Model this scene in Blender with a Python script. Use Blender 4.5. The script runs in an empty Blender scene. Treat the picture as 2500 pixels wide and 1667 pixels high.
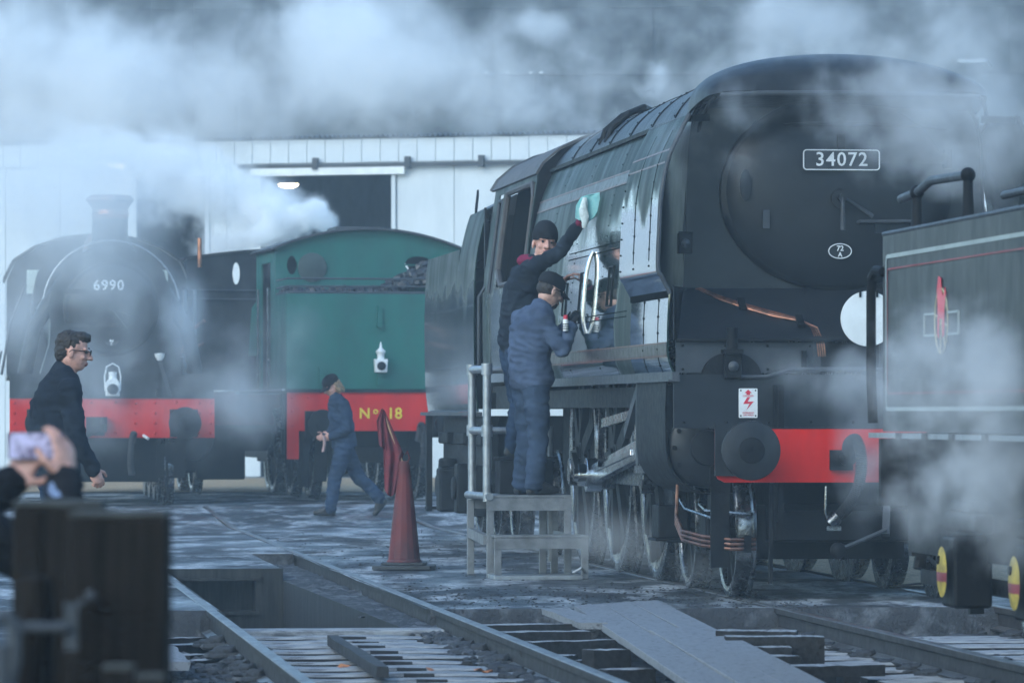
import bpy, bmesh, math, random
import numpy as np
from mathutils import Vector, Matrix, noise as mnoise
random.seed(7)
PI = math.pi
scene = bpy.context.scene
COL = scene.collection

# ------------------------------------------------------------------ camera, sky, light
CAM_H, FPX, HORY = 1.30, 12100.0, 1010.0          # metres, focal length and horizon row in photograph pixels
cam_d = bpy.data.cameras.new("camera")
cam_d.sensor_width = 36.0
cam_d.lens = FPX / 2500 * 36
cam_d.clip_start = 0.5
cam_d.clip_end = 2000
cam_d.dof.use_dof = True
cam_d.dof.focus_distance = 37.0
cam_d.dof.aperture_fstop = 6.3
cam = bpy.data.objects.new("camera", cam_d)
COL.objects.link(cam)
cam.location = (0, 0, CAM_H)
cam.rotation_euler = (PI / 2 + math.atan((HORY - 833.5) / FPX), 0, 0)
scene.camera = cam

SUN_EL, SUN_AZ = math.radians(32), math.radians(-140)
w = bpy.data.worlds.new("World")
scene.world = w
w.use_nodes = True
wn = w.node_tree
for n in list(wn.nodes):
    wn.nodes.remove(n)
wo = wn.nodes.new("ShaderNodeOutputWorld")
wb = wn.nodes.new("ShaderNodeBackground")
ws = wn.nodes.new("ShaderNodeTexSky")
ws.sky_type = 'NISHITA'
ws.sun_disc = False
ws.sun_elevation = SUN_EL
ws.sun_rotation = SUN_AZ
ws.air_density = 1.0
ws.dust_density = 1.0
ws.ozone_density = 0.6
wb.inputs['Strength'].default_value = 0.15
wt = wn.nodes.new("ShaderNodeMix")          # overcast winter dusk: a cool cast over the whole sky
wt.data_type = 'RGBA'
wt.blend_type = 'MULTIPLY'
wt.inputs[0].default_value = 1.0
wt.inputs[7].default_value = (.755, .958, 1.07, 1)
wn.links.new(ws.outputs[0], wt.inputs[6])
wn.links.new(wt.outputs[2], wb.inputs[0])
wn.links.new(wb.outputs[0], wo.inputs[0])
sun_d = bpy.data.lights.new("sun", 'SUN')
sun_d.energy = 0.5
sun_d.angle = math.radians(40)
sun_d.color = (.92, .97, 1.0)
sun = bpy.data.objects.new("sun", sun_d)
COL.objects.link(sun)
sd = Vector((math.sin(SUN_AZ) * math.cos(SUN_EL), math.cos(SUN_AZ) * math.cos(SUN_EL), math.sin(SUN_EL)))
sun.rotation_euler = (-sd).to_track_quat('-Z', 'Y').to_euler()
sun.location = (0, 0, 60)

scene.view_settings.view_transform = 'Standard'
scene.view_settings.look = 'None'
scene.view_settings.exposure = 1.1
scene.view_settings.gamma = 1.0
scene.view_settings.use_curve_mapping = False
scene.render.engine = 'CYCLES'
cy = scene.cycles
cy.use_denoising = True
try:
    cy.denoiser = 'OPENIMAGEDENOISE'
except Exception:
    pass
cy.max_bounces = 14
cy.diffuse_bounces = 3
cy.glossy_bounces = 3
cy.transmission_bounces = 4
cy.volume_bounces = 10
cy.use_adaptive_sampling = True
cy.adaptive_threshold = 0.03
cy.adaptive_min_samples = 16
cy.transparent_max_bounces = 8
cy.volume_step_rate = 1.0
cy.volume_max_steps = 256
cy.caustics_reflective = False
cy.caustics_refractive = False
cy.sample_clamp_indirect = 4.0

HAZE, STEAM = .0018, True                        # density of the air; steam on

def at(px, py, Y):
    """photograph pixel at distance Y -> world point (used to measure where things stand)"""
    return Vector(((px - 1250) / FPX * Y, Y, CAM_H + (HORY - py) / FPX * Y))

# ------------------------------------------------------------------ object helpers
def tag(o, label=None, cat=None, group=None, kind=None):
    if label: o['label'] = label
    if cat: o['category'] = cat
    if group: o['group'] = group
    if kind: o['kind'] = kind
    return o

def thing(name, label, cat, loc=(0, 0, 0), rz=0.0, group=None):
    o = bpy.data.objects.new(name, None)
    COL.objects.link(o)
    o.location = loc
    o.rotation_euler = (0, 0, rz)
    o.empty_display_size = 0.2
    return tag(o, label, cat, group)

def copy_tree(o, parent=None):
    c = o.copy()
    COL.objects.link(c)
    c.parent = parent
    for ch in list(o.children):
        copy_tree(ch, c)
    return c

class MB:
    """collects shapes into one mesh"""
    def __init__(s):
        s.v, s.f, s.mi = [], [], []
    def add(s, vs, fs, m=0):
        b = len(s.v)
        s.v += [tuple(v) for v in vs]
        s.f += [tuple(i + b for i in f) for f in fs]
        s.mi += [m] * len(fs)
        return s
    def box(s, c, d, rot=None, m=0):
        hx, hy, hz = d[0] / 2, d[1] / 2, d[2] / 2
        vs = [Vector((x, y, z)) for x in (-hx, hx) for y in (-hy, hy) for z in (-hz, hz)]
        if rot is not None:
            vs = [rot @ v for v in vs]
        c = Vector(c)
        vs = [v + c for v in vs]
        return s.add(vs, [(0, 1, 3, 2), (4, 6, 7, 5), (0, 4, 5, 1), (2, 3, 7, 6), (0, 2, 6, 4), (1, 5, 7, 3)], m)
    def span(s, a, b, m=0):
        a, b = Vector(a), Vector(b)
        return s.box((a + b) / 2, [abs(x) for x in (b - a)], m=m)
    def bar(s, a, b, w, h, m=0, up=(0, 0, 1)):
        a, b = Vector(a), Vector(b)
        d = b - a
        y = d.normalized()
        u = Vector(up)
        if abs(y.dot(u)) > .98: u = Vector((1, 0, 0))
        x = y.cross(u).normalized()
        z = x.cross(y)
        R = Matrix((x, y, z)).transposed()
        return s.box((a + b) / 2, (w, d.length, h), R, m)
    def cyl(s, a, b, r0, r1=None, n=16, cap=True, m=0):
        if r1 is None: r1 = r0
        a, b = Vector(a), Vector(b)
        y = (b - a).normalized()
        u = Vector((0, 0, 1)) if abs(y.z) < .9 else Vector((1, 0, 0))
        x = y.cross(u).normalized()
        z = x.cross(y)
        vs, fs = [], []
        for k in range(n):
            t = 2 * PI * k / n
            d = x * math.cos(t) + z * math.sin(t)
            vs += [a + d * r0, b + d * r1]
        for k in range(n):
            j = (k + 1) % n
            fs.append((2 * k, 2 * j, 2 * j + 1, 2 * k + 1))
        if cap:
            fs.append(tuple(2 * k for k in range(n))[::-1])
            fs.append(tuple(2 * k + 1 for k in range(n)))
        return s.add(vs, fs, m)
    def tube(s, pts, r, n=8, closed=False, m=0, rf=None):
        pts = [Vector(p) for p in pts]
        N = len(pts)
        base = len(s.v)
        prev = None
        vs, fs = [], []
        for i, p in enumerate(pts):
            if closed:
                d = (pts[(i + 1) % N] - pts[i - 1])
            else:
                d = pts[min(i + 1, N - 1)] - pts[max(i - 1, 0)]
            if d.length < 1e-9: d = Vector((0, 0, 1))
            d.normalize()
            if prev is None:
                u = Vector((0, 0, 1)) if abs(d.z) < .9 else Vector((1, 0, 0))
                x = d.cross(u).normalized()
            else:
                x = (prev - d * prev.dot(d))
                if x.length < 1e-6: x = d.orthogonal()
                x.normalize()
            prev = x
            z = x.cross(d)
            rr = r if rf is None else rf(i / (N - 1))
            for k in range(n):
                t = 2 * PI * k / n
                vs.append(p + (x * math.cos(t) + z * math.sin(t)) * rr)
        M = N if closed else N - 1
        for i in range(M):
            i2 = (i + 1) % N
            for k in range(n):
                j = (k + 1) % n
                fs.append((i * n + k, i * n + j, i2 * n + j, i2 * n + k))
        if not closed:
            fs.append(tuple(range(n))[::-1])
            fs.append(tuple((N - 1) * n + k for k in range(n)))
        return s.add(vs, fs, m)
    def lathe(s, prof, c=(0, 0, 0), axis='z', n=24, m=0, sx=1.0, sz=1.0):
        """prof: (radius, height) along the axis"""
        c = Vector(c)
        vs, fs = [], []
        for (r, h) in prof:
            for k in range(n):
                t = 2 * PI * k / n
                a, b = r * math.cos(t) * sx, r * math.sin(t) * sz
                if axis == 'z': vs.append(c + Vector((a, b, h)))
                elif axis == 'y': vs.append(c + Vector((a, h, b)))
                else: vs.append(c + Vector((h, a, b)))
        L = len(prof)
        for i in range(L - 1):
            for k in range(n):
                j = (k + 1) % n
                fs.append((i * n + k, i * n + j, (i + 1) * n + j, (i + 1) * n + k))
        fs.append(tuple(range(n))[::-1])
        fs.append(tuple((L - 1) * n + k for k in range(n)))
        return s.add(vs, fs, m)
    def prism(s, poly, a, b, axis='y', m=0):
        """poly in the two other axes, extruded from a to b"""
        n = len(poly)
        def P(p, h):
            if axis == 'y': return Vector((p[0], h, p[1]))
            if axis == 'x': return Vector((h, p[0], p[1]))
            return Vector((p[0], p[1], h))
        vs = [P(p, a) for p in poly] + [P(p, b) for p in poly]
        fs = [tuple(range(n))[::-1], tuple(range(n, 2 * n))]
        for k in range(n):
            j = (k + 1) % n
            fs.append((k, j, n + j, n + k))
        return s.add(vs, fs, m)
    def loft(s, secs, closed=False, caps=False, m=0):
        n = len(secs[0])
        vs = [Vector(p) for sec in secs for p in sec]
        fs = []
        for i in range(len(secs) - 1):
            for k in range(n if closed else n - 1):
                j = (k + 1) % n
                fs.append((i * n + k, i * n + j, (i + 1) * n + j, (i + 1) * n + k))
        if caps:
            fs.append(tuple(range(n))[::-1])
            fs.append(tuple((len(secs) - 1) * n + k for k in range(n)))
        return s.add(vs, fs, m)
    def sphere(s, c, r, n=12, sc=(1, 1, 1), R=None, m=0):
        c = Vector(c)
        h = n // 2 + 1
        vs, fs = [], []
        top = Vector((0, 0, r * sc[2])); bot = -top
        vs = [top]
        for i in range(1, h):
            ph = PI * i / h
            for k in range(n):
                t = 2 * PI * k / n
                vs.append(Vector((r * math.sin(ph) * math.cos(t) * sc[0], r * math.sin(ph) * math.sin(t) * sc[1], r * math.cos(ph) * sc[2])))
        vs.append(bot)
        for k in range(n):
            fs.append((0, 1 + k, 1 + (k + 1) % n))
        for i in range(h - 2):
            for k in range(n):
                j = (k + 1) % n
                a = 1 + i * n
                fs.append((a + k, a + n + k, a + n + j, a + j))
        a = 1 + (h - 2) * n
        for k in range(n):
            fs.append((a + k, len(vs) - 1, a + (k + 1) % n))
        if R is not None: vs = [R @ v for v in vs]
        return s.add([v + c for v in vs], fs, m)
    def mesh(s, name):
        me = bpy.data.meshes.new(name)
        me.from_pydata([tuple(v) for v in s.v], [], s.f)
        me.polygons.foreach_set('material_index', s.mi)
        bm = bmesh.new()
        bm.from_mesh(me)
        bmesh.ops.recalc_face_normals(bm, faces=bm.faces)
        bm.to_mesh(me)
        bm.free()
        return me

def smooth(me, ang=35):
    me.polygons.foreach_set('use_smooth', [True] * len(me.polygons))
    me.set_sharp_from_angle(angle=math.radians(ang))

def obj(name, mb, mat=None, parent=None, bevel=0, solid=0, ang=35, kind=None, loc=None):
    me = mb.mesh(name) if isinstance(mb, MB) else mb
    mats = mat if isinstance(mat, (list, tuple)) else [mat]
    for m in mats:
        if m: me.materials.append(m)
    smooth(me, ang)
    o = bpy.data.objects.new(name, me)
    COL.objects.link(o)
    if parent: o.parent = parent
    if loc is not None: o.location = loc
    if solid:
        md = o.modifiers.new("s", 'SOLIDIFY')
        md.thickness = solid
        md.offset = 0
        es = o.modifiers.new("e", 'EDGE_SPLIT')
        es.split_angle = math.radians(ang)
    if bevel:
        md = o.modifiers.new("b", 'BEVEL')
        md.width = bevel
        md.segments = 2
        md.limit_method = 'ANGLE'
        md.angle_limit = math.radians(40)
        md.harden_normals = True
    if kind: o['kind'] = kind
    return o

def inst(name, src, parent=None, loc=(0, 0, 0), rot=(0, 0, 0), sc=(1, 1, 1)):
    o = bpy.data.objects.new(name, src if isinstance(src, bpy.types.Mesh) else src.data)
    COL.objects.link(o)
    o.parent = parent
    o.location = loc
    o.rotation_euler = rot
    o.scale = sc
    return o

def text(name, body, size, mat, parent=None, loc=(0, 0, 0), rot=(PI / 2, 0, 0), extrude=0.004, spacing=1.0, sx=1.0, bold=0.0):
    cu = bpy.data.curves.new(name, 'FONT')
    cu.body = body
    cu.size = size
    cu.extrude = extrude
    cu.offset = bold
    cu.align_x = 'CENTER'
    cu.align_y = 'CENTER'
    cu.space_character = spacing
    cu.resolution_u = 3
    t = bpy.data.objects.new(name, cu)
    COL.objects.link(t)
    dg = bpy.context.evaluated_depsgraph_get()
    me = bpy.data.meshes.new_from_object(t.evaluated_get(dg))
    COL.objects.unlink(t)
    bpy.data.objects.remove(t)
    me.name = name
    me.materials.clear()
    me.materials.append(mat)
    o = bpy.data.objects.new(name, me)
    COL.objects.link(o)
    o.parent = parent
    o.location = loc
    o.rotation_euler = rot
    o.scale = (sx, 1, 1)
    return o

# ------------------------------------------------------------------ materials
def N(nt, typ, **kw):
    n = nt.nodes.new(typ)
    for k, v in kw.items():
        if k.startswith('i_'):
            n.inputs[k[2:].replace('_', ' ')].default_value = v
        else:
            setattr(n, k, v)
    return n

def mk(name, col, rough=.6, metal=0., var=.25, scale=4., bump=.15, bscale=60., col2=None, amt=.5, stretch=(1, 1, 1), coat=0., rvar=.15, spec=.5, detail=6, emit=None, estr=0., lo=.42, hi=.62, bdist=.01):
    m = bpy.data.materials.new(name)
    m.use_nodes = True
    nt = m.node_tree
    b = nt.nodes['Principled BSDF']
    tc = N(nt, 'ShaderNodeTexCoord')
    mp = N(nt, 'ShaderNodeMapping')
    mp.inputs['Scale'].default_value = stretch
    nt.links.new(tc.outputs['Object'], mp.inputs['Vector'])
    n1 = N(nt, 'ShaderNodeTexNoise', i_Scale=scale, i_Detail=detail, i_Roughness=.6)
    nt.links.new(mp.outputs[0], n1.inputs['Vector'])
    rmp = N(nt, 'ShaderNodeMapRange')
    rmp.inputs['From Min'].default_value = lo
    rmp.inputs['From Max'].default_value = hi
    nt.links.new(n1.outputs['Fac'], rmp.inputs['Value'])
    c = tuple(col) + (1,)
    if col2 is None:
        col2 = tuple(max(0, x * (1 - var)) for x in col)
        c = tuple(min(1, x * (1 + var)) for x in col) + (1,)
        amt = 1.0
    mx = N(nt, 'ShaderNodeMix', data_type='RGBA')
    mx.inputs[6].default_value = c
    mx.inputs[7].default_value = tuple(col2) + (1,)
    ml = N(nt, 'ShaderNodeMath', operation='MULTIPLY')
    ml.inputs[1].default_value = amt
    nt.links.new(rmp.outputs[0], ml.inputs[0])
    nt.links.new(ml.outputs[0], mx.inputs[0])
    nt.links.new(mx.outputs[2], b.inputs['Base Color'])
    b.inputs['Metallic'].default_value = metal
    b.inputs['Specular IOR Level'].default_value = spec
    b.inputs['Coat Weight'].default_value = coat
    b.inputs['Coat Roughness'].default_value = .06
    rr = N(nt, 'ShaderNodeMapRange')
    rr.inputs['To Min'].default_value = max(.02, rough - rvar)
    rr.inputs['To Max'].default_value = min(1, rough + rvar)
    n2 = N(nt, 'ShaderNodeTexNoise', i_Scale=scale * 2.7, i_Detail=4)
    nt.links.new(mp.outputs[0], n2.inputs['Vector'])
    nt.links.new(n2.outputs['Fac'], rr.inputs['Value'])
    nt.links.new(rr.outputs[0], b.inputs['Roughness'])
    if bump:
        n3 = N(nt, 'ShaderNodeTexNoise', i_Scale=bscale, i_Detail=5, i_Roughness=.6)
        nt.links.new(mp.outputs[0], n3.inputs['Vector'])
        bp = N(nt, 'ShaderNodeBump', i_Strength=bump, i_Distance=bdist)
        nt.links.new(n3.outputs['Fac'], bp.inputs['Height'])
        nt.links.new(bp.outputs[0], b.inputs['Normal'])
    if emit:
        b.inputs['Emission Color'].default_value = tuple(emit) + (1,)
        b.inputs['Emission Strength'].default_value = estr
    return m

M = {}
def engine_green(name, y0, y1, z1, soft):
    """gloss green paint under a film of grime; where the men have wiped it (a patch of the side) it is clean and mirror-like"""
    m = bpy.data.materials.new(name)
    m.use_nodes = True
    nt = m.node_tree
    L = nt.links.new
    b = nt.nodes['Principled BSDF']
    tc = N(nt, 'ShaderNodeTexCoord')
    sx = N(nt, 'ShaderNodeSeparateXYZ'); L(tc.outputs['Object'], sx.inputs[0])
    def noise(scale, st, det=4):
        mp = N(nt, 'ShaderNodeMapping'); mp.inputs['Scale'].default_value = st
        L(tc.outputs['Object'], mp.inputs['Vector'])
        n = N(nt, 'ShaderNodeTexNoise', i_Scale=scale, i_Detail=det); L(mp.outputs[0], n.inputs['Vector'])
        return n.outputs['Fac']
    def rng(x, a, c, d, e):
        r = N(nt, 'ShaderNodeMapRange', interpolation_type='SMOOTHSTEP')
        for k, q in zip(('From Min', 'From Max', 'To Min', 'To Max'), (a, c, d, e)): r.inputs[k].default_value = q
        L(x, r.inputs['Value']); return r.outputs[0]
    def math_(op, a, c):
        q = N(nt, 'ShaderNodeMath', operation=op)
        for i, v in enumerate((a, c)):
            if isinstance(v, (int, float)): q.inputs[i].default_value = v
            else: L(v, q.inputs[i])
        return q.outputs[0]
    wob = math_('MULTIPLY', math_('SUBTRACT', noise(1.6, (1, 1, 1)), .5), .8)
    zz = math_('ADD', sx.outputs['Z'], wob)
    yy = math_('ADD', sx.outputs['Y'], math_('MULTIPLY', wob, 2.2))
    clean = math_('MULTIPLY', rng(zz, z1 - soft, z1 + soft, 1, 0), math_('MULTIPLY', rng(yy, y0 - .25, y0 + .25, 0, 1), rng(yy, y1 - .5, y1 + .5, 1, 0)))
    grime = noise(2.2, (1, 1.5, .3), 6)
    mx = N(nt, 'ShaderNodeMix', data_type='RGBA'); L(rng(grime, .35, .65, 0, 1), mx.inputs[0])
    mx.inputs[6].default_value = (.012, .027, .021, 1); mx.inputs[7].default_value = (.022, .030, .028, 1)
    mc = N(nt, 'ShaderNodeMix', data_type='RGBA'); L(clean, mc.inputs[0])
    L(mx.outputs[2], mc.inputs[6]); mc.inputs[7].default_value = (.010, .032, .024, 1)
    L(mc.outputs[2], b.inputs['Base Color'])
    L(math_('ADD', rng(clean, 0, 1, .36, .055), math_('MULTIPLY', rng(noise(3, (1, 1.2, .25)), .3, .7, 0, .16), rng(clean, 0, 1, 1, .15))), b.inputs['Roughness'])
    L(rng(clean, 0, 1, .12, 1.0), b.inputs['Specular IOR Level'])
    L(rng(clean, 0, 1, .0, 1.0), b.inputs['Coat Weight'])
    b.inputs['Coat Roughness'].default_value = .05
    b.inputs['Coat IOR'].default_value = 2.6
    bp = N(nt, 'ShaderNodeBump', i_Strength=.06, i_Distance=.02)
    L(noise(1.5, (1, 1, .5), 2), bp.inputs['Height'])
    L(bp.outputs[0], b.inputs['Normal']); 
    return m
M['green'] = engine_green('engine_green_paint', 2.9, 6.3, 2.72, .34)
M['deflector'] = engine_green('deflector_green_paint', -3.0, 9.0, 2.80, .12)
M['tendergreen'] = engine_green('tender_green_paint', -3.0, 12.0, 2.5, .4)
M['soot'] = mk('soot_black_paint', (.013, .015, .018), .45, scale=3, col2=(.040, .042, .045), amt=.6, stretch=(1, 1, .5), bump=.10, bscale=30, rvar=.12, spec=.3)
M['mottled'] = mk('mottled_dark_cladding', (.030, .037, .043), .7, scale=.55, col2=(.075, .085, .09), amt=.9, bump=.1, bscale=6, spec=.2, detail=9)
M['shadedside'] = mk('shaded_timber_side', (.035, .034, .034), .85, scale=7, col2=(.018, .017, .017), amt=1, stretch=(1, 4, 4), bump=.4, bscale=18, spec=.12)  # bare wood, darkened in colour to stand for shade on upright faces
M['rivet'] = mk('dark_rivet', (.006, .007, .007), .9, var=.1, bump=0, spec=.0)
M['railside'] = mk('rail_side', (.030, .028, .028), .7, scale=8, col2=(.055, .054, .055), amt=.8, bump=.4, bscale=30, spec=.2)
M['brown'] = mk('brown_grey_roof_edge', (.075, .066, .062), .6, scale=5, var=.2)
M['front'] = mk('smokebox_black_paint', (.011, .013, .017), .38, scale=2, col2=(.022, .025, .029), amt=.6, bump=.06, bscale=25, rvar=.1, spec=.35)
M['frame'] = mk('oily_black_frame', (.006, .007, .009), .55, scale=6, col2=(.016, .015, .015), amt=.6, bump=.25, bscale=40, spec=.12)
M['greyplate'] = mk('worn_grey_plate', (.042, .048, .056), .5, scale=4, col2=(.075, .078, .085), amt=.5, bump=.15, bscale=30, spec=.3)
M['red'] = mk('red_beam_paint', (.66, .018, .012), .45, scale=3, col2=(.46, .016, .014), amt=.7, stretch=(1, 1, .3), bump=.06, bscale=25, spec=.2)
M['dullred'] = mk('dull_red_paint', (.16, .02, .02), .6, scale=3)
M['steel'] = mk('polished_steel', (.55, .56, .58), .22, metal=1, scale=6, var=.25, bump=.1, bscale=30)
M['oilsteel'] = mk('oily_steel', (.30, .31, .32), .26, metal=1, scale=9, col2=(.03, .03, .032), amt=.85, bump=.2, bscale=30, lo=.36, hi=.56)
M['copper'] = mk('copper_pipe', (.42, .19, .12), .36, metal=1, scale=8, col2=(.10, .065, .055), amt=.85, bump=.1)
M['chrome'] = mk('bright_handrail_steel', (.75, .74, .72), .08, metal=1, scale=6, var=.1, bump=0)
M['white'] = mk('white_paint', (.78, .79, .78), .45, scale=5, col2=(.6, .6, .58), amt=.5, bump=.08)
M['letter'] = mk('white_lettering', (.72, .73, .74), .5, scale=9, var=.08, bump=0)
M['yellow'] = mk('yellow_paint', (.50, .36, .06), .6, scale=8, col2=(.2, .15, .05), amt=.8, bump=.15, spec=.2)
M['letteryellow'] = mk('yellow_lettering', (.80, .58, .05), .5, scale=8, var=.1, bump=0, spec=.2)
M['gilt'] = mk('gilt_lettering', (.42, .36, .22), .5, scale=9, var=.15, bump=0, spec=.2)
M['rubber'] = mk('black_rubber', (.03, .032, .035), .6, scale=9, var=.3)
M['tankgreen'] = mk('teal_green_paint', (.018, .135, .108), .5, scale=1.6, col2=(.022, .10, .088), amt=.8, bump=.05, bscale=14, stretch=(1, 1, .5), spec=.25)
M['glass'] = mk('dark_window_glass', (.008, .010, .013), .25, scale=3, var=.1, bump=0, spec=.25)
M['palegl'] = mk('pale_window_glass', (.55, .62, .56), .2, scale=3, var=.1, bump=0)
M['coal'] = mk('coal', (.018, .018, .02), .35, scale=12, var=.5, bump=.6, bscale=18)
M['galv'] = mk('galvanised_steel', (.36, .38, .40), .42, metal=.75, scale=12, col2=(.24, .25, .26), amt=.7, bump=.15, bscale=50)
M['alu'] = mk('aluminium_step', (.22, .23, .24), .5, metal=.4, scale=6, col2=(.12, .125, .13), amt=.8, bump=.2, bscale=40)
M['railtop'] = mk('rail_steel', (.15, .145, .14), .40, metal=.5, scale=5, col2=(.07, .06, .055), amt=.8, bump=.25, bscale=30, stretch=(1, .3, 1))
M['wood'] = mk('weathered_timber', (.10, .10, .105), .8, scale=5, col2=(.045, .044, .044), amt=.8, stretch=(6, .7, 6), bump=.4, bscale=14, spec=.2)
M['board'] = mk('grey_board', (.215, .22, .23), .75, scale=30, col2=(.05, .05, .053), amt=.8, stretch=(1, .6, 1), bump=.3, bscale=24, spec=.2, lo=.54, hi=.68, detail=6)
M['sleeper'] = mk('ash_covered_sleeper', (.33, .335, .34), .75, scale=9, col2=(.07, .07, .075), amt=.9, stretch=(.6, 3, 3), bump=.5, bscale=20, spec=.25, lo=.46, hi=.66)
M['darkwood'] = mk('dark_creosoted_post', (.022, .019, .017), .8, scale=9, col2=(.010, .009, .0085), amt=1, stretch=(5, 5, .35), bump=.4, bscale=25, spec=.06)
M['postcap'] = mk('grey_timber_top', (.085, .088, .085), .8, scale=8, col2=(.05, .05, .048), amt=.8, bump=.2, bscale=25, spec=.1)  # tops of posts and stakes, greyer and paler than the shafts
M['cone'] = mk('faded_red_plastic', (.15, .034, .034), .6, scale=4, col2=(.075, .03, .033), amt=.9, stretch=(1, 1, .5), bump=.15, bscale=14, lo=.36, spec=.2)
M['flag'] = mk('dark_red_cloth', (.17, .022, .03), .85, scale=8, col2=(.09, .015, .025), amt=.8, bump=.2, bscale=200)
M['rag'] = mk('teal_cleaning_cloth', (.16, .42, .42), .8, scale=9, col2=(.3, .52, .5), amt=.7, bump=.4, bscale=35)
M['ragwhite'] = mk('white_cleaning_rag', (.6, .66, .64), .8, scale=9, bump=.4, bscale=35)
M['shedwhite'] = mk('white_shed_cladding', (.62, .66, .68), .45, scale=1.5, col2=(.52, .56, .58), amt=.7, stretch=(1, 1, .3), bump=.06, bscale=8)
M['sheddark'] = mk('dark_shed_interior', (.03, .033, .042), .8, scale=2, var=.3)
M['shedroof'] = mk('dark_grey_roof_sheet', (.055, .065, .075), .55, scale=.8, col2=(.085, .09, .095), amt=.8, stretch=(1, .3, 1), bump=.1, bscale=8)
M['lampglow'] = mk('lit_lamp', (.9, .85, .75), .5, bump=0, emit=(1., .80, .52), estr=7)
M['skin'] = mk('skin', (.52, .30, .23), .5, scale=30, var=.12, bump=.05)
M['skin2'] = mk('ruddy_skin', (.56, .29, .22), .5, scale=30, var=.15, bump=.05)
M['hairdark'] = mk('dark_brown_hair', (.025, .018, .014), .5, scale=60, var=.5, bump=.8, bscale=120)
M['hairfair'] = mk('fair_hair', (.23, .15, .085), .5, scale=60, var=.4, bump=.8, bscale=110)
M['eye'] = mk('dark_eye', (.02, .018, .017), .2, var=.1, bump=0)
M['lip'] = mk('lip', (.33, .12, .1), .45, var=.1, bump=0)
def cloth(n, c, v=.3):
    return mk(n, c, .9, scale=3.5, var=v, bump=.25, bscale=160, rvar=.05, spec=.12)
M['navy'] = cloth('navy_boiler_suit', (.021, .036, .066))
M['blue'] = cloth('blue_boiler_suit', (.064, .088, .140), .25)
M['bluedark'] = cloth('boiler_suit_legs', (.036, .054, .088), .3)
M['jacket'] = cloth('dark_navy_jacket', (.016, .022, .032))
M['black'] = cloth('black_cloth', (.014, .015, .018))
M['maroon'] = cloth('maroon_hood', (.17, .018, .05))
M['shirt'] = cloth('light_blue_cuff', (.17, .22, .33))
M['boot'] = mk('black_boot', (.016, .015, .015), .5, scale=8, var=.3)
M['phone'] = mk('phone_case', (.02, .02, .025), .3, var=.1, bump=0)
M['screen'] = mk('phone_screen', (.50, .47, .66), .25, scale=26, col2=(.03, .03, .09), amt=1, bump=0, emit=(.5, .46, .7), estr=.12, detail=2)
M['leaf'] = mk('fallen_leaf', (.34, .12, .04), .7, scale=20, var=.4)
M['bark'] = mk('twig_bark', (.05, .045, .04), .85, scale=12, var=.4, bump=.5)
M['sand'] = mk('sandy_gravel', (.55, .38, .21), .85, scale=30, col2=(.20, .13, .07), amt=1, bump=.8, bscale=60, bdist=.03)
# ------------------------------------------------------------------ ground, tracks, pit
TH = 0.113                       # direction of the tracks (they run away to the left)
TC, TS = math.cos(TH), math.sin(TH)
Y0 = 33.1
def UV(u, v, z=0.0):
    return Vector((u * TC - v * TS, Y0 + u * TS + v * TC, z))
def rise(Y):
    t = min(1, max(0, (Y - 57) / 6))
    return .12 * t * t * (3 - 2 * t)
PITC, BULC = -1.252, 2.555       # centre lines of the pit road and of the engine road
G = .7525

def ground_mat():
    m = bpy.data.materials.new('wet_ash_concrete')
    m.use_nodes = True
    nt = m.node_tree
    b = nt.nodes['Principled BSDF']
    tc = N(nt, 'ShaderNodeTexCoord')
    def noise(scale, st, det=7, rg=.62, off=(0, 0, 0)):
        mp = N(nt, 'ShaderNodeMapping')
        mp.inputs['Scale'].default_value = st
        mp.inputs['Location'].default_value = off
        nt.links.new(tc.outputs['Object'], mp.inputs['Vector'])
        n = N(nt, 'ShaderNodeTexNoise', i_Scale=scale, i_Detail=det, i_Roughness=rg)
        nt.links.new(mp.outputs[0], n.inputs['Vector'])
        return n.outputs['Fac']
    def rng(x, a, bb, c, d):
        r = N(nt, 'ShaderNodeMapRange')
        for k, v in zip(('From Min', 'From Max', 'To Min', 'To Max'), (a, bb, c, d)):
            r.inputs[k].default_value = v
        nt.links.new(x, r.inputs['Value'])
        return r.outputs[0]
    def mix(f, a, c):
        x = N(nt, 'ShaderNodeMix', data_type='RGBA')
        nt.links.new(f, x.inputs[0])
        for i, q in ((6, a), (7, c)):
            if isinstance(q, tuple): x.inputs[i].default_value = q + (1,)
            else: nt.links.new(q, x.inputs[i])
        return x.outputs[2]
    big = noise(.55, (1.0, .45, 1))
    mid = noise(2.2, (.8, .28, 1), off=(3, 1, 0))
    fine = noise(14, (1, .5, 1), off=(7, 2, 0))
    peb = noise(42, (1, .55, 1), det=4)
    c1 = mix(rng(big, .42, .6, 0, 1), (.020, .022, .025), (.070, .073, .077))
    frost = N(nt, 'ShaderNodeMath', operation='MULTIPLY')
    nt.links.new(rng(mid, .485, .60, 0, 1), frost.inputs[0])
    nt.links.new(rng(fine, .38, .54, .15, 1), frost.inputs[1])
    c2 = mix(frost.outputs[0], c1, (.50, .515, .53))
    c3 = mix(rng(peb, .57, .66, 0, .85), c2, (.018, .018, .019))
    nt.links.new(c3, b.inputs['Base Color'])
    wet = rng(noise(1.1, (.9, .35, 1), off=(11, 5, 0)), .42, .60, .30, .8)
    nt.links.new(wet, b.inputs['Roughness'])
    ad = N(nt, 'ShaderNodeMath', operation='ADD')
    nt.links.new(fine, ad.inputs[0])
    nt.links.new(peb, ad.inputs[1])
    b.inputs['Specular IOR Level'].default_value = .38
    bp = N(nt, 'ShaderNodeBump', i_Strength=.75, i_Distance=.03)
    nt.links.new(ad.outputs[0], bp.inputs['Height'])
    nt.links.new(bp.outputs[0], b.inputs['Normal'])
    return m
M['ground'] = ground_mat()
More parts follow.
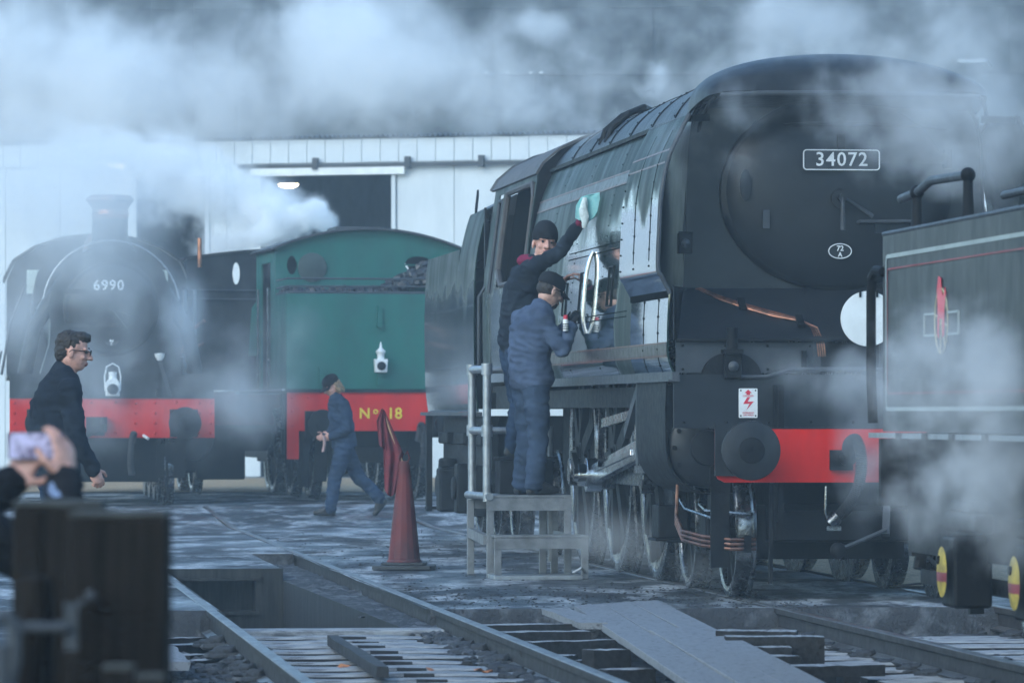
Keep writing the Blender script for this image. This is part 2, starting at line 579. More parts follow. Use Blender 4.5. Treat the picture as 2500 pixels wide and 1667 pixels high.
M['ash'] = mk('dark_ash_ballast', (.040, .041, .045), .8, scale=5, col2=(.15, .155, .165), amt=1., bump=.9, bscale=38, lo=.5, hi=.68, bdist=.03)
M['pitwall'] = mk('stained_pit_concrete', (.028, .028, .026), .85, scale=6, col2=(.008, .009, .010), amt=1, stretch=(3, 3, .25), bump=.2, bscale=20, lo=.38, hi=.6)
M['ledge'] = mk('concrete_ledge', (.16, .165, .165), .7, scale=5, col2=(.08, .08, .082), amt=.8, bump=.4, bscale=25)

def frange(a, b, st):
    n = max(1, int(round((b - a) / st)))
    return [a + (b - a) * i / n for i in range(n + 1)]

PU0, PU1, PU2 = PITC - .70, PITC + .31, PITC + .70
PUN = PITC + .47      # pit and ledge, left to right
us = [-140, -80, -30, -14] + frange(-10, PU0, .25) + [PU1, PU2] + frange(PU2 + .1, 6, .25) + [9, 14, 30, 80, 140]
us = sorted(set(round(x, 4) for x in us))
vs_ = frange(0, 8.8, .4) + frange(8.8, 14, .4)[1:] + frange(14, 34, .5)[1:] + frange(34, 60, 1)[1:] + [70, 90, 130, 190]
def grid(us, vs, zf, skip):
    mb = MB()
    idx = {}
    for i, u in enumerate(us):
        for j, v in enumerate(vs):
            p = UV(u, v)
            p.z = zf(u, v, p)
            idx[i, j] = len(mb.v)
            mb.v.append(tuple(p))
    for i in range(len(us) - 1):
        for j in range(len(vs) - 1):
            uc, vc = (us[i] + us[i + 1]) / 2, (vs[j] + vs[j + 1]) / 2
            if skip(uc, vc): continue
            mb.f.append((idx[i, j], idx[i + 1, j], idx[i + 1, j + 1], idx[i, j + 1]))
            mb.mi.append(0)
    return mb
def zyard(u, v, p):
    z = rise(p.y)
    if abs(u) < 14 and .3 < v < 60:
        z += .012 * mnoise.noise(Vector((u * .9, v * .5, 0))) - .004
    return z
mb = grid(us, vs_, zyard, lambda u, v: PU0 < u < PU1 and v < 8.8 or PU1 < u < PU2 and v < 13.2)
# edge of the slab towards the track bed
sk = MB()
for a, b in zip(us[:-1], us[1:]):
    if PU0 < (a + b) / 2 < PU2: continue
    p, q = UV(a, 0), UV(b, 0)
    for k_ in range(4):
        t0_, t1_ = p.lerp(q, k_ / 4), p.lerp(q, (k_ + 1) / 4)
        jj = lambda t_: Vector((0, -.02 - .05 * abs(mnoise.noise(t_ * 3)), 0))
        sk.add([t0_, t1_, t1_ + jj(t1_) + Vector((0, 0, -.06)), t0_ + jj(t0_) + Vector((0, 0, -.06)), t1_ + jj(t1_) * 2.5 + Vector((0, 0, -.5)), t0_ + jj(t0_) * 2.5 + Vector((0, 0, -.5))], [(0, 1, 2, 3), (3, 2, 4, 5)])
yard = obj('yard_ground', mb, M['ground'], kind='structure')
obj('slab_edge', sk, M['ash'], yard)

def zbed(u, v, p):
    n = mnoise.noise(Vector((u * 2.1, v * 1.3, 4))) * .5 + mnoise.noise(Vector((u * 6, v * 5, 9))) * .5
    d = u - PITC
    if abs(d) < .72: z = -.20 + .05 * max(0, (abs(d) - .5) / .22)
    elif d < -1.35: z = -.05
    elif d < 0: z = -.23
    elif d < 1.05: z = -.20
    elif u < BULC - .80: z = -.36
    elif u < BULC + 1.3: z = -.19
    else: z = -.12
    return z + n * .035
bu = [-140, -60, -14] + frange(-8, PU0, .16) + frange(PU0, PUN, .16)[1:] + frange(PUN, 6, .14)[1:] + [10, 30, 80, 140]
bv = [-120, -80, -30] + frange(-16, -.7, .22) + [0.0]
mb = grid(bu, bv, zbed, lambda u, v: PU0 < u < PUN and v > -.7)
bed = obj('track_bed', mb, M['ash'], kind='structure')

# inspection pit: walls, floor, ledge
pit = thing('inspection_pit', None, None)
pit['kind'] = 'structure'
def quad_uv(mb, pts):
    mb.add([UV(*p) for p in pts], [(0, 1, 2, 3)])
mb = MB()
quad_uv(mb, [(PU0, -.7, -1.3), (PUN, -.7, -1.3), (PU1, 8.8, -1.3), (PU0, 8.8, -1.3)])
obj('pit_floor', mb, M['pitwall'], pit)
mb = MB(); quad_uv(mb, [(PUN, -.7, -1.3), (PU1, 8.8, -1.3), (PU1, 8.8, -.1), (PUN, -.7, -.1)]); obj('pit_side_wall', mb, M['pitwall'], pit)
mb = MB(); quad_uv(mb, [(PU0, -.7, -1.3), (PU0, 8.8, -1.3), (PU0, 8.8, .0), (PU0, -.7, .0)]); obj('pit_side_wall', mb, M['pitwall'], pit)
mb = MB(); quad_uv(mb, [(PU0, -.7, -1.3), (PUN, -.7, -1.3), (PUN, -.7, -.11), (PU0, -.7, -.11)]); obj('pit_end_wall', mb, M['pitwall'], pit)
# far end with a framed recess
mb = MB()
fr = [(PU0, -1.3), (PU1, -1.3), (PU1, 0), (PU0, 0)]
rx0, rx1, rz0, rz1 = PITC - .54, PITC + .08, -.36, -.10
for (a, b, c, d) in ((PU0, PU1, rz1, 0), (PU0, rx0, rz0, rz1), (rx1, PU1, rz0, rz1), (PU0, PU1, -1.3, rz0)):
    quad_uv(mb, [(a, 8.8, c), (b, 8.8, c), (b, 8.8, d), (a, 8.8, d)])
quad_uv(mb, [(rx0, 9.1, rz0), (rx1, 9.1, rz0), (rx1, 9.1, rz1), (rx0, 9.1, rz1)])
for (a, c, b, d) in ((rx0, rz0, rx0, rz1), (rx1, rz0, rx1, rz1), (rx0, rz0, rx1, rz0), (rx0, rz1, rx1, rz1)):
    quad_uv(mb, [(a, 8.8, c), (b, 8.8, d), (b, 9.1, d), (a, 9.1, c)])
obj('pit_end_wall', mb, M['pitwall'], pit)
mb = MB()
for z in (rz0 - .012, rz1 + .012):
    mb.add([UV(rx0 - .03, 8.77, z - .012), UV(rx1 + .03, 8.77, z - .012), UV(rx1 + .03, 8.77, z + .012), UV(rx0 - .03, 8.77, z + .012),
            UV(rx0 - .03, 8.82, z - .012), UV(rx1 + .03, 8.82, z - .012), UV(rx1 + .03, 8.82, z + .012), UV(rx0 - .03, 8.82, z + .012)],
           [(0, 1, 2, 3), (4, 5, 6, 7), (0, 1, 5, 4), (3, 2, 6, 7), (0, 3, 7, 4), (1, 2, 6, 5)])
obj('recess_lintel', mb, M['pitwall'], pit)
# ledge under the right rail, littered with ash
mb = MB()
lv = frange(-.7, 13.2, .12)
NL = 6
for v in lv:
    ul = PUN + (PU1 - PUN) * min(1, (v + .7) / 9.5)
    for k in range(NL + 1):
        u = ul + (PU2 - ul) * k / NL
        q = UV(u, v)
        q.z = -.10 if k == 0 else -.105 + .05 * max(0, mnoise.noise(Vector((u * 9, v * 5, 1)))) + .02 * mnoise.noise(Vector((u * 20, v * 14, 1)))
        mb.v.append(tuple(q))
for i in range(len(lv) - 1):
    for k in range(NL):
        a_ = i * (NL + 1) + k
        mb.f.append((a_, a_ + 1, a_ + NL + 2, a_ + NL + 1)); mb.mi.append(0)
quad_uv(mb, [(PU1, 8.8, -1.0), (PU1, 13.2, -1.0), (PU1, 13.2, 0), (PU1, 8.8, 0)])
quad_uv(mb, [(PU1, 13.2, -.2), (PU2, 13.2, -.2), (PU2, 13.2, 0), (PU1, 13.2, 0)])
obj('pit_ledge', mb, M['ash'], pit)
mb = MB()
c = (UV(PU0, -.7) + UV(PU2, -.7)) / 2
R = Matrix.Rotation(TH, 3, 'Z')
mb.box(UV((PU0 + PU2) / 2 + .02, -.86, -.16), (PU2 - PU0 - .03, .30, .14), R)
obj('pit_sill', mb, M['sleeper'], pit, bevel=.015)

# rails, chairs, sleepers of both roads
RP = [(-.07, -.158), (.07, -.158), (.07, -.148), (.014, -.128), (.010, -.05), (.034, -.040), (.035, -.006), (.028, 0), (-.028, 0), (-.035, -.006), (-.034, -.040), (-.010, -.05), (-.014, -.128), (-.07, -.148)]
def rail(parent, u, v0, v1, z=.012, name='rail'):
    mb = MB()
    vs = []
    n = len(RP)
    cuts = frange(v0, v1, 3)
    for v in cuts:
        for (x, zz) in RP:
            p = UV(u + x, v)
            vs.append(Vector((p.x, p.y, zz + z + rise(p.y))))
    fs = [tuple(range(n))[::-1], tuple((len(cuts) - 1) * n + k for k in range(n))]
    for i in range(len(cuts) - 1):
        for k in range(n):
            j = (k + 1) % n
            fs.append((i * n + k, i * n + j, (i + 1) * n + j, (i + 1) * n + k))
    mb.add(vs, fs)
    me = mb.mesh(name)
    for q in me.polygons: q.material_index = 0 if q.normal.z > .5 else 1
    return obj(name, me, [M['railtop'], M['railside']], parent, ang=30)
def chair_mesh():
    mb = MB()
    mb.sphere((0, 0, .0), 1, 12, sc=(.20, .11, .045))
    for sg in (-1, 1):
        mb.sphere((sg * .075, 0, .05), 1, 10, sc=(.055, .075, .065))
        mb.sphere((sg * .15, .02 * sg, .03), 1, 8, sc=(.030, .030, .035))
    mb.v = [tuple(Vector(q) * (1 + .45 * mnoise.noise(Vector(q) * 14)) + Vector((0, 0, .012 * mnoise.noise(Vector(q) * 30)))) for q in mb.v]
    me = mb.mesh('rail_chair')
    me.materials.append(M['ash'])
    smooth(me, 80)
    return me
CHAIR = chair_mesh()
def sleeper_mesh(L, w=.25, h=.13):
    mb = MB()
    rng = random.Random(int(L * 100))
    N_ = 9
    secs = []
    for i in range(N_):
        x = -L / 2 + L * i / (N_ - 1)
        j = lambda: rng.uniform(-.008, .008)
        secs.append([(x, -w / 2 + j(), -h), (x, w / 2 + j(), -h), (x, w / 2 + j(), -.012), (x, w / 2 - .012, j()), (x, -w / 2 + .012, j()), (x, -w / 2 + j(), -.012)])
    mb.loft(secs, closed=True, caps=True)
    me = mb.mesh('sleeper')
    me.materials.append(M['sleeper']); me.materials.append(M['shadedside'])
    for q in me.polygons: q.material_index = 0 if q.normal.z > .5 else 1  # ash on the tops; shade painted into the sides and fronts
    smooth(me, 40)
    return me
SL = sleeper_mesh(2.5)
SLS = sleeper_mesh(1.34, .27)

def track(name, c):
    t = bpy.data.objects.new(name, None)
    COL.objects.link(t)
    t['kind'] = 'structure'
    return t
t1 = track('pit_railway_track', PITC)
rail(t1, PITC - G, -20, -.35, z=.004)
rail(t1, PITC - G, -.33, 24, z=.004)
rail(t1, PITC + G, -20, .05, z=.006)
rail(t1, PITC + G, .065, 30, z=.006)
k = 0
v = -1.3
rng = random.Random(3)
while v > -15:
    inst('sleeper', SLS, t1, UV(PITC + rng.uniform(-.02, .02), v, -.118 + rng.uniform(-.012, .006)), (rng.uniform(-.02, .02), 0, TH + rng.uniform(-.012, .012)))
    k += 1
    for sgn in (-1, 1):
        inst('rail_chair', CHAIR, t1, UV(PITC + sgn * G, v + rng.uniform(-.05, .05), -.145 + rng.uniform(-.03, .01)), (0, 0, TH + rng.uniform(-.2, .2)), (rng.uniform(.8, 1.15), rng.uniform(.8, 1.3), rng.uniform(.35, .75)))
    v -= rng.uniform(.58, .68)
t2 = track('engine_railway_track', BULC)
rail(t2, BULC - G, -22, 30, z=.004)
rail(t2, BULC + G, -22, 30, z=.004)
v = -.9
while v > -15:
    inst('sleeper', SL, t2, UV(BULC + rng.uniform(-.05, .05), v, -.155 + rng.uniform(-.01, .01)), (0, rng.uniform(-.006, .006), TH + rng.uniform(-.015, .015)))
    for sgn in (-1, 1):
        inst('rail_chair', CHAIR, t2, UV(BULC + sgn * G, v + rng.uniform(-.05, .05), -.165 + rng.uniform(-.03, .01)), (0, 0, TH + rng.uniform(-.2, .2)), (rng.uniform(.8, 1.15), rng.uniform(.8, 1.3), rng.uniform(.35, .75)))
    v -= .68
t3 = track('far_railway_track', 0)
for u in (-4.2, -4.2 + 2 * G):
    rail(t3, u, 22, 46, z=.006)

# heaps of ash against the rails: uncountable lumps
def lumps(name, n, fn, seed, mat, size=(.02, .07)):
    r = random.Random(seed)
    mb = MB()
    for i in range(n):
        p = fn(r)
        s = r.uniform(*size)
        vs, fs = [], []
        ico = [(0, 0, 1), (.9, 0, .4), (.28, .85, .4), (-.72, .53, .4), (-.72, -.53, .4), (.28, -.85, .4), (.72, .53, -.4), (-.28, .85, -.4), (-.9, 0, -.4), (-.28, -.85, -.4), (.72, -.53, -.4)]
        vs = [Vector(q) * s * r.uniform(.7, 1.2) for q in ico]
        vs = [Vector((q.x * 1.2, q.y, q.z * .6)) + p for q in vs]
        mb.add(vs, [(0, 1, 2), (0, 2, 3), (0, 3, 4), (0, 4, 5), (0, 5, 1), (1, 6, 2), (2, 7, 3), (3, 8, 4), (4, 9, 5), (5, 10, 1), (2, 6, 7), (3, 7, 8), (4, 8, 9), (5, 9, 10), (1, 10, 6)])
    return obj(name, mb, mat, ang=50, kind='stuff')
lumps('ash_lumps', 700, lambda r: (lambda a, v: UV(PITC + G - .09 - abs(r.gauss(0, .08)), v, -.12))(0, r.uniform(-10, 12)), 5, M['ash'], (.012, .05))
lumps('track_stones', 1500, lambda r: (lambda u, v: UV(u, v, zbed(u, v, None) + .01))(r.choice([r.uniform(-2.6, -2.05), r.uniform(BULC - 1.6, BULC - .6), r.uniform(-.4, 1.7), r.uniform(BULC - .9, BULC + .6)]), r.uniform(-11, -.1)), 6, M['ash'], (.012, .04))
lumps('yard_stones', 900, lambda r: (lambda u, v: UV(u, v, .004))(r.uniform(-.45, 2.2), r.choice([r.uniform(.0, 4), r.uniform(0, 22)])), 8, M['railside'], (.004, .012))

# loose bits of timber by the tracks
def plank(name, label, a, b, w, h, mat='wood', group=None, cat='plank', seed=1):
    a, b = Vector(a), Vector(b)
    r = random.Random(seed)
    L = (b - a).length
    mb = MB()
    n = 7
    secs = []
    for i in range(n):
        y = -L / 2 + L * i / (n - 1)
        j = lambda: r.uniform(-.006, .006)
        secs.append([(-w / 2 + j(), y, -h / 2), (w / 2 + j(), y, -h / 2), (w / 2 + j(), y, h / 2 + j() * .5), (-w / 2 + j(), y, h / 2 + j() * .5)])
    mb.loft(secs, closed=True, caps=True)
    me = mb.mesh(name)
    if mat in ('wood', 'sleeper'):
        for q in me.polygons: q.material_index = 1 if q.normal.z > .5 else 0  # ash on top, painted shade on the other faces
        o = obj(name, me, [M['shadedside'], M['sleeper']], ang=40)
    else:
        o = obj(name, me, M[mat], ang=40)
    d = (b - a).normalized()
    o.location = (a + b) / 2
    o.rotation_euler = d.to_track_quat('Y', 'Z').to_euler()
    return tag(o, label, cat, group)
def gp(px, py, z):           # a pixel on the plane of height z
    Y = (CAM_H - z) * FPX / (py - HORY)
    return Vector(((px - 1250) / FPX * Y, Y, z))
gr = 'loose timbers between the two tracks'
tim = [(1172, 1524, 1400, 1521, .0, .20, 'farthest dark timber lying between the pit rail and the grey boards'),
       (1226, 1541, 1432, 1538, -.01, .22, 'second timber from the far end between the pit rail and the boards'),
       (1285, 1565, 1490, 1560, -.02, .24, 'thick third timber between the pit rail and the boards'),
       (1470, 1632, 1590, 1630, -.10, .12, 'thin timber close to the left edge of the boards, nearest the camera')]
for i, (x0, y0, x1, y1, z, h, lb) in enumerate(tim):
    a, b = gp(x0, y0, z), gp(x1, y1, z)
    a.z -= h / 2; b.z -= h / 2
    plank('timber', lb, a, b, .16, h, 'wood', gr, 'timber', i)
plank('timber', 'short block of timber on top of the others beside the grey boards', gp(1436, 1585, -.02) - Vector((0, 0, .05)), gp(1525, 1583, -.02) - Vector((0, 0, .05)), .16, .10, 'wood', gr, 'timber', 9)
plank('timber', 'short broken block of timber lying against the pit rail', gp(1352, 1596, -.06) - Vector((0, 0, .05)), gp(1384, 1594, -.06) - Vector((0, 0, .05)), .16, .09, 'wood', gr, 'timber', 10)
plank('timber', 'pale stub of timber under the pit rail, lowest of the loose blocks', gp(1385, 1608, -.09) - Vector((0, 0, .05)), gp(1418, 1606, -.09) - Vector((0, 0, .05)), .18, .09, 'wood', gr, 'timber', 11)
gr = 'stacked timbers right of the grey boards'
for i, (x0, y0, x1, y1, z, h, lb) in enumerate([
        (1750, 1537, 1945, 1538, .05, .07, 'farthest of the dark timbers right of the grey boards'),
        (1770, 1551, 2010, 1551, .04, .16, 'longest square baulk right of the grey boards'),
        (1815, 1577, 1930, 1577, -.01, .09, 'short baulk lying in front of the longest one right of the boards'),
        (1860, 1599, 1943, 1598, -.05, .10, 'lower short block right of the boards, under the others'),
        (1905, 1624, 2143, 1620, -.08, .06, 'thin pale edged timber right of the boards, nearest the camera')]):
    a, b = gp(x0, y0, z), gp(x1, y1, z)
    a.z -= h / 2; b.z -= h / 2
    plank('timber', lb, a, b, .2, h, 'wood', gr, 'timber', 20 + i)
gr = 'pale timbers left of the pit'
for i, (x0, y0, x1, y1, z, h, lb) in enumerate([
        (395, 1540, 475, 1538, -.16, .10, 'farthest pale timber beside the fence post left of the pit'),
        (400, 1557, 497, 1554, -.17, .09, 'second pale timber left of the pit'),
        (402, 1574, 525, 1566, -.17, .11, 'longest dark sided timber left of the pit'),
        (440, 1598, 500, 1594, -.2, .10, 'short dark timber block left of the pit'),
        (455, 1612, 545, 1605, -.2, .05, 'thin pale timber nearest the left pit rail')]):
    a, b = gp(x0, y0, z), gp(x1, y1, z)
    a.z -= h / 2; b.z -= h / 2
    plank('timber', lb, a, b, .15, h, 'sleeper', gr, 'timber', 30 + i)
plank('timber', 'wide grey board running towards the camera left of the pit', gp(395, 1585, -.13), gp(430, 1625, -.13), .16, .05, 'board', None, 'timber', 40)
plank('steel_angle', 'rusty dark steel bar lying lengthwise between the pit rails', gp(812, 1562, -.07), gp(935, 1640, -.07), .07, .06, 'railside', None, 'steel bar', 41)

# board walkway across the track
wk = thing('board_walkway', 'grey board walkway ramp laid across the track from the slab', 'walkway')
wl = (0.41, 32.95); wr = (1.0, 33.9); nl = (.885, 23.2); nr = (1.55, 23.6)
nb = 3
def lerp(a, b, t): return (a[0] + (b[0] - a[0]) * t, a[1] + (b[1] - a[1]) * t)
wj = [0.0, .34, .66, 1.0]
split = [.46, .40, .46]
wrng = random.Random(4)
for i in range(nb):
    A0, A1 = lerp(wl, wr, wj[i]), lerp(wl, wr, wj[i + 1])
    B0, B1 = lerp(nl, nr, wj[i]), lerp(nl, nr, wj[i + 1])
    segs = [(0, split[i]), (split[i], 1)]
    for (s0, s1) in segs:
        g = .006 / .6
        mb = MB()
        a0, a1 = lerp(A0, B0, s0 + .001), lerp(A1, B1, s0 + .001)
        b0, b1 = lerp(A0, B0, s1 - .001), lerp(A1, B1, s1 - .001)
        sh = lambda p, q: lerp(p, q, .006)
        a0, a1 = sh(a0, a1), sh(a1, a0)
        b0, b1 = sh(b0, b1), sh(b1, b0)
        z0 = .034 + wrng.uniform(-.006, .008); z1 = .03 + wrng.uniform(-.008, .008)
        zt = z0 - .03 * s0
        top = [(a0[0], a0[1], zt), (a1[0], a1[1], zt + .004), (b1[0], b1[1], z1 - .03 * s1), (b0[0], b0[1], z0 - .03 * s1)]
        if s0 == 0: top[0] = (a0[0], a0[1], .03); top[1] = (a1[0], a1[1], .03)
        vs = [Vector(p) for p in top] + [Vector(p) - Vector((0, 0, .045)) for p in top]
        mb.add(vs, [(0, 1, 2, 3), (7, 6, 5, 4), (0, 4, 5, 1), (1, 5, 6, 2), (2, 6, 7, 3), (3, 7, 4, 0)])
        obj('plank', mb, M['board'], wk, bevel=.004)
plank('plank', 'short grey board beside the far left end of the board walkway', (.28, 32.7, .0), (.50, 30.2, .01), .17, .04, 'board', None, 'plank', 50)

# leaves
lm = MB()
lm.add([(-.03, 0, 0), (-.015, .022, .012), (.02, .018, .002), (.04, 0, .012), (.02, -.018, .006), (-.015, -.02, .0)], [(0, 1, 2, 3, 4, 5)])
lme = lm.mesh('fallen_leaf'); lme.materials.append(M['leaf'])
for i, (px, py, z, lb) in enumerate([(838, 1627, -.09, 'orange fallen leaf beside the steel bar between the pit rails'), (1050, 1635, -.1, 'pale brown fallen leaf in the middle of the pit track'), (1172, 1637, -.1, 'red fallen leaf near the right pit rail'), (1192, 1641, -.1, 'dark red fallen leaf closest to the right pit rail')]):
    o = inst('fallen_leaf', lme, None, gp(px, py, z), (0.2, .1, i * 1.3), (1.1, 1.1, 1.1))
    tag(o, lb, 'leaf', 'fallen leaves on the sleepers')

# sandy ground beyond
mb = MB()
for (x0, x1, ya, yb) in ((3.2, 30, 37, 55),):
    for i, y in enumerate(frange(ya, yb, 2)[:-1]):
        sh_ = lambda yy: -(yy - 34) * .113
        y2 = y + 2
        mb.add([(x0 + sh_(y), y, .018), (x1, y, .018), (x1, y2, .018), (x0 + sh_(y2), y2, .018)], [(0, 1, 2, 3)])
obj('gravel_path', mb, M['sand'], kind='structure')
mb = MB()
for i, y in enumerate(frange(74, 90, 2)[:-1]):
    mb.add([(-14, y, .137), (10, y, .137), (10, y + 2, .137), (-14, y + 2, .137)], [(0, 1, 2, 3)])
obj('sandy_ground', mb, M['sand'], kind='structure')

# ------------------------------------------------------------------ engine shed
SR = -.307
SO = Vector((0, 92, .12))
shed = thing('engine_shed', 'long white clad engine shed with a dark corrugated roof behind the locomotives', 'shed', SO, SR)
def SX(px):
    a = (px - 1250) / FPX
    return 92 * a / (math.cos(SR) - a * math.sin(SR))
def SP(px, py):
    x = SX(px)
    Y = 92 + x * math.sin(SR)
    return x, CAM_H + (HORY - py) / FPX * Y - .12
EAVE = SP(1000, 337)[1]
FB = SP(1000, 394)[1]
mb = MB(); mb.box((0, 0, (EAVE + FB) / 2), (.352, .05, EAVE - FB))
fpm = mb.mesh('fascia_panel'); fpm.materials.append(M['shedwhite'])
x = -17.0
while x < 17:
    inst('fascia_panel', fpm, shed, (x, 0, 0 + rng.uniform(-.004, .004)), (0, 0, rng.uniform(-.01, .01)))
    x += .365
mb = MB(); mb.box((0, .06, EAVE - .3), (34, .05, .6)); obj('fascia_backing', mb, M['greyplate'], shed)
# corrugated roof sheets
def roof_sheet(w, L):
    mb = MB()
    n = int(w / .1) * 6
    secs = []
    for yy in (-.08, L):
        secs.append([(-w / 2 + w * i / n, yy, .028 * math.cos(2 * PI * (w * i / n) / .1)) for i in range(n + 1)])
    mb.loft(secs)
    me = mb.mesh('roof_sheet'); me.materials.append(M['shedroof']); smooth(me, 80)
    return me
RL = 4.2
rs = roof_sheet(.9, RL)
pitch = math.radians(2.2)
x = -17.1
while x < 17:
    for k in range(3):
        d = k * (RL - .15)
        inst('roof_sheet', rs, shed, (x, -.05 + d * math.cos(pitch), EAVE + .05 + d * math.sin(pitch) + k * .012 + rng.uniform(0, .006)), (pitch + rng.uniform(-.003, .003), 0, 0))
    x += .88
# door track and beam
TR = SP(1000, 402)[1]
mb = MB(); mb.box(((SX(585) + SX(1500)) / 2, -.10, TR), (SX(1500) - SX(585), .07, .07)); obj('door_track', mb, M['greyplate'], shed)
for px in (775, 1000, 1180):
    mb = MB(); mb.box((SX(px), -.12, TR + .04), (.10, .10, .22)); obj('track_bracket', mb, M['greyplate'], shed)
bx0, bx1 = SX(618), SX(992)
BT, BB = SP(800, 407)[1], SP(800, 428)[1]
mb = MB(); mb.box(((bx0 + bx1) / 2, -.06, (BT + BB) / 2), (bx1 - bx0, .14, BT - BB)); obj('door_beam', mb, M['white'], shed)
# wall panels around two doorways
D = [(SX(325), SX(512), SP(400, 432)[1]), (SX(628), SX(967), BB - .005)]
def panel(x0, x1, z0, z1):
    mb = MB(); mb.box(((x0 + x1) / 2, .03, (z0 + z1) / 2), (x1 - x0 - .012, .05, z1 - z0))
    obj('wall_panel', mb, M['shedwhite'], shed)
x = -17.0
edges = []
cuts = sorted(frange(-17, 17, 1.13) + [D[0][0], D[0][1], D[1][0], D[1][1]])
for a, b in zip(cuts[:-1], cuts[1:]):
    if b - a < .02: continue
    mid = (a + b) / 2
    z0 = 0
    for (d0, d1, dz) in D:
        if d0 - 1e-6 < mid < d1 + 1e-6: z0 = dz
    panel(a, b, z0, FB - .01)
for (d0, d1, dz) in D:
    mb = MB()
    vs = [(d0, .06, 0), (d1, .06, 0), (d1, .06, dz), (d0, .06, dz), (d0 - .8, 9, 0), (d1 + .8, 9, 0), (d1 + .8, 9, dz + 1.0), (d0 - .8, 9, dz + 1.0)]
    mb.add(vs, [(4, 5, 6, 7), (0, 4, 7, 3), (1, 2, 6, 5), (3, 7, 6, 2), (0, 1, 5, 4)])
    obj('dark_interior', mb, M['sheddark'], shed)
    for xx in (d0 + .04, d1 - .04):
        mb = MB(); mb.box((xx, -.02, dz / 2), (.08, .06, dz - .01)); obj('door_jamb', mb, M['shedwhite'], shed)
def shed_lamp(px, py, inside, label):
    x, z = SP(px, py)
    R_ = Matrix.Rotation(SR, 3, 'Z')
    p = SO + R_ @ Vector((x, .5 if inside else -.30, z))
    L = thing('shed_lamp', label, 'lamp', p, SR, 'lamps on the shed')
    mb = MB(); mb.lathe([(.05, .10), (.07, .08), (.19, .01), (.19, .0)], n=16); obj('lamp_hood', mb, M['greyplate'], L)
    mb = MB(); mb.lathe([(.17, -.002), (.16, -.04), (.09, -.075), (.01, -.085)], n=16, sx=1.15); obj('lamp_bulb', mb, M['lampglow'], L)
    mb = MB()
    if inside: mb.cyl((0, 0, .10), (0, 0, .62), .012, n=6)
    else: mb.tube([(0, 0, .1), (0, .02, .16), (0, .30, .18)], .014)
    obj('lamp_arm', mb, M['greyplate'], L)
shed_lamp(297, 402, False, 'lit lamp on the white shed wall above the steaming locomotive')
shed_lamp(681, 446, True, 'lit lamp hanging inside the dark shed doorway')

# tall dark clad building behind the shed
WR = -.05
WO = Vector((0, 112, 0))
wh = thing('warehouse', 'tall dark grey clad building rising behind the white engine shed', 'building', WO, WR)
def WZ(py): return CAM_H + (HORY - py) / FPX * 112
pw = .97
r_ = random.Random(21)
rows = [(0, WZ(345)), (WZ(345), WZ(182)), (WZ(182), WZ(20)), (WZ(20), WZ(-140))]
for (z0, z1) in rows[1:]:
    mb = MB(); mb.box((0, 0, 0), (pw - .008, .06, z1 - z0 - .008)); pm = mb.mesh('wall_panel'); pm.materials.append(M['mottled'])
    x = -14.5
    while x < 14.5:
        inst('wall_panel', pm, wh, (x, r_.uniform(-.003, .003), (z0 + z1) / 2), (0, 0, r_.uniform(-.003, .003)))
        x += pw
mb = MB(); mb.box((0, .10, 6.5), (29.5, .10, 13.0)); obj('wall_backing', mb, M['sheddark'], wh)
mb = MB(); mb.span((-14.7, .2, 0), (14.7, 12, 12.6)); obj('building_core', mb, M['sheddark'], wh)
for px in (1010, 1350, 1590, 2110, 2213):
    x = (px - 1250) / FPX * 112
    mb = MB(); mb.box((x, -.06, 9.0), (.05, .04, 7.0)); obj('seam_strip', mb, M['greyplate'], wh)
mb = MB(); mb.box((0, -.07, WZ(180)), (29, .06, .07)); obj('horizontal_flashing', mb, M['greyplate'], wh)
for px in (791, 1160, 1187, 1240, 1296, 1322):
    mb = MB(); mb.box(((px - 1250) / FPX * 112, -.12, WZ(178)), (.09, .05, .03)); obj('small_light', mb, M['letter'], wh)
fl_ = thing('flood_light', 'pale floodlight bar fixed high on the dark building at the right', 'floodlight', WO + Vector(((2365 - 1250) / FPX * 112, -.75, WZ(155))), WR)
mb = MB(); mb.box((0, 0, 0), (.62, .25, .10)); obj('lamp_housing', mb, M['galv'], fl_, bevel=.02)
mb = MB(); mb.bar((.30, 0, .0), (.42, .2, -.12), .08, .08); mb.bar((0, .1, 0), (0, .75, -.05), .05, .05); obj('lamp_bracket', mb, M['galv'], fl_)

# bare tree beyond the engine on the right
def bare_tree(loc, H, seed, label):
    r = random.Random(seed)
    t = thing('bare_tree', label, 'tree', loc)
    trunk = MB(); trunk.tube([(0, 0, -.1), (.02, 0, H * .2), (-.05, .03, H * .42)], .13, 9, rf=lambda s: .15 - .06 * s)
    obj('trunk', trunk, M['bark'], t)
    cr = MB()
    def br(p, d, L, rad, lev):
        n = 4
        pts = [p]
        q = p.copy(); dd = d.copy()
        for i in range(n):
            dd = (dd + Vector((r.uniform(-.25, .25), r.uniform(-.25, .25), r.uniform(-.08, .2)))).normalized()
            q = q + dd * L / n
            pts.append(q.copy())
        cr.tube(pts, rad, 5 if lev < 2 else 3, rf=lambda s: rad * (1 - .6 * s))
        if lev < 4:
            for i in range(r.choice([3, 4, 4])):
                b = pts[r.randrange(1, n + 1)]
                nd = (dd + Vector((r.uniform(-1, 1), r.uniform(-1, 1), r.uniform(-.3, .7)))).normalized()
                br(b, nd, L * r.uniform(.5, .75), rad * .55, lev + 1)
    for i in range(6):
        a = i * 1.05
        br(Vector((-.03, .02, H * (.22 + .04 * i))), Vector((math.cos(a), math.sin(a), .8)).normalized(), H * .36, .06, 0)
    obj('crown', cr, M['bark'], t)
bare_tree((8.75, 72, .12), 5.6, 12, 'bare leafless tree in front of the shed at the right edge')
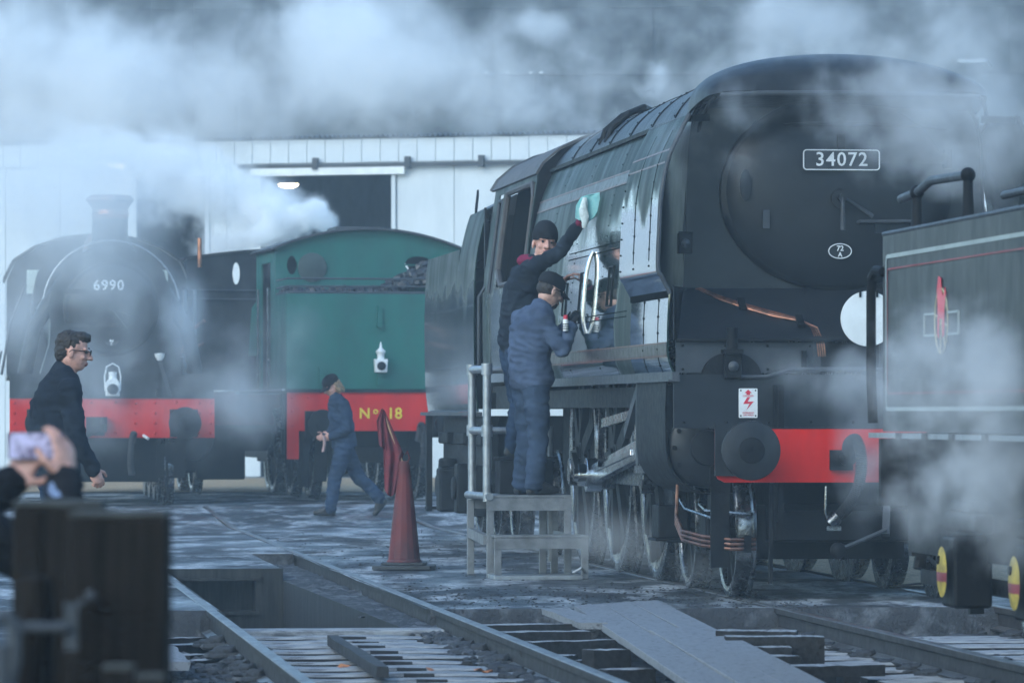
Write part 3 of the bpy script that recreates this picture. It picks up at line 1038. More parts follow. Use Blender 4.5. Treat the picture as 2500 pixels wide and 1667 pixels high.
# ------------------------------------------------------------------ the big air-smoothed locomotive
def wheel(parent, x, y, r, side=-1, kind='spoke', mats=None, z=None, w=.13, ns=12, name='wheel', ca=0.0):
    """a wheel: tyre, web, hub as one part with a bright tyre sub-part; the outer face looks to `side`"""
    z = r if z is None else z
    mb = MB()
    f = side
    mb.lathe([(r * .16, f * .085), (r * .16, f * .02), (r * .10, f * .095)], (0, 0, 0), 'x', 20)
    mb.cyl((f * .0, 0, 0), (f * .12, 0, 0), r * .085, n=14)
    if kind == 'spoke':
        for k in range(ns):
            a = 2 * PI * k / ns
            mb.bar((f * .02, math.cos(a) * r * .12, math.sin(a) * r * .12), (f * .01, math.cos(a) * r * .84, math.sin(a) * r * .84), .05 + r * .01, .045)
    else:        # box-pok style: a dished disc with round holes
        nh = 9
        n = 72
        rin, rout = r * .16, r * .85
        seg = []
        for k in range(nh):
            a = 2 * PI * (k + .5) / nh
            mb.bar((f * .03, math.cos(a) * rin, math.sin(a) * rin), (f * .015, math.cos(a) * rout, math.sin(a) * rout), .10, r * .15)
        mb.lathe([(r * .33, f * .05), (r * .33, -f * .02), (r * .14, -f * .02), (r * .14, f * .06)], (0, 0, 0), 'x', 36)
        mb.lathe([(r * .86, f * .03), (r * .86, -f * .03), (r * .74, -f * .02), (r * .74, f * .03)], (0, 0, 0), 'x', 48)
    W = obj(name, mb, M['frame'], parent, ang=30)
    W.location = (x, y, z)
    W.rotation_euler = (ca, 0, 0)
    tb = MB()
    prof = [(r * .83, f * .045), (r * .84, f * .055), (r * .905, f * .062), (r * .915, f * .055), (r * .925, f * .062), (r * .985, f * .06), (r, f * .045), (r * 1.012, -f * .04), (r * 1.06, -f * .055), (r * 1.06, -f * .075), (r * .84, -f * .075)]
    n = 56
    vs, fs = [], []
    for (rr, h) in prof:
        for k in range(n):
            t = 2 * PI * k / n
            vs.append(Vector((h, rr * math.cos(t), rr * math.sin(t))))
    L = len(prof)
    for i in range(L):
        i2 = (i + 1) % L
        for k in range(n):
            j = (k + 1) % n
            fs.append((i * n + k, i * n + j, i2 * n + j, i2 * n + k))
    tb.add(vs, fs)
    obj('tyre', tb, M['oilsteel'], W, ang=25)
    return W

def buffer(parent, x, y, z, R=.21, out=.5, mat='frame', face='soot'):
    mb = MB()
    mb.box((x, y - .02, z), (.36, .04, .36))
    mb.lathe([(.15, -.03), (.135, -.06), (.11, -.24), (.12, -.25), (.12, -.28)], (x, y, z), 'y', 24)
    mb.lathe([(.075, -.27), (.075, -out + .06)], (x, y, z), 'y', 18)
    b = obj('buffer', mb, M[mat], parent)
    h = MB()
    h.lathe([(R * .45, -out + .07), (R * .97, -out + .045), (R, -out + .03), (R * .985, -out + .012), (R * .8, -out + .002), (R * .45, -out - .010), (.001, -out - .014)], (x, y, z), 'y', 40)
    hd_ = obj('buffer_head', h, M[face], b, ang=50)
    g_ = MB()
    g_.lathe([(R * .44, -out - .006), (R * .43, -out - .016), (R * .36, -out - .021), (.001, -out - .023)], (x, y, z), 'y', 32)
    obj('grease_disc', g_, M['frame'], hd_, ang=50)
    return b

def vac_pipe(parent, pts, r=.045, mat='rubber'):
    """ribbed hose"""
    P = [Vector(p) for p in pts]
    # Catmull-Rom
    out = []
    Q = [P[0]] + P + [P[-1]]
    for i in range(1, len(Q) - 2):
        for k in range(10):
            t = k / 10
            a, b, c, d = Q[i - 1], Q[i], Q[i + 1], Q[i + 2]
            out.append(.5 * ((2 * b) + (c - a) * t + (2 * a - 5 * b + 4 * c - d) * t * t + (3 * b - 3 * c + d - a) * t ** 3))
    out.append(P[-1])
    mb = MB()
    n = len(out)
    # resample finely so that the ribs show
    fine = []
    for i in range(n - 1):
        for k in range(4): fine.append(out[i].lerp(out[i + 1], k / 4))
    fine.append(out[-1])
    mb.tube(fine, r, 10, rf=lambda s: r * (1 + .16 * math.sin(s * len(fine) * 1.57)))
    return obj('vacuum_hose', mb, M[mat], parent)

BX, BY = 2.42, 34.44
eng = thing('steam_locomotive', 'large dark green streamlined steam locomotive with slab front, 34072 plate and red buffer beam', 'locomotive', (BX, BY, 0), TH)

# profiles (left side, x < 0)
CAS = [(-1.272, 1.59), (-1.305, 1.68), (-1.312, 1.80), (-1.308, 2.0), (-1.294, 2.2), (-1.270, 2.45), (-1.238, 2.7), (-1.195, 2.95), (-1.125, 3.2), (-1.03, 3.42)]
DEF = [(-1.300, 2.135), (-1.315, 2.17), (-1.362, 2.26), (-1.386, 2.32), (-1.376, 2.6), (-1.360, 2.85), (-1.31, 3.08), (-1.23, 3.26), (-1.165, 3.385)]
TOP = [(-1.03, 3.42), (-.97, 3.53), (-.86, 3.64), (-.70, 3.735), (-.50, 3.80), (-.25, 3.84), (0, 3.85), (.25, 3.84), (.50, 3.80), (.70, 3.735), (.86, 3.64), (.97, 3.53), (1.03, 3.42)]

def side_sheet(name, prof, y0, y1, parent, mat, sgn=1, solid=.012, ny=3, front=None):
    mb = MB()
    secs = []
    for y in frange(y0, y1, (y1 - y0) / ny):
        secs.append([(sgn * p[0], y, p[1]) for p in prof])
    mb.loft(secs)
    return obj(name, mb, M[mat], parent, solid=solid, ang=40)
def dense(prof, n=4):
    out = []
    for a, b in zip(prof[:-1], prof[1:]):
        for k in range(n): out.append((a[0] + (b[0] - a[0]) * k / n, a[1] + (b[1] - a[1]) * k / n))
    out.append(prof[-1])
    return out
def spl(prof, n=4):
    """Catmull-Rom through a profile"""
    Q = [prof[0]] + list(prof) + [prof[-1]]
    out = []
    for i in range(1, len(Q) - 2):
        a, b, c, d = (Vector((q[0], q[1])) for q in Q[i - 1:i + 3])
        for k in range(n):
            t = k / n
            v = .5 * ((2 * b) + (c - a) * t + (2 * a - 5 * b + 4 * c - d) * t * t + (3 * b - 3 * c + d - a) * t ** 3)
            out.append((v.x, v.y))
    out.append(tuple(prof[-1]))
    return out
CASs, DEFs, TOPs = spl(CAS), spl(DEF), spl(TOP)

# casing: panels along each side, joints between them
joints = [2.14, 3.9, 5.75, 7.5, 9.12]
for sgn in (1, -1):
    for a, b in zip(joints[:-1], joints[1:]):
        side_sheet('casing_panel', CASs, a + .004, b - .004, eng, 'green', sgn)
    low = [p for p in CASs if p[1] <= 2.2]
    side_sheet('casing_panel', low, .27, 2.135, eng, 'deflector', sgn)
    d = side_sheet('smoke_deflector', DEFs, .24, 2.16, eng, 'deflector', sgn, solid=.02)
    mb = MB(); mb.tube([(sgn * p[0], .235, p[1]) for p in DEFs], .016, 8)
    obj('deflector_bead', mb, M['greyplate'], d)
    mb = MB(); mb.tube([(sgn * DEFs[-1][0], .24, DEFs[-1][1]), (sgn * DEFs[-1][0], 2.16, DEFs[-1][1])], .014, 8)
    obj('deflector_bead', mb, M['greyplate'], d)
    # inner wall of the smoke channel
    side_sheet('smokebox_side', [(-1.03, 3.42), (-1.06, 3.2), (-1.08, 2.6), (-1.10, 2.1)], .95, 2.2, eng, 'front', sgn)
    # bottom edge strip
    mb = MB(); mb.box((sgn * 1.262, 4.66, 1.565), (.05, 8.9, .055)); mb.box((sgn * 1.275, 4.66, 1.532), (.08, 8.9, .014))
    obj('casing_sill', mb, M['greyplate'], eng)
# lining bands on the left casing
def band(y0, y1, z, h, mat, off=.004, prof=CASs, n=6, sgn=1):
    def xz(zz):
        for a, b in zip(prof[:-1], prof[1:]):
            if a[1] <= zz <= b[1]:
                t = (zz - a[1]) / (b[1] - a[1])
                return a[0] + (b[0] - a[0]) * t
        return prof[-1][0]
    mb = MB()
    secs = []
    for y in (y0, y1):
        secs.append([(sgn * (xz(z - h / 2) - off - .006), y, z - h / 2), (sgn * (xz(z + h / 2) - off - .006), y, z + h / 2)])
    mb.loft(secs)
    return obj('lining_band', mb, M[mat], eng, solid=.002)
M['lining'] = mk('lining_paint', (.11, .045, .03), .4, scale=5, var=.2, bump=0)
M['liningblack'] = mk('lining_black', (.030, .022, .018), .36, scale=5, var=.2, bump=0)
for (y0, y1, pr) in ((.26, 2.15, DEFs), (2.15, 9.1, CASs)):
    band(y0, y1, 3.10, .075, 'liningblack', .003, pr)
    band(y0, y1, 3.145, .014, 'lining', .006, pr)
    band(y0, y1, 3.055, .014, 'lining', .006, pr)
band(.28, 9.1, 1.75, .075, 'liningblack', .003)
band(.28, 9.1, 1.795, .012, 'lining', .006)
band(.28, 9.1, 1.705, .012, 'lining', .006)

def xz_of(prof, zz):
    for a, b in zip(prof[:-1], prof[1:]):
        if a[1] <= zz <= b[1]:
            t = (zz - a[1]) / (b[1] - a[1])
            return a[0] + (b[0] - a[0]) * t
    return prof[-1][0]
# rivets and seams
rv = MB()
def rivet_line(p0, p1, n, r=.010):
    p0, p1 = Vector(p0), Vector(p1)
    for i in range(n):
        p = p0.lerp(p1, i / max(1, n - 1))
        rv.sphere(p, r, 6)
def rivet_vert(y, prof, z0, z1, n, r=.006, off=.007):
    for i in range(n):
        z = z0 + (z1 - z0) * i / (n - 1)
        rv.sphere((xz_of(prof, z) - off, y, z), r, 6)
for y in (.62, 1.42, 2.10): rivet_vert(y, DEFs, 2.34, 3.05, 7, .008, .011)
for y in (.72, 1.45): rivet_vert(y, CASs, 1.64, 2.1, 5, .009)
for (y, pr) in ((.62, DEFs), (1.42, DEFs), (.72, CASs), (1.45, CASs)):
    rv.tube([(q[0] - .011 if pr is DEFs else q[0] - .007, y, q[1]) for q in pr if (pr is DEFs and 2.32 < q[1] < 3.3) or (pr is CASs and q[1] < 2.12)], .0028, 4)
for i in range(30):                       # hinge line under the deflector
    y = .30 + i * .062
    rv.box((-1.310, y, 2.135), (.025, .018, .045))
for y in joints[1:-1]: rivet_vert(y + .05, CASs, 1.65, 3.3, 22)
for z in (2.02, 2.06, 2.55, 2.60):
    for i in range(70):
        y = 2.4 + i * .055
        rv.sphere((xz_of(CASs, z) - .007, y, z), .005, 6)
obj('rivets_and_hinge', rv, M['rivet'], eng, kind='stuff').name = 'rivet_row'
# access plates on the side
for (y0, y1, z0, z1) in ((3.3, 3.55, 2.12, 2.42), (5.0, 5.25, 2.12, 2.42), (6.1, 6.3, 2.1, 2.36)):
    mb = MB()
    a, b = xz_of(CASs, z0) - .012, xz_of(CASs, z1) - .012
    for (p, q) in (((a, y0, z0), (b, y0, z1)), ((a, y0, z0), (a, y1, z0)), ((b, y0, z1), (b, y1, z1)), ((a, y1, z0), (b, y1, z1))):
        mb.tube([p, q], .006, 5)
    obj('access_hatch', mb, M['frame'], eng)
# long bright handrail on the side
mb = MB()
pts = []
for i in range(15):
    z = 1.93 + (2.57 - 1.93) * i / 14
    bow = .035 * (1 - (2 * i / 14 - 1) ** 4)
    pts.append((xz_of(CASs, z) - .015 - bow, 4.62 - .0 * z, z))
mb.tube(pts, .018, 10)
obj('handrail', mb, M['steel'], eng)

# boiler-top cladding with straps, hood at the front
cl = [1.0, 1.9, 3.1, 4.3, 5.5, 6.7, 7.9, 9.12]
for a, b in zip(cl[:-1], cl[1:]):
    mb = MB(); mb.loft([[(p[0], y, p[1]) for p in TOPs] for y in (a, (a + b) / 2, b - .004)])
    obj('top_cladding_sheet', mb, M['soot'], eng, solid=.01)
for y in cl[1:-1]:
    mb = MB(); mb.loft([[(p[0] * 1.006, yy, p[1] + .010) for p in TOPs] for yy in (y - .03, y + .03)])
    obj('cladding_strap', mb, M['frame'], eng, solid=.006)
rv = MB()
for y in cl[:-1]:
    for i in range(2, len(TOPs) - 2, 3):
        rv.sphere((TOPs[i][0] * 1.006, y + .045, TOPs[i][1] + .010), .010, 6)
obj('strap_rivet', rv, M['rivet'], eng, kind='stuff')
mb = MB()                                 # gutter edge between side and top
mb.box((-1.04, 5.6, 3.425), (.06, 7.0, .03)); mb.box((1.04, 5.6, 3.425), (.06, 7.0, .03))
obj('gutter', mb, M['frame'], eng)
mb = MB()                                 # bent pipe over the top
for dy in (0, .35):
    mb.tube([(-.98, 6.0 + dy, 3.5), (-.94, 6.0 + dy, 3.62), (-.80, 6.0 + dy, 3.74), (-.66, 6.1 + dy, 3.80), (-.55, 6.5 + dy, 3.80)], .028, 8)
obj('top_pipe', mb, M['frame'], eng)
mb = MB()
hoodsecs = []
NH = 12
for k in range(NH + 1):
    t = k / NH
    y = .36 + .74 * t
    e = math.sqrt(max(0, 1 - (1 - t) ** 2))
    hw = .915 + .12 * e ** .8
    base = 3.545 - .10 * t
    apex = 3.565 + .30 * e
    sec = []
    for i in range(33):
        u = -1 + 2 * i / 32
        xx = hw * math.sin(u * PI / 2)
        c = math.cos(u * PI / 2)
        zz = base + (apex - base) * (c ** (.75))
        sec.append((xx, y, zz))
    hoodsecs.append(sec)
mb.loft(hoodsecs)
obj('smoke_hood', mb, M['soot'], eng, solid=.02, ang=60)
mb = MB()
mb.tube([(-.925, .37, 3.535), (-.6, .352, 3.548), (0, .35, 3.552), (.6, .352, 3.548), (.925, .37, 3.535)], .018, 8)
obj('hood_lip', mb, M['greyplate'], eng)
mb = MB(); mb.loft([[(-.9, .42, 3.535), (0, .40, 3.545), (.9, .42, 3.535)], [(-1.0, 1.05, 3.47), (0, 1.05, 3.50), (1.0, 1.05, 3.47)]])
obj('hood_soffit', mb, M['frame'], eng, solid=.01)
for sgn in (-1, 1):
    mb = MB(); mb.tube([(sgn * 1.02, .75, 3.30), (sgn * 1.03, .62, 3.36), (sgn * .99, .50, 3.47), (sgn * .95, .45, 3.53)], .014, 8)
    obj('hood_stay', mb, M['frame'], eng)
    mb = MB(); mb.bar((sgn * 1.16, .26, 3.36), (sgn * .98, .55, 3.385), .02, .05); obj('deflector_stay', mb, M['frame'], eng)

# smokebox front, door
FY = .98
mb = MB()
outer = [(-1.09, 1.83), (1.09, 1.83), (1.10, 2.6), (1.05, 3.3), (.95, 3.53), (-.95, 3.53), (-1.05, 3.3), (-1.10, 2.6)]
mb.prism(outer, FY, FY + .03)
obj('smokebox_front', mb, M['front'], eng)
for sgn in (-1, 1):                       # curved cheeks from the front plate out to the deflectors
    mb = MB()
    secs = []
    for t in np.linspace(0, 1, 9):
        a = t * PI / 2
        x = 1.02 + .245 * math.sin(a)
        y = FY - .01 - .66 * (1 - math.cos(a))
        secs.append([(sgn * x, y, 1.82), (sgn * x, y, 2.20)])
    mb.loft(secs)
    obj('front_cheek', mb, M['front'], eng, solid=.01, ang=60)
mb = MB()
nd, na = 14, 56
vs, fs = [], []
for i in range(nd + 1):
    r = i / nd
    for k in range(na):
        t = 2 * PI * k / na
        vs.append((.80 * r * math.cos(t), FY - .045 - .17 * math.sqrt(max(0, 1 - (r * .97) ** 2)) , 2.875 + .665 * r * math.sin(t)))
for i in range(nd):
    for k in range(na):
        j = (k + 1) % na
        fs.append((i * na + k, i * na + j, (i + 1) * na + j, (i + 1) * na + k))
mb.add(vs, fs)
mb.lathe([(.80, -.06), (.835, -.045), (.84, 0)], (0, FY, 2.875), 'y', 56, sz=.665 / .80)
door = obj('smokebox_door', mb, M['front'], eng, ang=60)
def door_y(x, z):
    r = math.sqrt((x / .80) ** 2 + ((z - 2.875) / .665) ** 2)
    return FY - .045 - .17 * math.sqrt(max(0, 1 - (min(r, 1) * .97) ** 2))
for z in (2.62, 3.12):                    # hinge straps on the right hand edge
    mb = MB(); mb.bar((.25, door_y(.25, z) - .012, z), (.78, door_y(.74, z) - .02, z), .022, .07); mb.cyl((.80, FY - .08, z - .07), (.80, FY - .08, z + .07), .035, n=10)
    obj('door_hinge', mb, M['front'], door)
mb = MB(); mb.cyl((0, door_y(0, 2.83) + .02, 2.83), (0, door_y(0, 2.83) - .10, 2.83), .03, n=14); mb.cyl((0, door_y(0, 2.83) - .02, 2.83), (0, door_y(0, 2.83) - .03, 2.83), .07, n=18)
obj('door_spindle', mb, M['front'], door)
sy = door_y(0, 2.83)
mb = MB(); mb.tube([(0, sy - .09, 2.83), (0, sy - .10, 2.60)], .014, 8, rf=lambda s: .012 + .008 * s); obj('door_handle', mb, M['greyplate'], door)
mb = MB(); mb.tube([(.03, sy - .06, 2.825), (.225, sy - .05, 2.70)], .012, 8, rf=lambda s: .010 + .007 * s); obj('door_handle', mb, M['greyplate'], door)
mb = MB(); mb.box((-.53, door_y(-.53, 2.68) - .015, 2.68), (.05, .03, .13)); obj('door_lamp_bracket', mb, M['greyplate'], door)
mb = MB(); mb.lathe([(.055, .0), (.07, -.04), (.07, -.05), (.01, -.055)], (-.68, door_y(-.68, 2.92) - .01, 2.92), 'y', 18, sx=.6, sz=1.6); obj('door_clamp', mb, M['front'], door)
# number plate
def rplate(w, h, r, t):
    pts = []
    for (cx, cz, a0) in ((w / 2 - r, h / 2 - r, 0), (-w / 2 + r, h / 2 - r, 90), (-w / 2 + r, -h / 2 + r, 180), (w / 2 - r, -h / 2 + r, 270)):
        for k in range(5):
            a = math.radians(a0 + 90 * k / 4)
            pts.append((cx + r * math.cos(a), cz + r * math.sin(a)))
    return pts
PZ = 3.10
py = door_y(0, PZ) - .055
mb = MB(); mb.prism([(p[0], p[1] + PZ) for p in rplate(.555, .15, .025, 0)], py, py + .014)
npl = obj('number_plate', mb, M['greyplate'], eng)
mb = MB(); mb.tube([(p[0], py - .002, p[1] + PZ) for p in rplate(.545, .14, .022, 0)], .005, 6, closed=True); obj('plate_rim', mb, M['letter'], npl)
text('plate_number', '34072', .138, M['letter'], npl, (0, py - .003, PZ), extrude=.004, spacing=1.12, bold=.0012)
mb = MB(); mb.box((0, py + .03, PZ + .10), (.05, .05, .16)); obj('lamp_iron', mb, M['frame'], eng)
# shed plate
SZ, SXc = 2.455, 0.0
py = door_y(SXc, SZ) - .02
mb = MB(); mb.lathe([(.088, .012), (.088, 0)], (SXc, py, SZ), 'y', 32, sz=.62); sp = obj('shed_plate', mb, M['front'], eng)
mb = MB(); mb.tube([(SXc + .082 * math.cos(2 * PI * k / 32), py - .002, SZ + .052 * math.sin(2 * PI * k / 32)) for k in range(32)], .004, 5, closed=True); obj('plate_rim', mb, M['letter'], sp)
text('plate_number', '72', .052, M['letter'], sp, (SXc, py - .003, SZ + .018), extrude=.002, bold=.001)
text('plate_number', 'A', .046, M['letter'], sp, (SXc, py - .003, SZ - .026), extrude=.002, bold=.001)
mb = MB(); mb.tube([(.12, FY - .18, 2.655), (.14, FY - .24, 2.665), (.55, FY - .24, 2.668), (.57, FY - .16, 2.66)], .014, 8); obj('door_rail', mb, M['greyplate'], eng)
mb = MB(); mb.tube([(-.55, FY - .05, 3.345), (-.2, FY - .22, 3.36), (.5, FY - .2, 3.355), (.8, FY - .05, 3.34)], .012, 8); obj('door_rail', mb, M['front'], eng)

# sloping front apron, vertical front plates
mb = MB()
mb.loft([[(-1.235, .31, 1.815), (1.235, .31, 1.815)], [(-1.10, FY - .02, 2.19), (1.10, FY - .02, 2.19)]])
obj('front_apron', mb, M['front'], eng, solid=.012)
mb = MB(); mb.box((0, .285, 1.815), (2.5, .06, .016)); obj('apron_edge', mb, M['frame'], eng)
# lower plates: left, centre, right with a dark half-round recess and an opening
mb = MB(); mb.prism([(-1.25, 1.585), (-.25, 1.585), (-.25, 1.80), (-1.25, 1.80)], .31, .33); obj('front_plate', mb, M['greyplate'], eng)
mb = MB(); mb.prism([(.22, 1.585), (1.25, 1.585), (1.25, 1.80), (.22, 1.80)], .31, .33); obj('front_plate', mb, M['greyplate'], eng)
mb = MB(); mb.prism([(-.25, 1.62), (.22, 1.62), (.22, 1.80), (-.25, 1.80)], .45, .47); obj('recess_plate', mb, M['frame'], eng)
mb = MB()
for x in (-.25, .22): mb.box((x, .32, 1.70), (.05, .03, .22))
mb.box((-.015, .32, 1.615), (.48, .03, .03)); obj('recess_frame', mb, M['greyplate'], eng)
mb = MB(); mb.prism([(-.86 + .21 * math.cos(PI * k / 16), 1.56 + .17 * math.sin(PI * k / 16)) for k in range(17)], .27, .31); obj('lamp_recess', mb, M['frame'], eng)
mb = MB(); mb.prism([(-1.27, 1.20), (1.27, 1.20), (1.27, 1.575), (-1.27, 1.575)], .26, .28); lowp = obj('lower_front_plate', mb, M['front'], eng)
mb = MB(); mb.tube([(-.82, .24, 1.555), (-.62, .235, 1.56), (-.52, .23, 1.59), (-.45, .23, 1.61), (.9, .23, 1.605)], .016, 8); obj('grab_rail', mb, M['greyplate'], eng)
rv = MB()
for x in np.linspace(-1.2, 1.2, 9):
    for z in (1.61, 1.775): rv.sphere((x, .306, z), .010, 6)
    rv.sphere((x, .256, 1.24), .010, 6)
obj('front_rivet', rv, M['frame'], eng, kind='stuff')
def marker_lamp(x, y, z, s=1.0):
    mb = MB(); mb.box((x, y, z), (.11 * s, .09, .16 * s)); mb.box((x, y - .05, z + .085 * s), (.115 * s, .05, .012))
    l = obj('marker_lamp', mb, M['frame'], eng, bevel=.008)
    mb = MB(); mb.lathe([(.036 * s, .0), (.034 * s, -.02), (.02 * s, -.035), (.002, -.04)], (x, y - .045, z), 'y', 16); obj('lamp_lens', mb, M['greyplate'], l)
marker_lamp(-1.14, .62, 2.50, .9)
marker_lamp(-.86, .24, 1.63, 1.05)
marker_lamp(.33, .24, 1.63, 1.05)
mb = MB(); mb.cyl((-.86, .26, 1.73), (-.86, .26, 1.90), .04, n=12); mb.box((-.86, .25, 1.735), (.14, .12, .03)); obj('lamp_socket', mb, M['frame'], eng)
mb = MB(); mb.box((-.35, .27, 1.68), (.035, .03, .12)); mb.cyl((-.345, .25, 1.705), (-.345, .27, 1.705), .018, n=10); obj('catch', mb, M['frame'], eng)
# copper pipes over the apron
for k in range(4):
    o_ = .020 * k
    mb = MB()
    def ap(x, t, lift=.022): return (x, .31 + (FY - .33) * t - lift * .5, 1.815 + .375 * t + lift)
    mb.tube([ap(-1.02 + o_ * .3, .93), ap(-.98, .95 - o_), ap(-.86, .80 - o_ * 1.4), ap(-.72, .66 - o_ * 1.4), ap(-.52, .50 - o_ * 1.6), ap(-.34 + o_ * .4, .36 - o_), ap(-.27 + o_ * .7, .18), (-.25 + o_ * .8, .30, 1.79), (-.24 + o_ * .8, .30, 1.70)], .006, 6)
    obj('copper_pipe', mb, M['copper'], eng)
for (x, t) in ((-.72, .66), (-.34, .33)):
    mb = MB(); mb.bar(ap(x, t + .06, .03), ap(x, t - .14, .03), .05, .02)
    obj('pipe_clip', mb, M['frame'], eng)

# danger sign: fixed enamel plate on the lower front plate
SGX, SGZ = -.748, 1.375
sign = thing('warning_sign', 'small white enamel overhead wire danger plate with red lightning bolt on the locomotive front', 'sign')
sign.parent = None
sign.location = eng.matrix_basis @ Vector((SGX, .25, SGZ))
sign.location = Vector((BX, BY, 0)) + Matrix.Rotation(TH, 3, 'Z') @ Vector((SGX, .252, SGZ))
sign.rotation_euler = (0, 0, TH)
mb = MB(); mb.prism(rplate(.132, .205, .006, 0), -.004, .004); obj('plate', mb, M['white'], sign)
M['signred'] = mk('sign_red', (.62, .03, .06), .45, var=.1, bump=0)
mb = MB(); mb.prism([(0, .094), (.027, .070), (.013, .070), (.013, .058), (-.013, .058), (-.013, .070), (-.027, .070)], -.006, -.0045); obj('arrow', mb, M['signred'], sign)
mb = MB(); mb.prism([(-.006, .042), (.014, .042), (-.004, .010), (.040, .012), (-.014, -.050), (.010, -.004), (-.036, -.006)], -.006, -.0045); obj('lightning_bolt', mb, M['signred'], sign)
text('lettering', 'DANGER', .019, M['signred'], sign, (0, -.006, .050), extrude=.0006)
text('lettering', 'OVERHEAD', .016, M['signred'], sign, (0, -.006, -.068), extrude=.0006)
text('lettering', 'LIVE WIRES', .015, M['signred'], sign, (0, -.006, -.084), extrude=.0006)
mb = MB()
for x in (-.052, .052):
    for z in (-.088, .088): mb.sphere((x, -.005, z), .006, 6)
obj('screw', mb, M['frame'], sign)

# white headcode disc hanging on the front
dsc = thing('headcode_disc', 'round white headcode disc hanging on the front of the big locomotive', 'disc', Vector((BX, BY, 0)) + Matrix.Rotation(TH, 3, 'Z') @ Vector((.095, .22, 1.965)), TH)
mb = MB(); mb.lathe([(.192, .006), (.194, .0), (.192, -.004), (.001, -.004)], (0, 0, 0), 'y', 48); obj('disc_plate', mb, M['white'], dsc)
mb = MB()
for x in (-.055, .065): mb.box((x, -.008, .175), (.014, .012, .05))
obj('disc_hook', mb, M['frame'], dsc)
mb = MB(); mb.box((0, .012, -.03), (.03, .015, .26)); obj('disc_back_strap', mb, M['frame'], dsc)

# buffer beam and what hangs on it
mb = MB()
bp_ = [(-1.02, 1.20), (-1.02, .90), (-1.0, .85), (-.95, .825), (.95, .825), (1.0, .85), (1.02, .90), (1.02, 1.20)]
mb.prism(bp_, 0, .035); beam = obj('buffer_beam', mb, M['red'], eng)
mb = MB(); mb.prism([(-1.02, 1.196), (1.02, 1.196), (1.02, 1.206), (-1.02, 1.206)], -.004, .27); obj('beam_top', mb, M['front'], eng)
rv = MB()
for x in (-.98, 0.98):
    for z in np.linspace(.9, 1.15, 5): rv.sphere((x, -.002, z), .012, 6)
obj('beam_rivet', rv, M['red'], beam, kind='stuff')
for sgn in (-1, 1): buffer(eng, sgn * .845, 0, 1.05, .205, .50, 'soot', 'soot')
HX = .42
mb = MB(); mb.box((HX, -.02, 1.0), (.16, .04, .22)); mb.tube([(HX, -.02, 1.03), (HX, -.20, 1.03), (HX, -.26, 1.06), (HX, -.28, 1.0), (HX, -.24, .95), (HX, -.17, .97)], .035, 8); obj('coupling_hook', mb, M['frame'], eng)
for k in range(3):
    c_ = Vector((HX, -.22 + .01 * k, .90 - k * .15))
    mb = MB(); mb.tube([c_ + Vector(((.045 if k % 2 == 0 else .005) * math.cos(a), (.005 if k % 2 == 0 else .045) * math.cos(a), .09 * math.sin(a))) for a in np.linspace(0, 2 * PI, 14)[:-1]], .016, 6, closed=True)
    obj('coupling_link', mb, M['frame'], eng)
hose = vac_pipe(eng, [(-.10, -.06, 1.00), (-.10, -.12, 1.09), (-.06, -.15, 1.12), (-.03, -.16, 1.04), (-.025, -.16, .90), (-.06, -.16, .76), (-.13, -.16, .65), (-.20, -.16, .58)], .040)
mb = MB(); mb.cyl((-.19, -.16, .59), (-.25, -.16, .54), .05, .04, n=12); mb.box((-.22, -.17, .51), (.10, .05, .03)); mb.tube([(-.25, -.17, .55), (-.28, -.17, .62), (-.27, -.16, .80)], .008, 6); obj('hose_coupling', mb, M['oilsteel'], hose)
mb = MB(); mb.cyl((-.10, 0, 1.0), (-.10, -.10, 1.0), .06, n=14); mb.box((-.14, -.03, .98), (.16, .03, .14)); obj('hose_standpipe', mb, M['frame'], eng)
mb = MB(); mb.tube([(.16, -.12, .50), (-.16, -.12, .365)], .014, 8); mb.bar((.16, -.1, .46), (.2, .05, .75), .05, .05); obj('weighted_arm', mb, M['greyplate'], eng)
mb = MB(); mb.sphere((-.18, -.12, .355), .058, 16); obj('ball_weight', mb, M['frame'], eng, ang=60)
mb = MB(); mb.bar((.34, -.05, .42), (.62, -.1, .16), .05, .03); mb.bar((.25, -.1, .11), (.62, -.15, .15), .10, .012); obj('brake_rod', mb, M['frame'], eng)
mb = MB(); mb.cyl((.62, -.06, 1.15), (.62, -.06, .70), .03, n=10); mb.box((.62, -.04, 1.12), (.14, .06, .12)); obj('steam_heat_pipe', mb, M['frame'], eng)
for x in (-.62, .62):
    mb = MB(); mb.bar((x, .05, .82), (x, .08, .12), .05, .025); obj('guard_iron', mb, M['frame'], eng)

# frames and everything dark between the wheels
mb = MB()
for x in (-.55, .55): mb.span((x - .02, .04, .55), (x + .02, 12.2, 1.5))
mb.span((-.98, .32, 1.2), (.98, 1.2, 1.5))
mb.span((-.53, .3, .95), (.53, 1.2, 1.3))
mb.span((-.5, 3.0, .6), (.5, 11.9, .9))
mb.span((-1.2, 1.2, 1.35), (1.2, 12.2, 1.5))
obj('main_frame', mb, M['frame'], eng)
mb = MB(); mb.span((-.55, .25, .42), (.55, 3.3, .62)); mb.span((-.66, .4, .36), (-.60, 3.2, .66)); mb.span((.60, .4, .36), (.66, 3.2, .66)); mb.span((-.6, 1.5, .25), (.6, 1.7, .62))
obj('bogie_frame', mb, M['frame'], eng)
for y in (.85, 2.755):
    for sgn in (-1, 1):
        wheel(eng, sgn * .745, y, .47, sgn, 'spoke', ns=10)
    mb = MB(); mb.cyl((-.7, y, .47), (.7, y, .47), .08, n=12); obj('axle', mb, M['frame'], eng)
    mb = MB(); mb.box((-.90, y, .47), (.16, .3, .26)); mb.box((-.88, y, .70), (.1, .22, .22)); obj('axle_box', mb, M['frame'], eng, bevel=.02)
DR = [4.43, 6.68, 8.93]
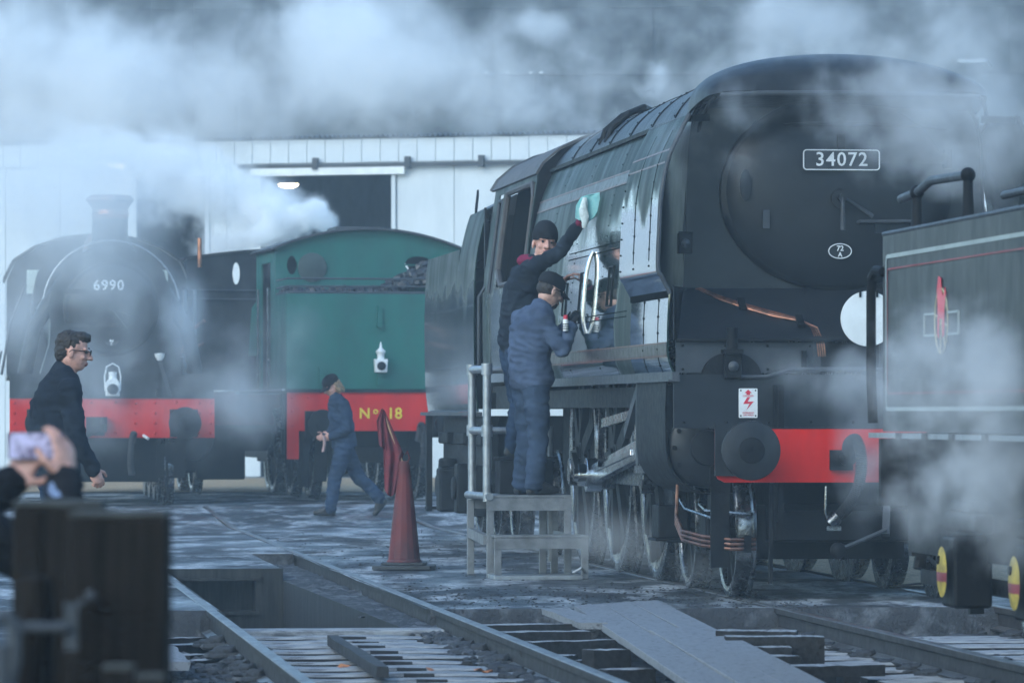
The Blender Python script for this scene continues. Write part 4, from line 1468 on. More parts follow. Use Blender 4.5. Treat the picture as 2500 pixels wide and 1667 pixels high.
for y in DR:
    for sgn in (-1, 1):
        wheel(eng, sgn * .745, y, .94, sgn, 'boxpok', ca=.3)
    mb = MB(); mb.cyl((-.7, y, .94), (.7, y, .94), .11, n=12); obj('axle', mb, M['frame'], eng)
for sgn in (-1, 1): wheel(eng, sgn * .745, 11.68, .47, sgn, 'spoke', ns=10)
# cylinder
for sgn in (-1, 1):
    mb = MB()
    pr = [(-.78, .74)] + [(-.97 + .30 * math.cos(a), 1.06 + .32 * math.sin(a)) for a in np.linspace(1.5 * PI, PI, 9)] + [(-1.275, 1.30), (-1.268, 1.53)]
    mb.loft([[(sgn * p[0], y, p[1]) for p in pr] for y in (.62, 1.3, 2.1)])
    obj('cylinder_cladding', mb, M['oilsteel'] if sgn < 0 else M['frame'], eng, solid=.012, ang=50)
    mb = MB(); mb.lathe([(.01, -.05), (.12, -.045), (.13, -.02), (.255, -.01), (.28, .01), (.285, .06)], (sgn * .97, .66, 1.06), 'y', 36)
    mb.prism([(sgn * -.0 + sgn * .70, 1.15), (sgn * .70, .80), (sgn * 1.22, 1.15), (sgn * 1.26, 1.2), (sgn * 1.26, 1.5), (sgn * .70, 1.5)], .70, .74)
    mb.cyl((sgn * .97, .70, 1.06), (sgn * .97, 2.0, 1.06), .27, n=28)
    obj('cylinder', mb, M['front'], eng)
    mb = MB()
    for k in range(12):
        a = 2 * PI * k / 12
        mb.cyl((sgn * .97 + .24 * math.cos(a), .66, 1.06 + .24 * math.sin(a)), (sgn * .97 + .24 * math.cos(a), .635, 1.06 + .24 * math.sin(a)), .018, n=6)
    obj('cover_bolt', mb, M['frame'], eng, kind='stuff')
    mb = MB(); mb.cyl((sgn * .97, 2.0, 1.06), (sgn * .97, 3.5, 1.03), .04, n=12); obj('piston_rod', mb, M['steel'], eng)
    mb = MB(); mb.bar((sgn * .97, 2.1, 1.20), (sgn * .97, 4.1, 1.17), .09, .06); mb.bar((sgn * .97, 2.1, .90), (sgn * .97, 4.1, .87), .09, .06); obj('slide_bar', mb, M['steel'], eng)
    mb = MB(); mb.box((sgn * .97, 3.55, 1.03), (.12, .45, .24)); mb.cyl((sgn * 1.06, 3.6, 1.03), (sgn * .9, 3.6, 1.03), .07, n=14); obj('crosshead', mb, M['oilsteel'], eng, bevel=.015)
    cz = .80
    pin = (sgn * 1.03, DR[1] - .27, cz)
    mb = MB(); mb.bar((sgn * 1.03, 3.6, 1.03), pin, .07, .15); mb.bar((sgn * 1.072, 3.9, 1.005), (sgn * 1.072, DR[1] - .6, .85), .012, .05); mb.cyl((sgn * .97, pin[1], cz), (sgn * 1.10, pin[1], cz), .14, n=22); obj('connecting_rod', mb, M['steel'], eng, bevel=.01)
    mb = MB()
    for y in DR: mb.cyl((sgn * .86, y - .27, cz), (sgn * .96, y - .27, cz), .12, n=18)
    mb.bar((sgn * .91, DR[0] - .27, cz), (sgn * .91, DR[2] - .27, cz), .05, .13); obj('coupling_rod', mb, M['oilsteel'], eng, bevel=.008)
    mb = MB(); mb.cyl((sgn * 1.05, pin[1], cz), (sgn * 1.2, pin[1], cz), .055, n=14); mb.cyl((sgn * 1.10, pin[1], cz), (sgn * 1.16, pin[1], cz), .095, n=18); mb.bar((sgn * 1.17, pin[1], cz), (sgn * 1.17, pin[1] + .25, cz + .14), .04, .1); obj('crank_pin', mb, M['chrome'], eng)
    # brake hangers, sand pipes, drain cocks
    for y in (3.4, 5.55, 7.8):
        mb = MB(); mb.bar((sgn * .74, y, 1.2), (sgn * .74, y + .12, .38), .05, .09); mb.box((sgn * .74, y + .1, .62), (.1, .14, .34)); obj('brake_hanger', mb, M['frame'], eng)
        mb = MB(); mb.tube([(sgn * .80, y - .05, 1.3), (sgn * .82, y - .05, .7), (sgn * .77, y + .05, .15)], .018, 6); obj('sand_pipe', mb, M['oilsteel'], eng)
    mb = MB(); mb.tube([(sgn * .97, .9, .75), (sgn * 1.0, .85, .66), (sgn * 1.0, .55, .62), (sgn * .72, .25, .60)], .014, 6); mb.tube([(sgn * 1.02, 2.0, .75), (sgn * 1.05, 1.2, .62), (sgn * .95, .4, .56)], .012, 6); obj('drain_pipe', mb, M['oilsteel'], eng)
    mb = MB(); mb.prism([(sgn * 1.18, 1.53), (sgn * 1.24, 1.53), (sgn * 1.24, .92), (sgn * 1.18, 1.0)], 2.3, 2.42); mb.bar((sgn * 1.21, 2.36, 1.5), (sgn * 1.21, 3.1, 1.15), .05, .08); obj('motion_bracket', mb, M['greyplate'], eng)
    mb = MB(); mb.tube([(sgn * 1.12, 2.6, 1.5), (sgn * 1.16, 2.65, 1.35), (sgn * 1.14, 2.6, 1.22)], .014, 6); obj('copper_pipe', mb, M['copper'], eng)
    mb = MB(); mb.bar((sgn * 1.1, 3.0, 1.32), (sgn * 1.1, 5.4, 1.22), .04, .07); mb.bar((sgn * 1.12, 5.2, 1.5), (sgn * 1.08, 5.6, .9), .05, .1); obj('valve_rod', mb, M['oilsteel'], eng)
# three copper pipes and the bracket in front of the leading wheel
for k in range(3):
    z = .36 + .032 * k
    mb = MB(); mb.tube([(-.70, .22, z), (-.88, .20, z), (-1.05, .36, z + .02), (-1.14, .72, z + .05), (-1.16, .9, z + .16), (-1.15, .9, .80)], .013, 8)
    obj('copper_pipe', mb, M['copper'], eng)
mb = MB(); mb.box((-.95, .24, .58), (.13, .03, .70)); mb.prism([(-1.02, .80), (-.88, .80), (-.88, .93), (-.95, .98), (-1.02, .93)], .22, .25); obj('step_plate', mb, M['frame'], eng)
mb = MB(); mb.box((-.76, .21, .395), (.05, .04, .12)); obj('pipe_clip', mb, M['frame'], eng)
mb = MB(); mb.box((-1.08, 1.75, .52), (.22, .34, .24)); mb.box((-1.08, 1.75, .39), (.27, .40, .02)); obj('lubricator', mb, M['frame'], eng, bevel=.02)

# cab
CABP = [(-1.275, 1.59), (-1.285, 2.0), (-1.285, 2.42), (-1.265, 2.62), (-1.22, 3.0), (-1.16, 3.40)]
def cabx(z): return xz_of(CABP, z)
CY0, CY1 = 9.16, 12.55
for sgn in (-1, 1):
    mb = MB()
    def P(y, z): return (sgn * -cabx(z), y, z)
    W0, W1 = 9.26, 11.45                   # window opening
    def strip(y0, y1, zs):
        mb.loft([[P(y, z) for z in zs] for y in (y0, y1)])
    lowz = [1.59, 2.0, 2.42, 2.46]
    hiz = [3.34, 3.40]
    allz = [1.59, 2.0, 2.42, 2.46, 2.62, 3.0, 3.34, 3.40]
    strip(CY0, W0, allz); strip(W1, 11.75, allz); strip(12.1, CY1, allz); strip(W0, W1, lowz); strip(W0, W1, hiz); strip(11.75, 12.1, lowz[:3]); strip(11.75, 12.1, hiz)
    cs = obj('cab_side', mb, M['tendergreen'], eng, solid=.012)
    mb = MB(); mb.loft([[P(y, z) for z in (2.465, 2.62, 3.0, 3.335)] for y in (W0 + .01, W1 - .01)])
    pane = obj('cab_window', mb, M['rivet'], eng, solid=.006); pane.location = (-sgn * .09 if sgn > 0 else .09, 0, 0)
    mb = MB()
    ring = [(W0, 2.47), (W1 - .35, 2.47), (W1, 2.62), (W1, 3.33), (W0 + .2, 3.33), (W0, 3.2)]
    mb.tube([P(y, z) for (y, z) in ring], .028, 6, closed=True); obj('window_frame', mb, M['brown'], eng)
    mb = MB()
    for (a, b) in (((11.75, 2.42), (11.75, 3.28)), ((12.1, 2.42), (12.1, 3.28))): mb.tube([P(*a), P(*b)], .02, 8)
    mb.tube([P(11.75, 3.28), P(12.1, 3.28)], .02, 8)
    obj('door_pillar', mb, M['greyplate'], eng)
    mb = MB(); mb.tube([(sgn * -cabx(1.7) - .05 * -sgn * -1, 12.42, 1.62), (sgn * 1.34, 12.42, 1.7), (sgn * 1.34, 12.42, 2.4), (sgn * -cabx(2.5), 12.42, 2.5)], .016, 8); obj('cab_handrail', mb, M['greyplate'], eng)
mb = MB()
RO = [(-1.18, 3.40), (-1.12, 3.50), (-.98, 3.62), (-.78, 3.72), (-.5, 3.80), (-.25, 3.84), (0, 3.85), (.25, 3.84), (.5, 3.80), (.78, 3.72), (.98, 3.62), (1.12, 3.50), (1.18, 3.40)]
mb.loft([[(p[0], y, p[1]) for p in RO] for y in (CY0, 10.8, CY1 + .15)]); obj('cab_roof', mb, M['brown'], eng, solid=.02)
mb = MB(); mb.tube([(p[0] * 1.01, CY1 + .15, p[1] + .005) for p in RO], .02, 6); obj('roof_bead', mb, M['greyplate'], eng)
mb = MB(); mb.prism([(-1.26, 1.6), (1.26, 1.6), (1.26, 2.5), (1.17, 3.39), (1.11, 3.49), (.97, 3.61), (.77, 3.71), (.5, 3.79), (0, 3.84), (-.5, 3.79), (-.77, 3.71), (-.97, 3.61), (-1.11, 3.49), (-1.17, 3.39), (-1.26, 2.5)], 9.17, 9.22); obj('cab_front', mb, M['frame'], eng)
mb = MB(); mb.span((-1.2, 9.2, 1.5), (1.2, 12.5, 1.56)); obj('cab_floor', mb, M['frame'], eng)
text('cab_number', '34072', .25, M['gilt'], eng, (-1.296, 10.7, 2.05), (PI / 2, 0, -PI / 2), extrude=.003, spacing=1.1)
mb = MB(); mb.box((-1.25, 12.62, 2.55), (.03, .1, 1.35)); mb.box((-1.25, 12.68, 3.1), (.02, .05, .3)); obj('draught_screen', mb, M['frame'], eng)

# ---- its tender
tnd = thing('tender', 'dark green tender coupled behind the streamlined locomotive cab', 'tender', Vector((BX, BY, 0)) + Matrix.Rotation(TH, 3, 'Z') @ Vector((0, 13.0, 0)), TH)
TP = [(-1.27, 1.32), (-1.30, 1.6), (-1.31, 2.3), (-1.29, 2.75), (-1.27, 2.92)]
TPF = [(-1.27, 1.32), (-1.30, 1.6), (-1.31, 2.3), (-1.29, 2.75), (-1.22, 3.10), (-1.17, 3.26)]
for sgn in (-1, 1):
    for (a, b, pr) in ((.12, 1.75, TPF), (1.755, 3.4, TP), (3.405, 5.05, TP)):
        mb = MB(); mb.loft([[(sgn * -p[0], y, p[1]) for p in spl(pr, 3)] for y in (a, b)]); obj('tank_side', mb, M['tendergreen'], tnd, solid=.012)
    mb = MB(); mb.box((sgn * 1.29, 2.65, 1.30), (.10, 5.2, .035)); obj('footplate_edge', mb, M['greyplate'], tnd)
mb = MB(); mb.span((-1.2, .3, 2.7), (1.2, 5.0, 2.78)); mb.span((-1.15, .14, 1.35), (1.15, .2, 3.2)); mb.span((-1.15, 1.7, 2.7), (1.15, 1.75, 3.2)); mb.span((-1.28, 5.02, 1.35), (1.28, 5.05, 2.9)); obj('tank_top', mb, M['frame'], tnd)
mb = MB(); mb.prism([(-1.17, 3.26), (-.9, 3.4), (.9, 3.4), (1.17, 3.26), (1.1, 3.2), (-1.1, 3.2)], .15, 1.7); obj('tender_cab_roof', mb, M['soot'], tnd)
mb = MB(); mb.bar((-1.17, 1.3, 3.26), (-1.1, 1.75, 3.48), .02, .07); obj('fire_iron_rack', mb, M['frame'], tnd)
mb = MB(); mb.span((-.9, .1, .6), (.9, 5.0, 1.28)); mb.span((-1.12, .3, .75), (-1.06, 5.0, 1.28)); mb.span((1.06, .3, .75), (1.12, 5.0, 1.28)); obj('tender_frame', mb, M['frame'], tnd)
for y in (1.1, 2.75, 4.4):
    for sgn in (-1, 1):
        wheel(tnd, sgn * .745, y, .545, sgn, 'spoke', ns=10)
        mb = MB(); mb.box((sgn * 1.15, y, .55), (.14, .3, .5)); mb.cyl((sgn * 1.2, y, .55), (sgn * 1.26, y, .55), .12, n=14); mb.box((sgn * 1.13, y, 1.05), (.12, .9, .12)); obj('axle_box', mb, M['frame'], tnd, bevel=.02)
mb = MB(); mb.span((-1.31, 4.86, .28), (-1.25, 5.0, 1.3)); mb.span((-1.31, 4.8, .30), (-1.08, 5.06, .33)); obj('step_hanger', mb, M['frame'], tnd)
mb = MB(); mb.span((-1.31, 3.5, .30), (-1.0, 3.85, .75)); mb.cyl((-1.2, 3.7, .75), (-1.2, 3.7, .85), .1, n=12); obj('brake_cylinder', mb, M['frame'], tnd, bevel=.03)
# ------------------------------------------------------------------ locomotive 6990, facing us on the left
BZ = .12
hall = thing('steam_locomotive', 'black steam locomotive numbered 6990 with copper capped chimney and riveted red beam in steam', 'locomotive', (-5.16, 64, BZ), .105)
mb = MB(); mb.span((-1.32, 0, .87), (1.32, .03, 1.38)); hb = obj('buffer_beam', mb, M['red'], hall, bevel=.006)
rvm = MB(); rvm.sphere((0, 0, 0), .021, 8); rvm = rvm.mesh('rivet'); rvm.materials.append(M['red']); smooth(rvm, 60)
cols = [-1.26, -1.05, -.52, -.28, .04, .30, .55, .82, 1.12, 1.27]
for x in cols:
    zs = (.93, 1.06, 1.19, 1.32) if x in (-1.26, -1.05, .30, .55, 1.12, 1.27) else (.93, 1.33)
    for z in zs: inst('rivet', rvm, hb, (x, -.003, z))
for sgn in (-1, 1): buffer(hall, sgn * .92, 0, 1.06, .21, .48, 'frame', 'frame')
mb = MB(); mb.span((-1.32, -.02, 1.38), (1.32, .9, 1.40)); mb.span((-1.32, .3, 1.40), (1.32, .36, 1.66)); mb.span((-1.34, .36, 1.66), (1.34, 8.5, 1.70)); obj('running_plate', mb, M['soot'], hall)
mb = MB(); mb.box((-.12, -.06, 1.06), (.1, .1, .16)); mb.tube([(-.12, -.1, 1.08), (-.12, -.28, 1.10), (-.12, -.36, 1.04), (-.12, -.30, .96)], .04, 8); mb.bar((-.12, -.3, 1.02), (-.45, -.16, .84), .05, .07); mb.box((-.22, -.03, 1.02), (.24, .03, .24)); obj('coupling_hook', mb, M['frame'], hall)
hz = vac_pipe(hall, [(.26, .0, .82), (.27, -.12, .92), (.24, -.16, .80), (.23, -.14, .55), (.25, -.1, .40)], .04)
mb = MB(); mb.cyl((.40, -.02, .90), (.46, -.1, .86), .02, n=8); obj('pipe_end', mb, M['white'], hall)
# smokebox
SBZ, SBR = 2.55, .80
mb = MB(); mb.lathe([(SBR, 0), (SBR, 1.7)], (0, .62, SBZ), 'y', 48); mb.lathe([(SBR - .03, -.012), (SBR + .012, -.008), (SBR + .012, .04)], (0, .62, SBZ), 'y', 48); obj('smokebox', mb, M['front'], hall)
mb = MB()
prof = [(.63, -.02), (.625, -.045)] + [(.60 * math.cos(a), -.05 - .16 * math.sin(a)) for a in np.linspace(0, PI / 2, 9)]
mb.lathe([(max(r, .001), h) for r, h in prof], (0, .62, SBZ), 'y', 44); hd = obj('smokebox_door', mb, M['front'], hall, ang=60)
for z in (SBZ - .22, SBZ + .22):
    mb = MB(); mb.bar((-.62, .50, z), (.1, .40, z), .02, .06); obj('door_hinge', mb, M['front'], hd)
mb = MB(); mb.tube([(0, .38, SBZ), (.28, .38, SBZ - .10)], .012, 6); mb.tube([(0, .36, SBZ), (.2, .37, SBZ - .25)], .012, 6); mb.cyl((0, .45, SBZ), (0, .35, SBZ), .04, n=12); obj('door_handle', mb, M['greyplate'], hd)
text('front_number', '6990', .185, M['letter'], hall, (-.04, .395, 2.845), extrude=.008, spacing=1.12, bold=.003)
mb = MB(); mb.tube([(.0 + .085 * math.cos(2 * PI * k / 28), .46, 2.12 + .056 * math.sin(2 * PI * k / 28)) for k in range(28)], .006, 5, closed=True); mb.lathe([(.085, .01), (.085, 0)], (0, .46, 2.12), 'y', 28, sz=.65); sp = obj('shed_plate', mb, M['greyplate'], hall)
text('plate_code', '82', .055, M['letter'], sp, (0, .455, 2.135), extrude=.002, bold=.002)
text('plate_code', 'C', .04, M['letter'], sp, (0, .455, 2.09), extrude=.002, bold=.002)
mb = MB(); mb.prism([(-.66, 1.70), (.70, 1.70), (.92, 1.70), (.80, 2.1), (.78, 2.5), (-.78, 2.5), (-.80, 2.1), (-.92, 1.70)], .66, 2.2); obj('saddle', mb, M['front'], hall)
# boiler, firebox, cab behind
mb = MB(); mb.lathe([(.76, 0), (.80, 3.2), (.88, 5.5)], (0, 2.3, SBZ), 'y', 40); obj('boiler', mb, M['soot'], hall)
mb = MB()
FBX = [(-.98, 1.7), (-.98, 2.8), (-.90, 3.2), (-.62, 3.42), (0, 3.47), (.62, 3.42), (.90, 3.2), (.98, 2.8), (.98, 1.7)]
mb.prism(FBX, 6.6, 9.2); obj('firebox', mb, M['soot'], hall)
CB = [(-1.33, 1.7), (-1.33, 3.15), (-1.2, 3.42), (-.9, 3.62), (-.5, 3.76), (0, 3.81), (.5, 3.76), (.9, 3.62), (1.2, 3.42), (1.33, 3.15), (1.33, 1.7)]
mb = MB(); mb.prism(CB, 9.2, 9.24); cab6 = obj('cab_front', mb, M['soot'], hall)
mb = MB(); mb.loft([[(p[0] * 1.03, y, p[1] + .02) for p in CB[1:-1]] for y in (9.1, 11.6)]); obj('cab_roof', mb, M['soot'], hall, solid=.03)
for sgn in (-1, 1):
    mb = MB(); mb.span((sgn * 1.04, 9.17, 2.95), (sgn * .74, 9.185, 3.30)); f_ = obj('cab_window', mb, M['palegl'], hall)
    mb = MB(); mb.span((sgn * 1.32, 9.24, 1.7), (sgn * 1.29, 11.4, 3.1)); obj('cab_side', mb, M['soot'], hall)
# chimney with copper cap
ch = MB()
ch.lathe([(.44, -.14), (.40, -.08), (.30, .02), (.245, .12), (.235, .22), (.235, .40)], (0, 1.35, SBZ + SBR), 'z', 36)
chim = obj('chimney', ch, M['soot'], hall, ang=50)
ch = MB(); ch.lathe([(.238, .40), (.245, .44), (.25, .47), (.235, .49), (.24, .54), (.30, .62), (.315, .635), (.315, .66), (.26, .71), (.21, .71), (.20, .55)], (0, 1.35, SBZ + SBR), 'z', 36); obj('copper_cap', ch, M['copper'], chim, ang=50)
mb = MB(); mb.lathe([(.30, -.1), (.28, .02), (.26, .18), (.2, .28), (.08, .33), (.001, .335)], (0, 5.4, SBZ + .86), 'z', 28); obj('safety_valve_cover', mb, M['copper'], hall, ang=50)
# handrail following the smokebox, lamp irons
mb = MB(); mb.tube([((SBR + .09) * math.cos(a), .66, SBZ + (SBR + .09) * math.sin(a)) for a in np.linspace(.15, PI - .15, 24)], .014, 6); mb.tube([(SBR + .09, .66, SBZ + .13), (SBR + .11, 6.6, SBZ + .13)], .014, 6); mb.tube([(-SBR - .09, .66, SBZ + .13), (-SBR - .11, 6.6, SBZ + .13)], .014, 6); obj('handrail', mb, M['galv'], hall)
for x in (-.0, .62):
    mb = MB(); mb.box((x, .2, 1.55), (.05, .02, .32)); obj('lamp_iron', mb, M['frame'], hall)
mb = MB(); mb.bar((.76, .28, 1.40), (.62, .30, 1.88), .05, .05); obj('lever_stand', mb, M['greyplate'], hall)
mb = MB(); mb.lathe([(.03, 0), (.06, .05), (.07, .09), (.01, .10)], (.62, .30, 1.87), 'z', 12); obj('lever_cap', mb, M['white'], hall)
for sgn in (-1, 1):
    mb = MB(); mb.tube([(sgn * .62, .9, 2.9), (sgn * 1.0, .95, 2.3), (sgn * 1.12, 1.0, 1.7)], .10, 12); obj('steam_pipe', mb, M['soot'], hall)
    mb = MB(); mb.lathe([(.01, -.04), (.20, -.03), (.27, 0), (.28, .04), (.28, .9)], (sgn * 1.05, .5, .85), 'y', 28); obj('cylinder', mb, M['soot'], hall)
    for y in (.55, 2.6): wheel(hall, sgn * .745, y, .455, sgn, 'spoke', ns=9)
    for y in (4.2, 6.3, 8.4): wheel(hall, sgn * .745, y, .91, sgn, 'spoke', ns=18)
mb = MB()
for x in (-.6, .6):
    mb.span((x - .03, .03, .5), (x + .03, 11, 1.5)); mb.bar((x * 1.18, .1, .9), (x * 1.18, .05, .1), .05, .03)
mb.span((-.95, .1, .35), (.95, .16, .80)); mb.span((-.6, .2, .3), (.6, 3.4, .9)); mb.span((-1.2, .4, 1.2), (1.2, 8.5, 1.36)); obj('main_frame', mb, M['frame'], hall)
mb = MB(); mb.tube([(-1.42, 2.0, 1.7), (-1.3, 2.1, 2.4), (-1.1, 2.2, 2.9)], .02, 6); mb.tube([(-1.5, 1.2, 1.6), (-1.42, 1.4, 2.0), (-1.52, 1.6, 1.8)], .012, 6); obj('side_rail', mb, M['greyplate'], hall)
for (pp, rr_) in (([(1.02, 3.5, 1.95), (1.12, 3.6, 2.3), (1.35, 3.7, 2.45)], .03), ([(1.0, 3.2, 2.0), (1.32, 3.3, 2.14)], .024), ([(1.30, 4.2, 3.2), (1.30, 4.2, 3.6)], .03)):
    mb = MB(); mb.tube(pp, rr_, 8); obj('brass_pipe', mb, M['copper'], hall)

# white lamp standing on its front
def head_lamp(label, loc, rz, pointed):
    L = thing('signal_lamp', label, 'lamp', loc, rz, 'white lamps on locomotives')
    if pointed:
        mb = MB(); mb.prism([(-.115, 0), (.115, 0), (.13, .27), (-.13, .27)], -.10, .10); obj('lamp_body', mb, M['white'], L, bevel=.012)
        mb = MB(); mb.lathe([(.07, .27), (.07, .36), (.075, .37), (.095, .40), (.10, .43), (.06, .47), (.03, .50), (.022, .56), (.008, .62), (.001, .63)], (0, 0, 0), 'z', 20); obj('lamp_chimney', mb, M['white'], L, ang=50)
        r0, zc = .075, .13
    else:
        mb = MB(); mb.prism([(-.10, 0), (.10, 0), (.10, .20), (.06, .26), (-.06, .26), (-.10, .20)], -.09, .09); obj('lamp_body', mb, M['white'], L, bevel=.012)
        mb = MB(); mb.lathe([(.06, .26), (.055, .32), (.06, .33), (.06, .36), (.02, .37)], (0, 0, 0), 'z', 20); obj('lamp_chimney', mb, M['white'], L, ang=50)
        mb = MB(); mb.tube([(-.105, 0, .08), (-.115, 0, .30), (-.085, 0, .44), (0, 0, .49), (.085, 0, .44), (.115, 0, .30), (.105, 0, .08)], .011, 8); obj('lamp_handle', mb, M['white'], L)
        r0, zc = .065, .105
    mb = MB(); mb.lathe([(r0 + .015, -.095), (r0 + .015, -.125), (r0, -.13), (r0, -.11)], (0, 0, zc), 'y', 22); obj('lens_ring', mb, M['greyplate'], L)
    mb = MB(); mb.lathe([(r0, -.112), (r0 * .6, -.125), (.001, -.13)], (0, 0, zc), 'y', 20); obj('lens', mb, M['glass'], L, ang=60)
    return L
Lq = head_lamp('white lamp with tall loop handle on the front platform of the 6990 locomotive', at(275, 967, 63.85), .1, False)
Lq.scale = (.9, .9, .86)

# ------------------------------------------------------------------ green tank engine No 18, bunker towards us
tank = thing('tank_locomotive', 'teal green tank locomotive seen from its coal bunker, red beam lettered No 18', 'locomotive', (-1.76, 67, .14), .178)
mb = MB(); mb.prism([(-1.29, .55), (-1.13, .55), (-1.13, .93), (1.13, .93), (1.13, .55), (1.29, .55), (1.29, 1.45), (-1.29, 1.45)], 0, .03); tb = obj('buffer_beam', mb, M['red'], tank)
mb = MB(); mb.prism([(-1.3, 1.45), (1.3, 1.45), (1.3, 1.485), (-1.3, 1.485)], -.03, 8.6); obj('running_plate', mb, M['soot'], tank)
text('beam_lettering', 'N', .20, M['letteryellow'], tb, (-.235, -.008, 1.16), extrude=.003, bold=.004)
text('beam_lettering', 'o', .13, M['letteryellow'], tb, (-.085, -.008, 1.20), extrude=.003, bold=.003)
text('beam_lettering', '18', .21, M['letteryellow'], tb, (.175, -.008, 1.16), extrude=.003, bold=.004)
for x in (-1.22, -1.0, 1.0, 1.22):
    for z in (1.0, 1.2, 1.38): inst('rivet', rvm, tb, (x, -.002, z), sc=(.8, .8, .8))
for sgn in (-1, 1): buffer(tank, sgn * .87, 0, 1.02, .20, .45, 'frame', 'frame')
mb = MB(); mb.box((0, -.05, 1.0), (.1, .1, .16)); mb.tube([(0, -.1, 1.0), (0, -.28, 1.02), (0, -.34, .95), (0, -.26, .88)], .04, 8); obj('coupling_hook', mb, M['frame'], tank)
vac_pipe(tank, [(.50, -.0, .80), (.52, -.10, 1.0), (.54, -.14, .92), (.55, -.12, .6), (.53, -.1, .45)], .045)
# bunker
mb = MB(); mb.span((-1.30, .02, 1.49), (1.30, .045, 2.78)); bk = obj('bunker_back', mb, M['tankgreen'], tank, bevel=.01)
for sgn in (-1, 1):
    mb = MB(); mb.span((sgn * 1.29, .05, 1.49), (sgn * 1.265, 1.25, 2.78)); obj('bunker_side', mb, M['tankgreen'], tank)
    mb = MB(); mb.span((sgn * 1.29, 1.25, 1.49), (sgn * 1.265, 1.75, 3.45)); obj('cab_side', mb, M['tankgreen'], tank)
    mb = MB(); mb.span((sgn * 1.29, 2.75, 1.49), (sgn * 1.265, 3.3, 3.42)); mb.span((sgn * 1.29, 1.75, 3.25), (sgn * 1.265, 2.75, 3.42)); obj('cab_side', mb, M['tankgreen'], tank)
    for y in (1.72, 2.78):
        mb = MB(); mb.tube([(sgn * 1.33, y, 1.5), (sgn * 1.33, y, 2.9)], .018, 8); obj('handrail', mb, M['steel'], tank)
    mb = MB(); mb.span((sgn * 1.32, .0, 1.47), (sgn * 1.36, 8.6, 1.50)); obj('plate_edge', mb, M['galv'], tank)
for k, z in enumerate((2.795, 2.88, 2.985)):
    mb = MB(); mb.tube([(-1.27, 1.2, z), (-1.28, .06, z), (1.28, .06, z), (1.27, 1.2, z)], .014 if k else .02, 8); obj('coal_rail', mb, M['greyplate'], tank)
# coal
rc = random.Random(2)
mb = MB()
for i in range(420):
    x, y = rc.uniform(-1.2, 1.2), rc.uniform(.12, 1.2)
    h = 2.76 + .30 * math.exp(-((x - .75) / .45) ** 2) * math.exp(-((y - .7) / .6) ** 2) * 1.3 + .05
    mb.sphere((x, y, h + rc.uniform(-.05, .03)), rc.uniform(.04, .085), 5, sc=(1, 1, .8), R=Matrix.Rotation(rc.random() * 3, 3, 'X'))
obj('coal', mb, M['coal'], tank, ang=10, kind='stuff')
# cab back with arched roof and two windows (built round the openings)
def arch(x, z0=3.42, z1=3.69, hw=1.31): return z0 + (z1 - z0) * (1 - (x / hw) ** 2)
def holed(mb, y, x0, x1, zb, topf, holes):
    """plate in x/z with rounded window holes, built as vertical strips"""
    n = 80
    xs = sorted(set([x0 + (x1 - x0) * i / n for i in range(n + 1)] + [h[0] - h[2] for h in holes] + [h[0] + h[2] for h in holes]))
    for a, b in zip(xs[:-1], xs[1:]):
        if b - a < 1e-5: continue
        m_ = (a + b) / 2
        cuts = [(zb, zb)]
        for (hx, hz, hr, hh, flat) in holes:
            if abs(m_ - hx) < hr:
                def e(x):
                    q = max(0, 1 - ((x - hx) / hr) ** 2) ** .5
                    return (max(hz - hh * q, hz - hh * flat), hz + hh * q)
                cuts.append((e(a), e(b)))
        lo = (zb, zb)
        for c in cuts[1:]:
            (la, ha), (lb_, hb_) = c
            mb.add([(a, y, lo[0]), (b, y, lo[1]), (b, y, lb_), (a, y, la)], [(0, 1, 2, 3)])
            lo = (ha, hb_)
        mb.add([(a, y, lo[0]), (b, y, lo[1]), (b, y, topf(b)), (a, y, topf(a))], [(0, 1, 2, 3)])
mb = MB()
holed(mb, 1.25, -1.28, 1.28, 1.5, arch, [(-1.06, 3.20, .07, .13, 1.0), (.70, 3.22, .19, .11, .7)])
obj('cab_back', mb, M['tankgreen'], tank, solid=.012)
mb = MB(); holed(mb, 3.3, -1.28, 1.28, 1.5, arch, [(-1.06, 3.20, .07, .13, 1.0), (.70, 3.22, .19, .11, .7)]); obj('cab_front', mb, M['soot'], tank, solid=.012)
mb = MB(); mb.bar((.50, 1.24, 3.21), (.90, 1.24, 3.21), .012, .02); obj('window_bar', mb, M['tankgreen'], tank)
mb = MB(); mb.lathe([(.20, 0), (.20, -.015), (.18, -.02), (.001, -.02)], (-.78, 1.23, 3.17), 'y', 28); M['brownplate'] = mk('brown_painted_plate', (.040, .060, .058), .6); obj('window_shutter', mb, M['brownplate'], tank)
mb = MB(); mb.loft([[(x, y, arch(x) + .015) for x in np.linspace(-1.36, 1.36, 25)] for y in (1.12, 3.45)]); obj('cab_roof', mb, M['greyplate'], tank, solid=.03)
mb = MB(); mb.span((-.35, 1.9, 3.72), (.3, 2.8, 3.76)); obj('roof_hatch', mb, M['greyplate'], tank)
for (x, z, h) in ((-.03, 2.48, .28), (-.82, 1.68, .24), (-.03, 1.66, .2)):
    mb = MB(); mb.box((x, -.005, z), (.07, .03, h)); mb.box((x, -.03, z - h / 2), (.07, .05, .02)); obj('lamp_iron', mb, M['tankgreen'], tank)
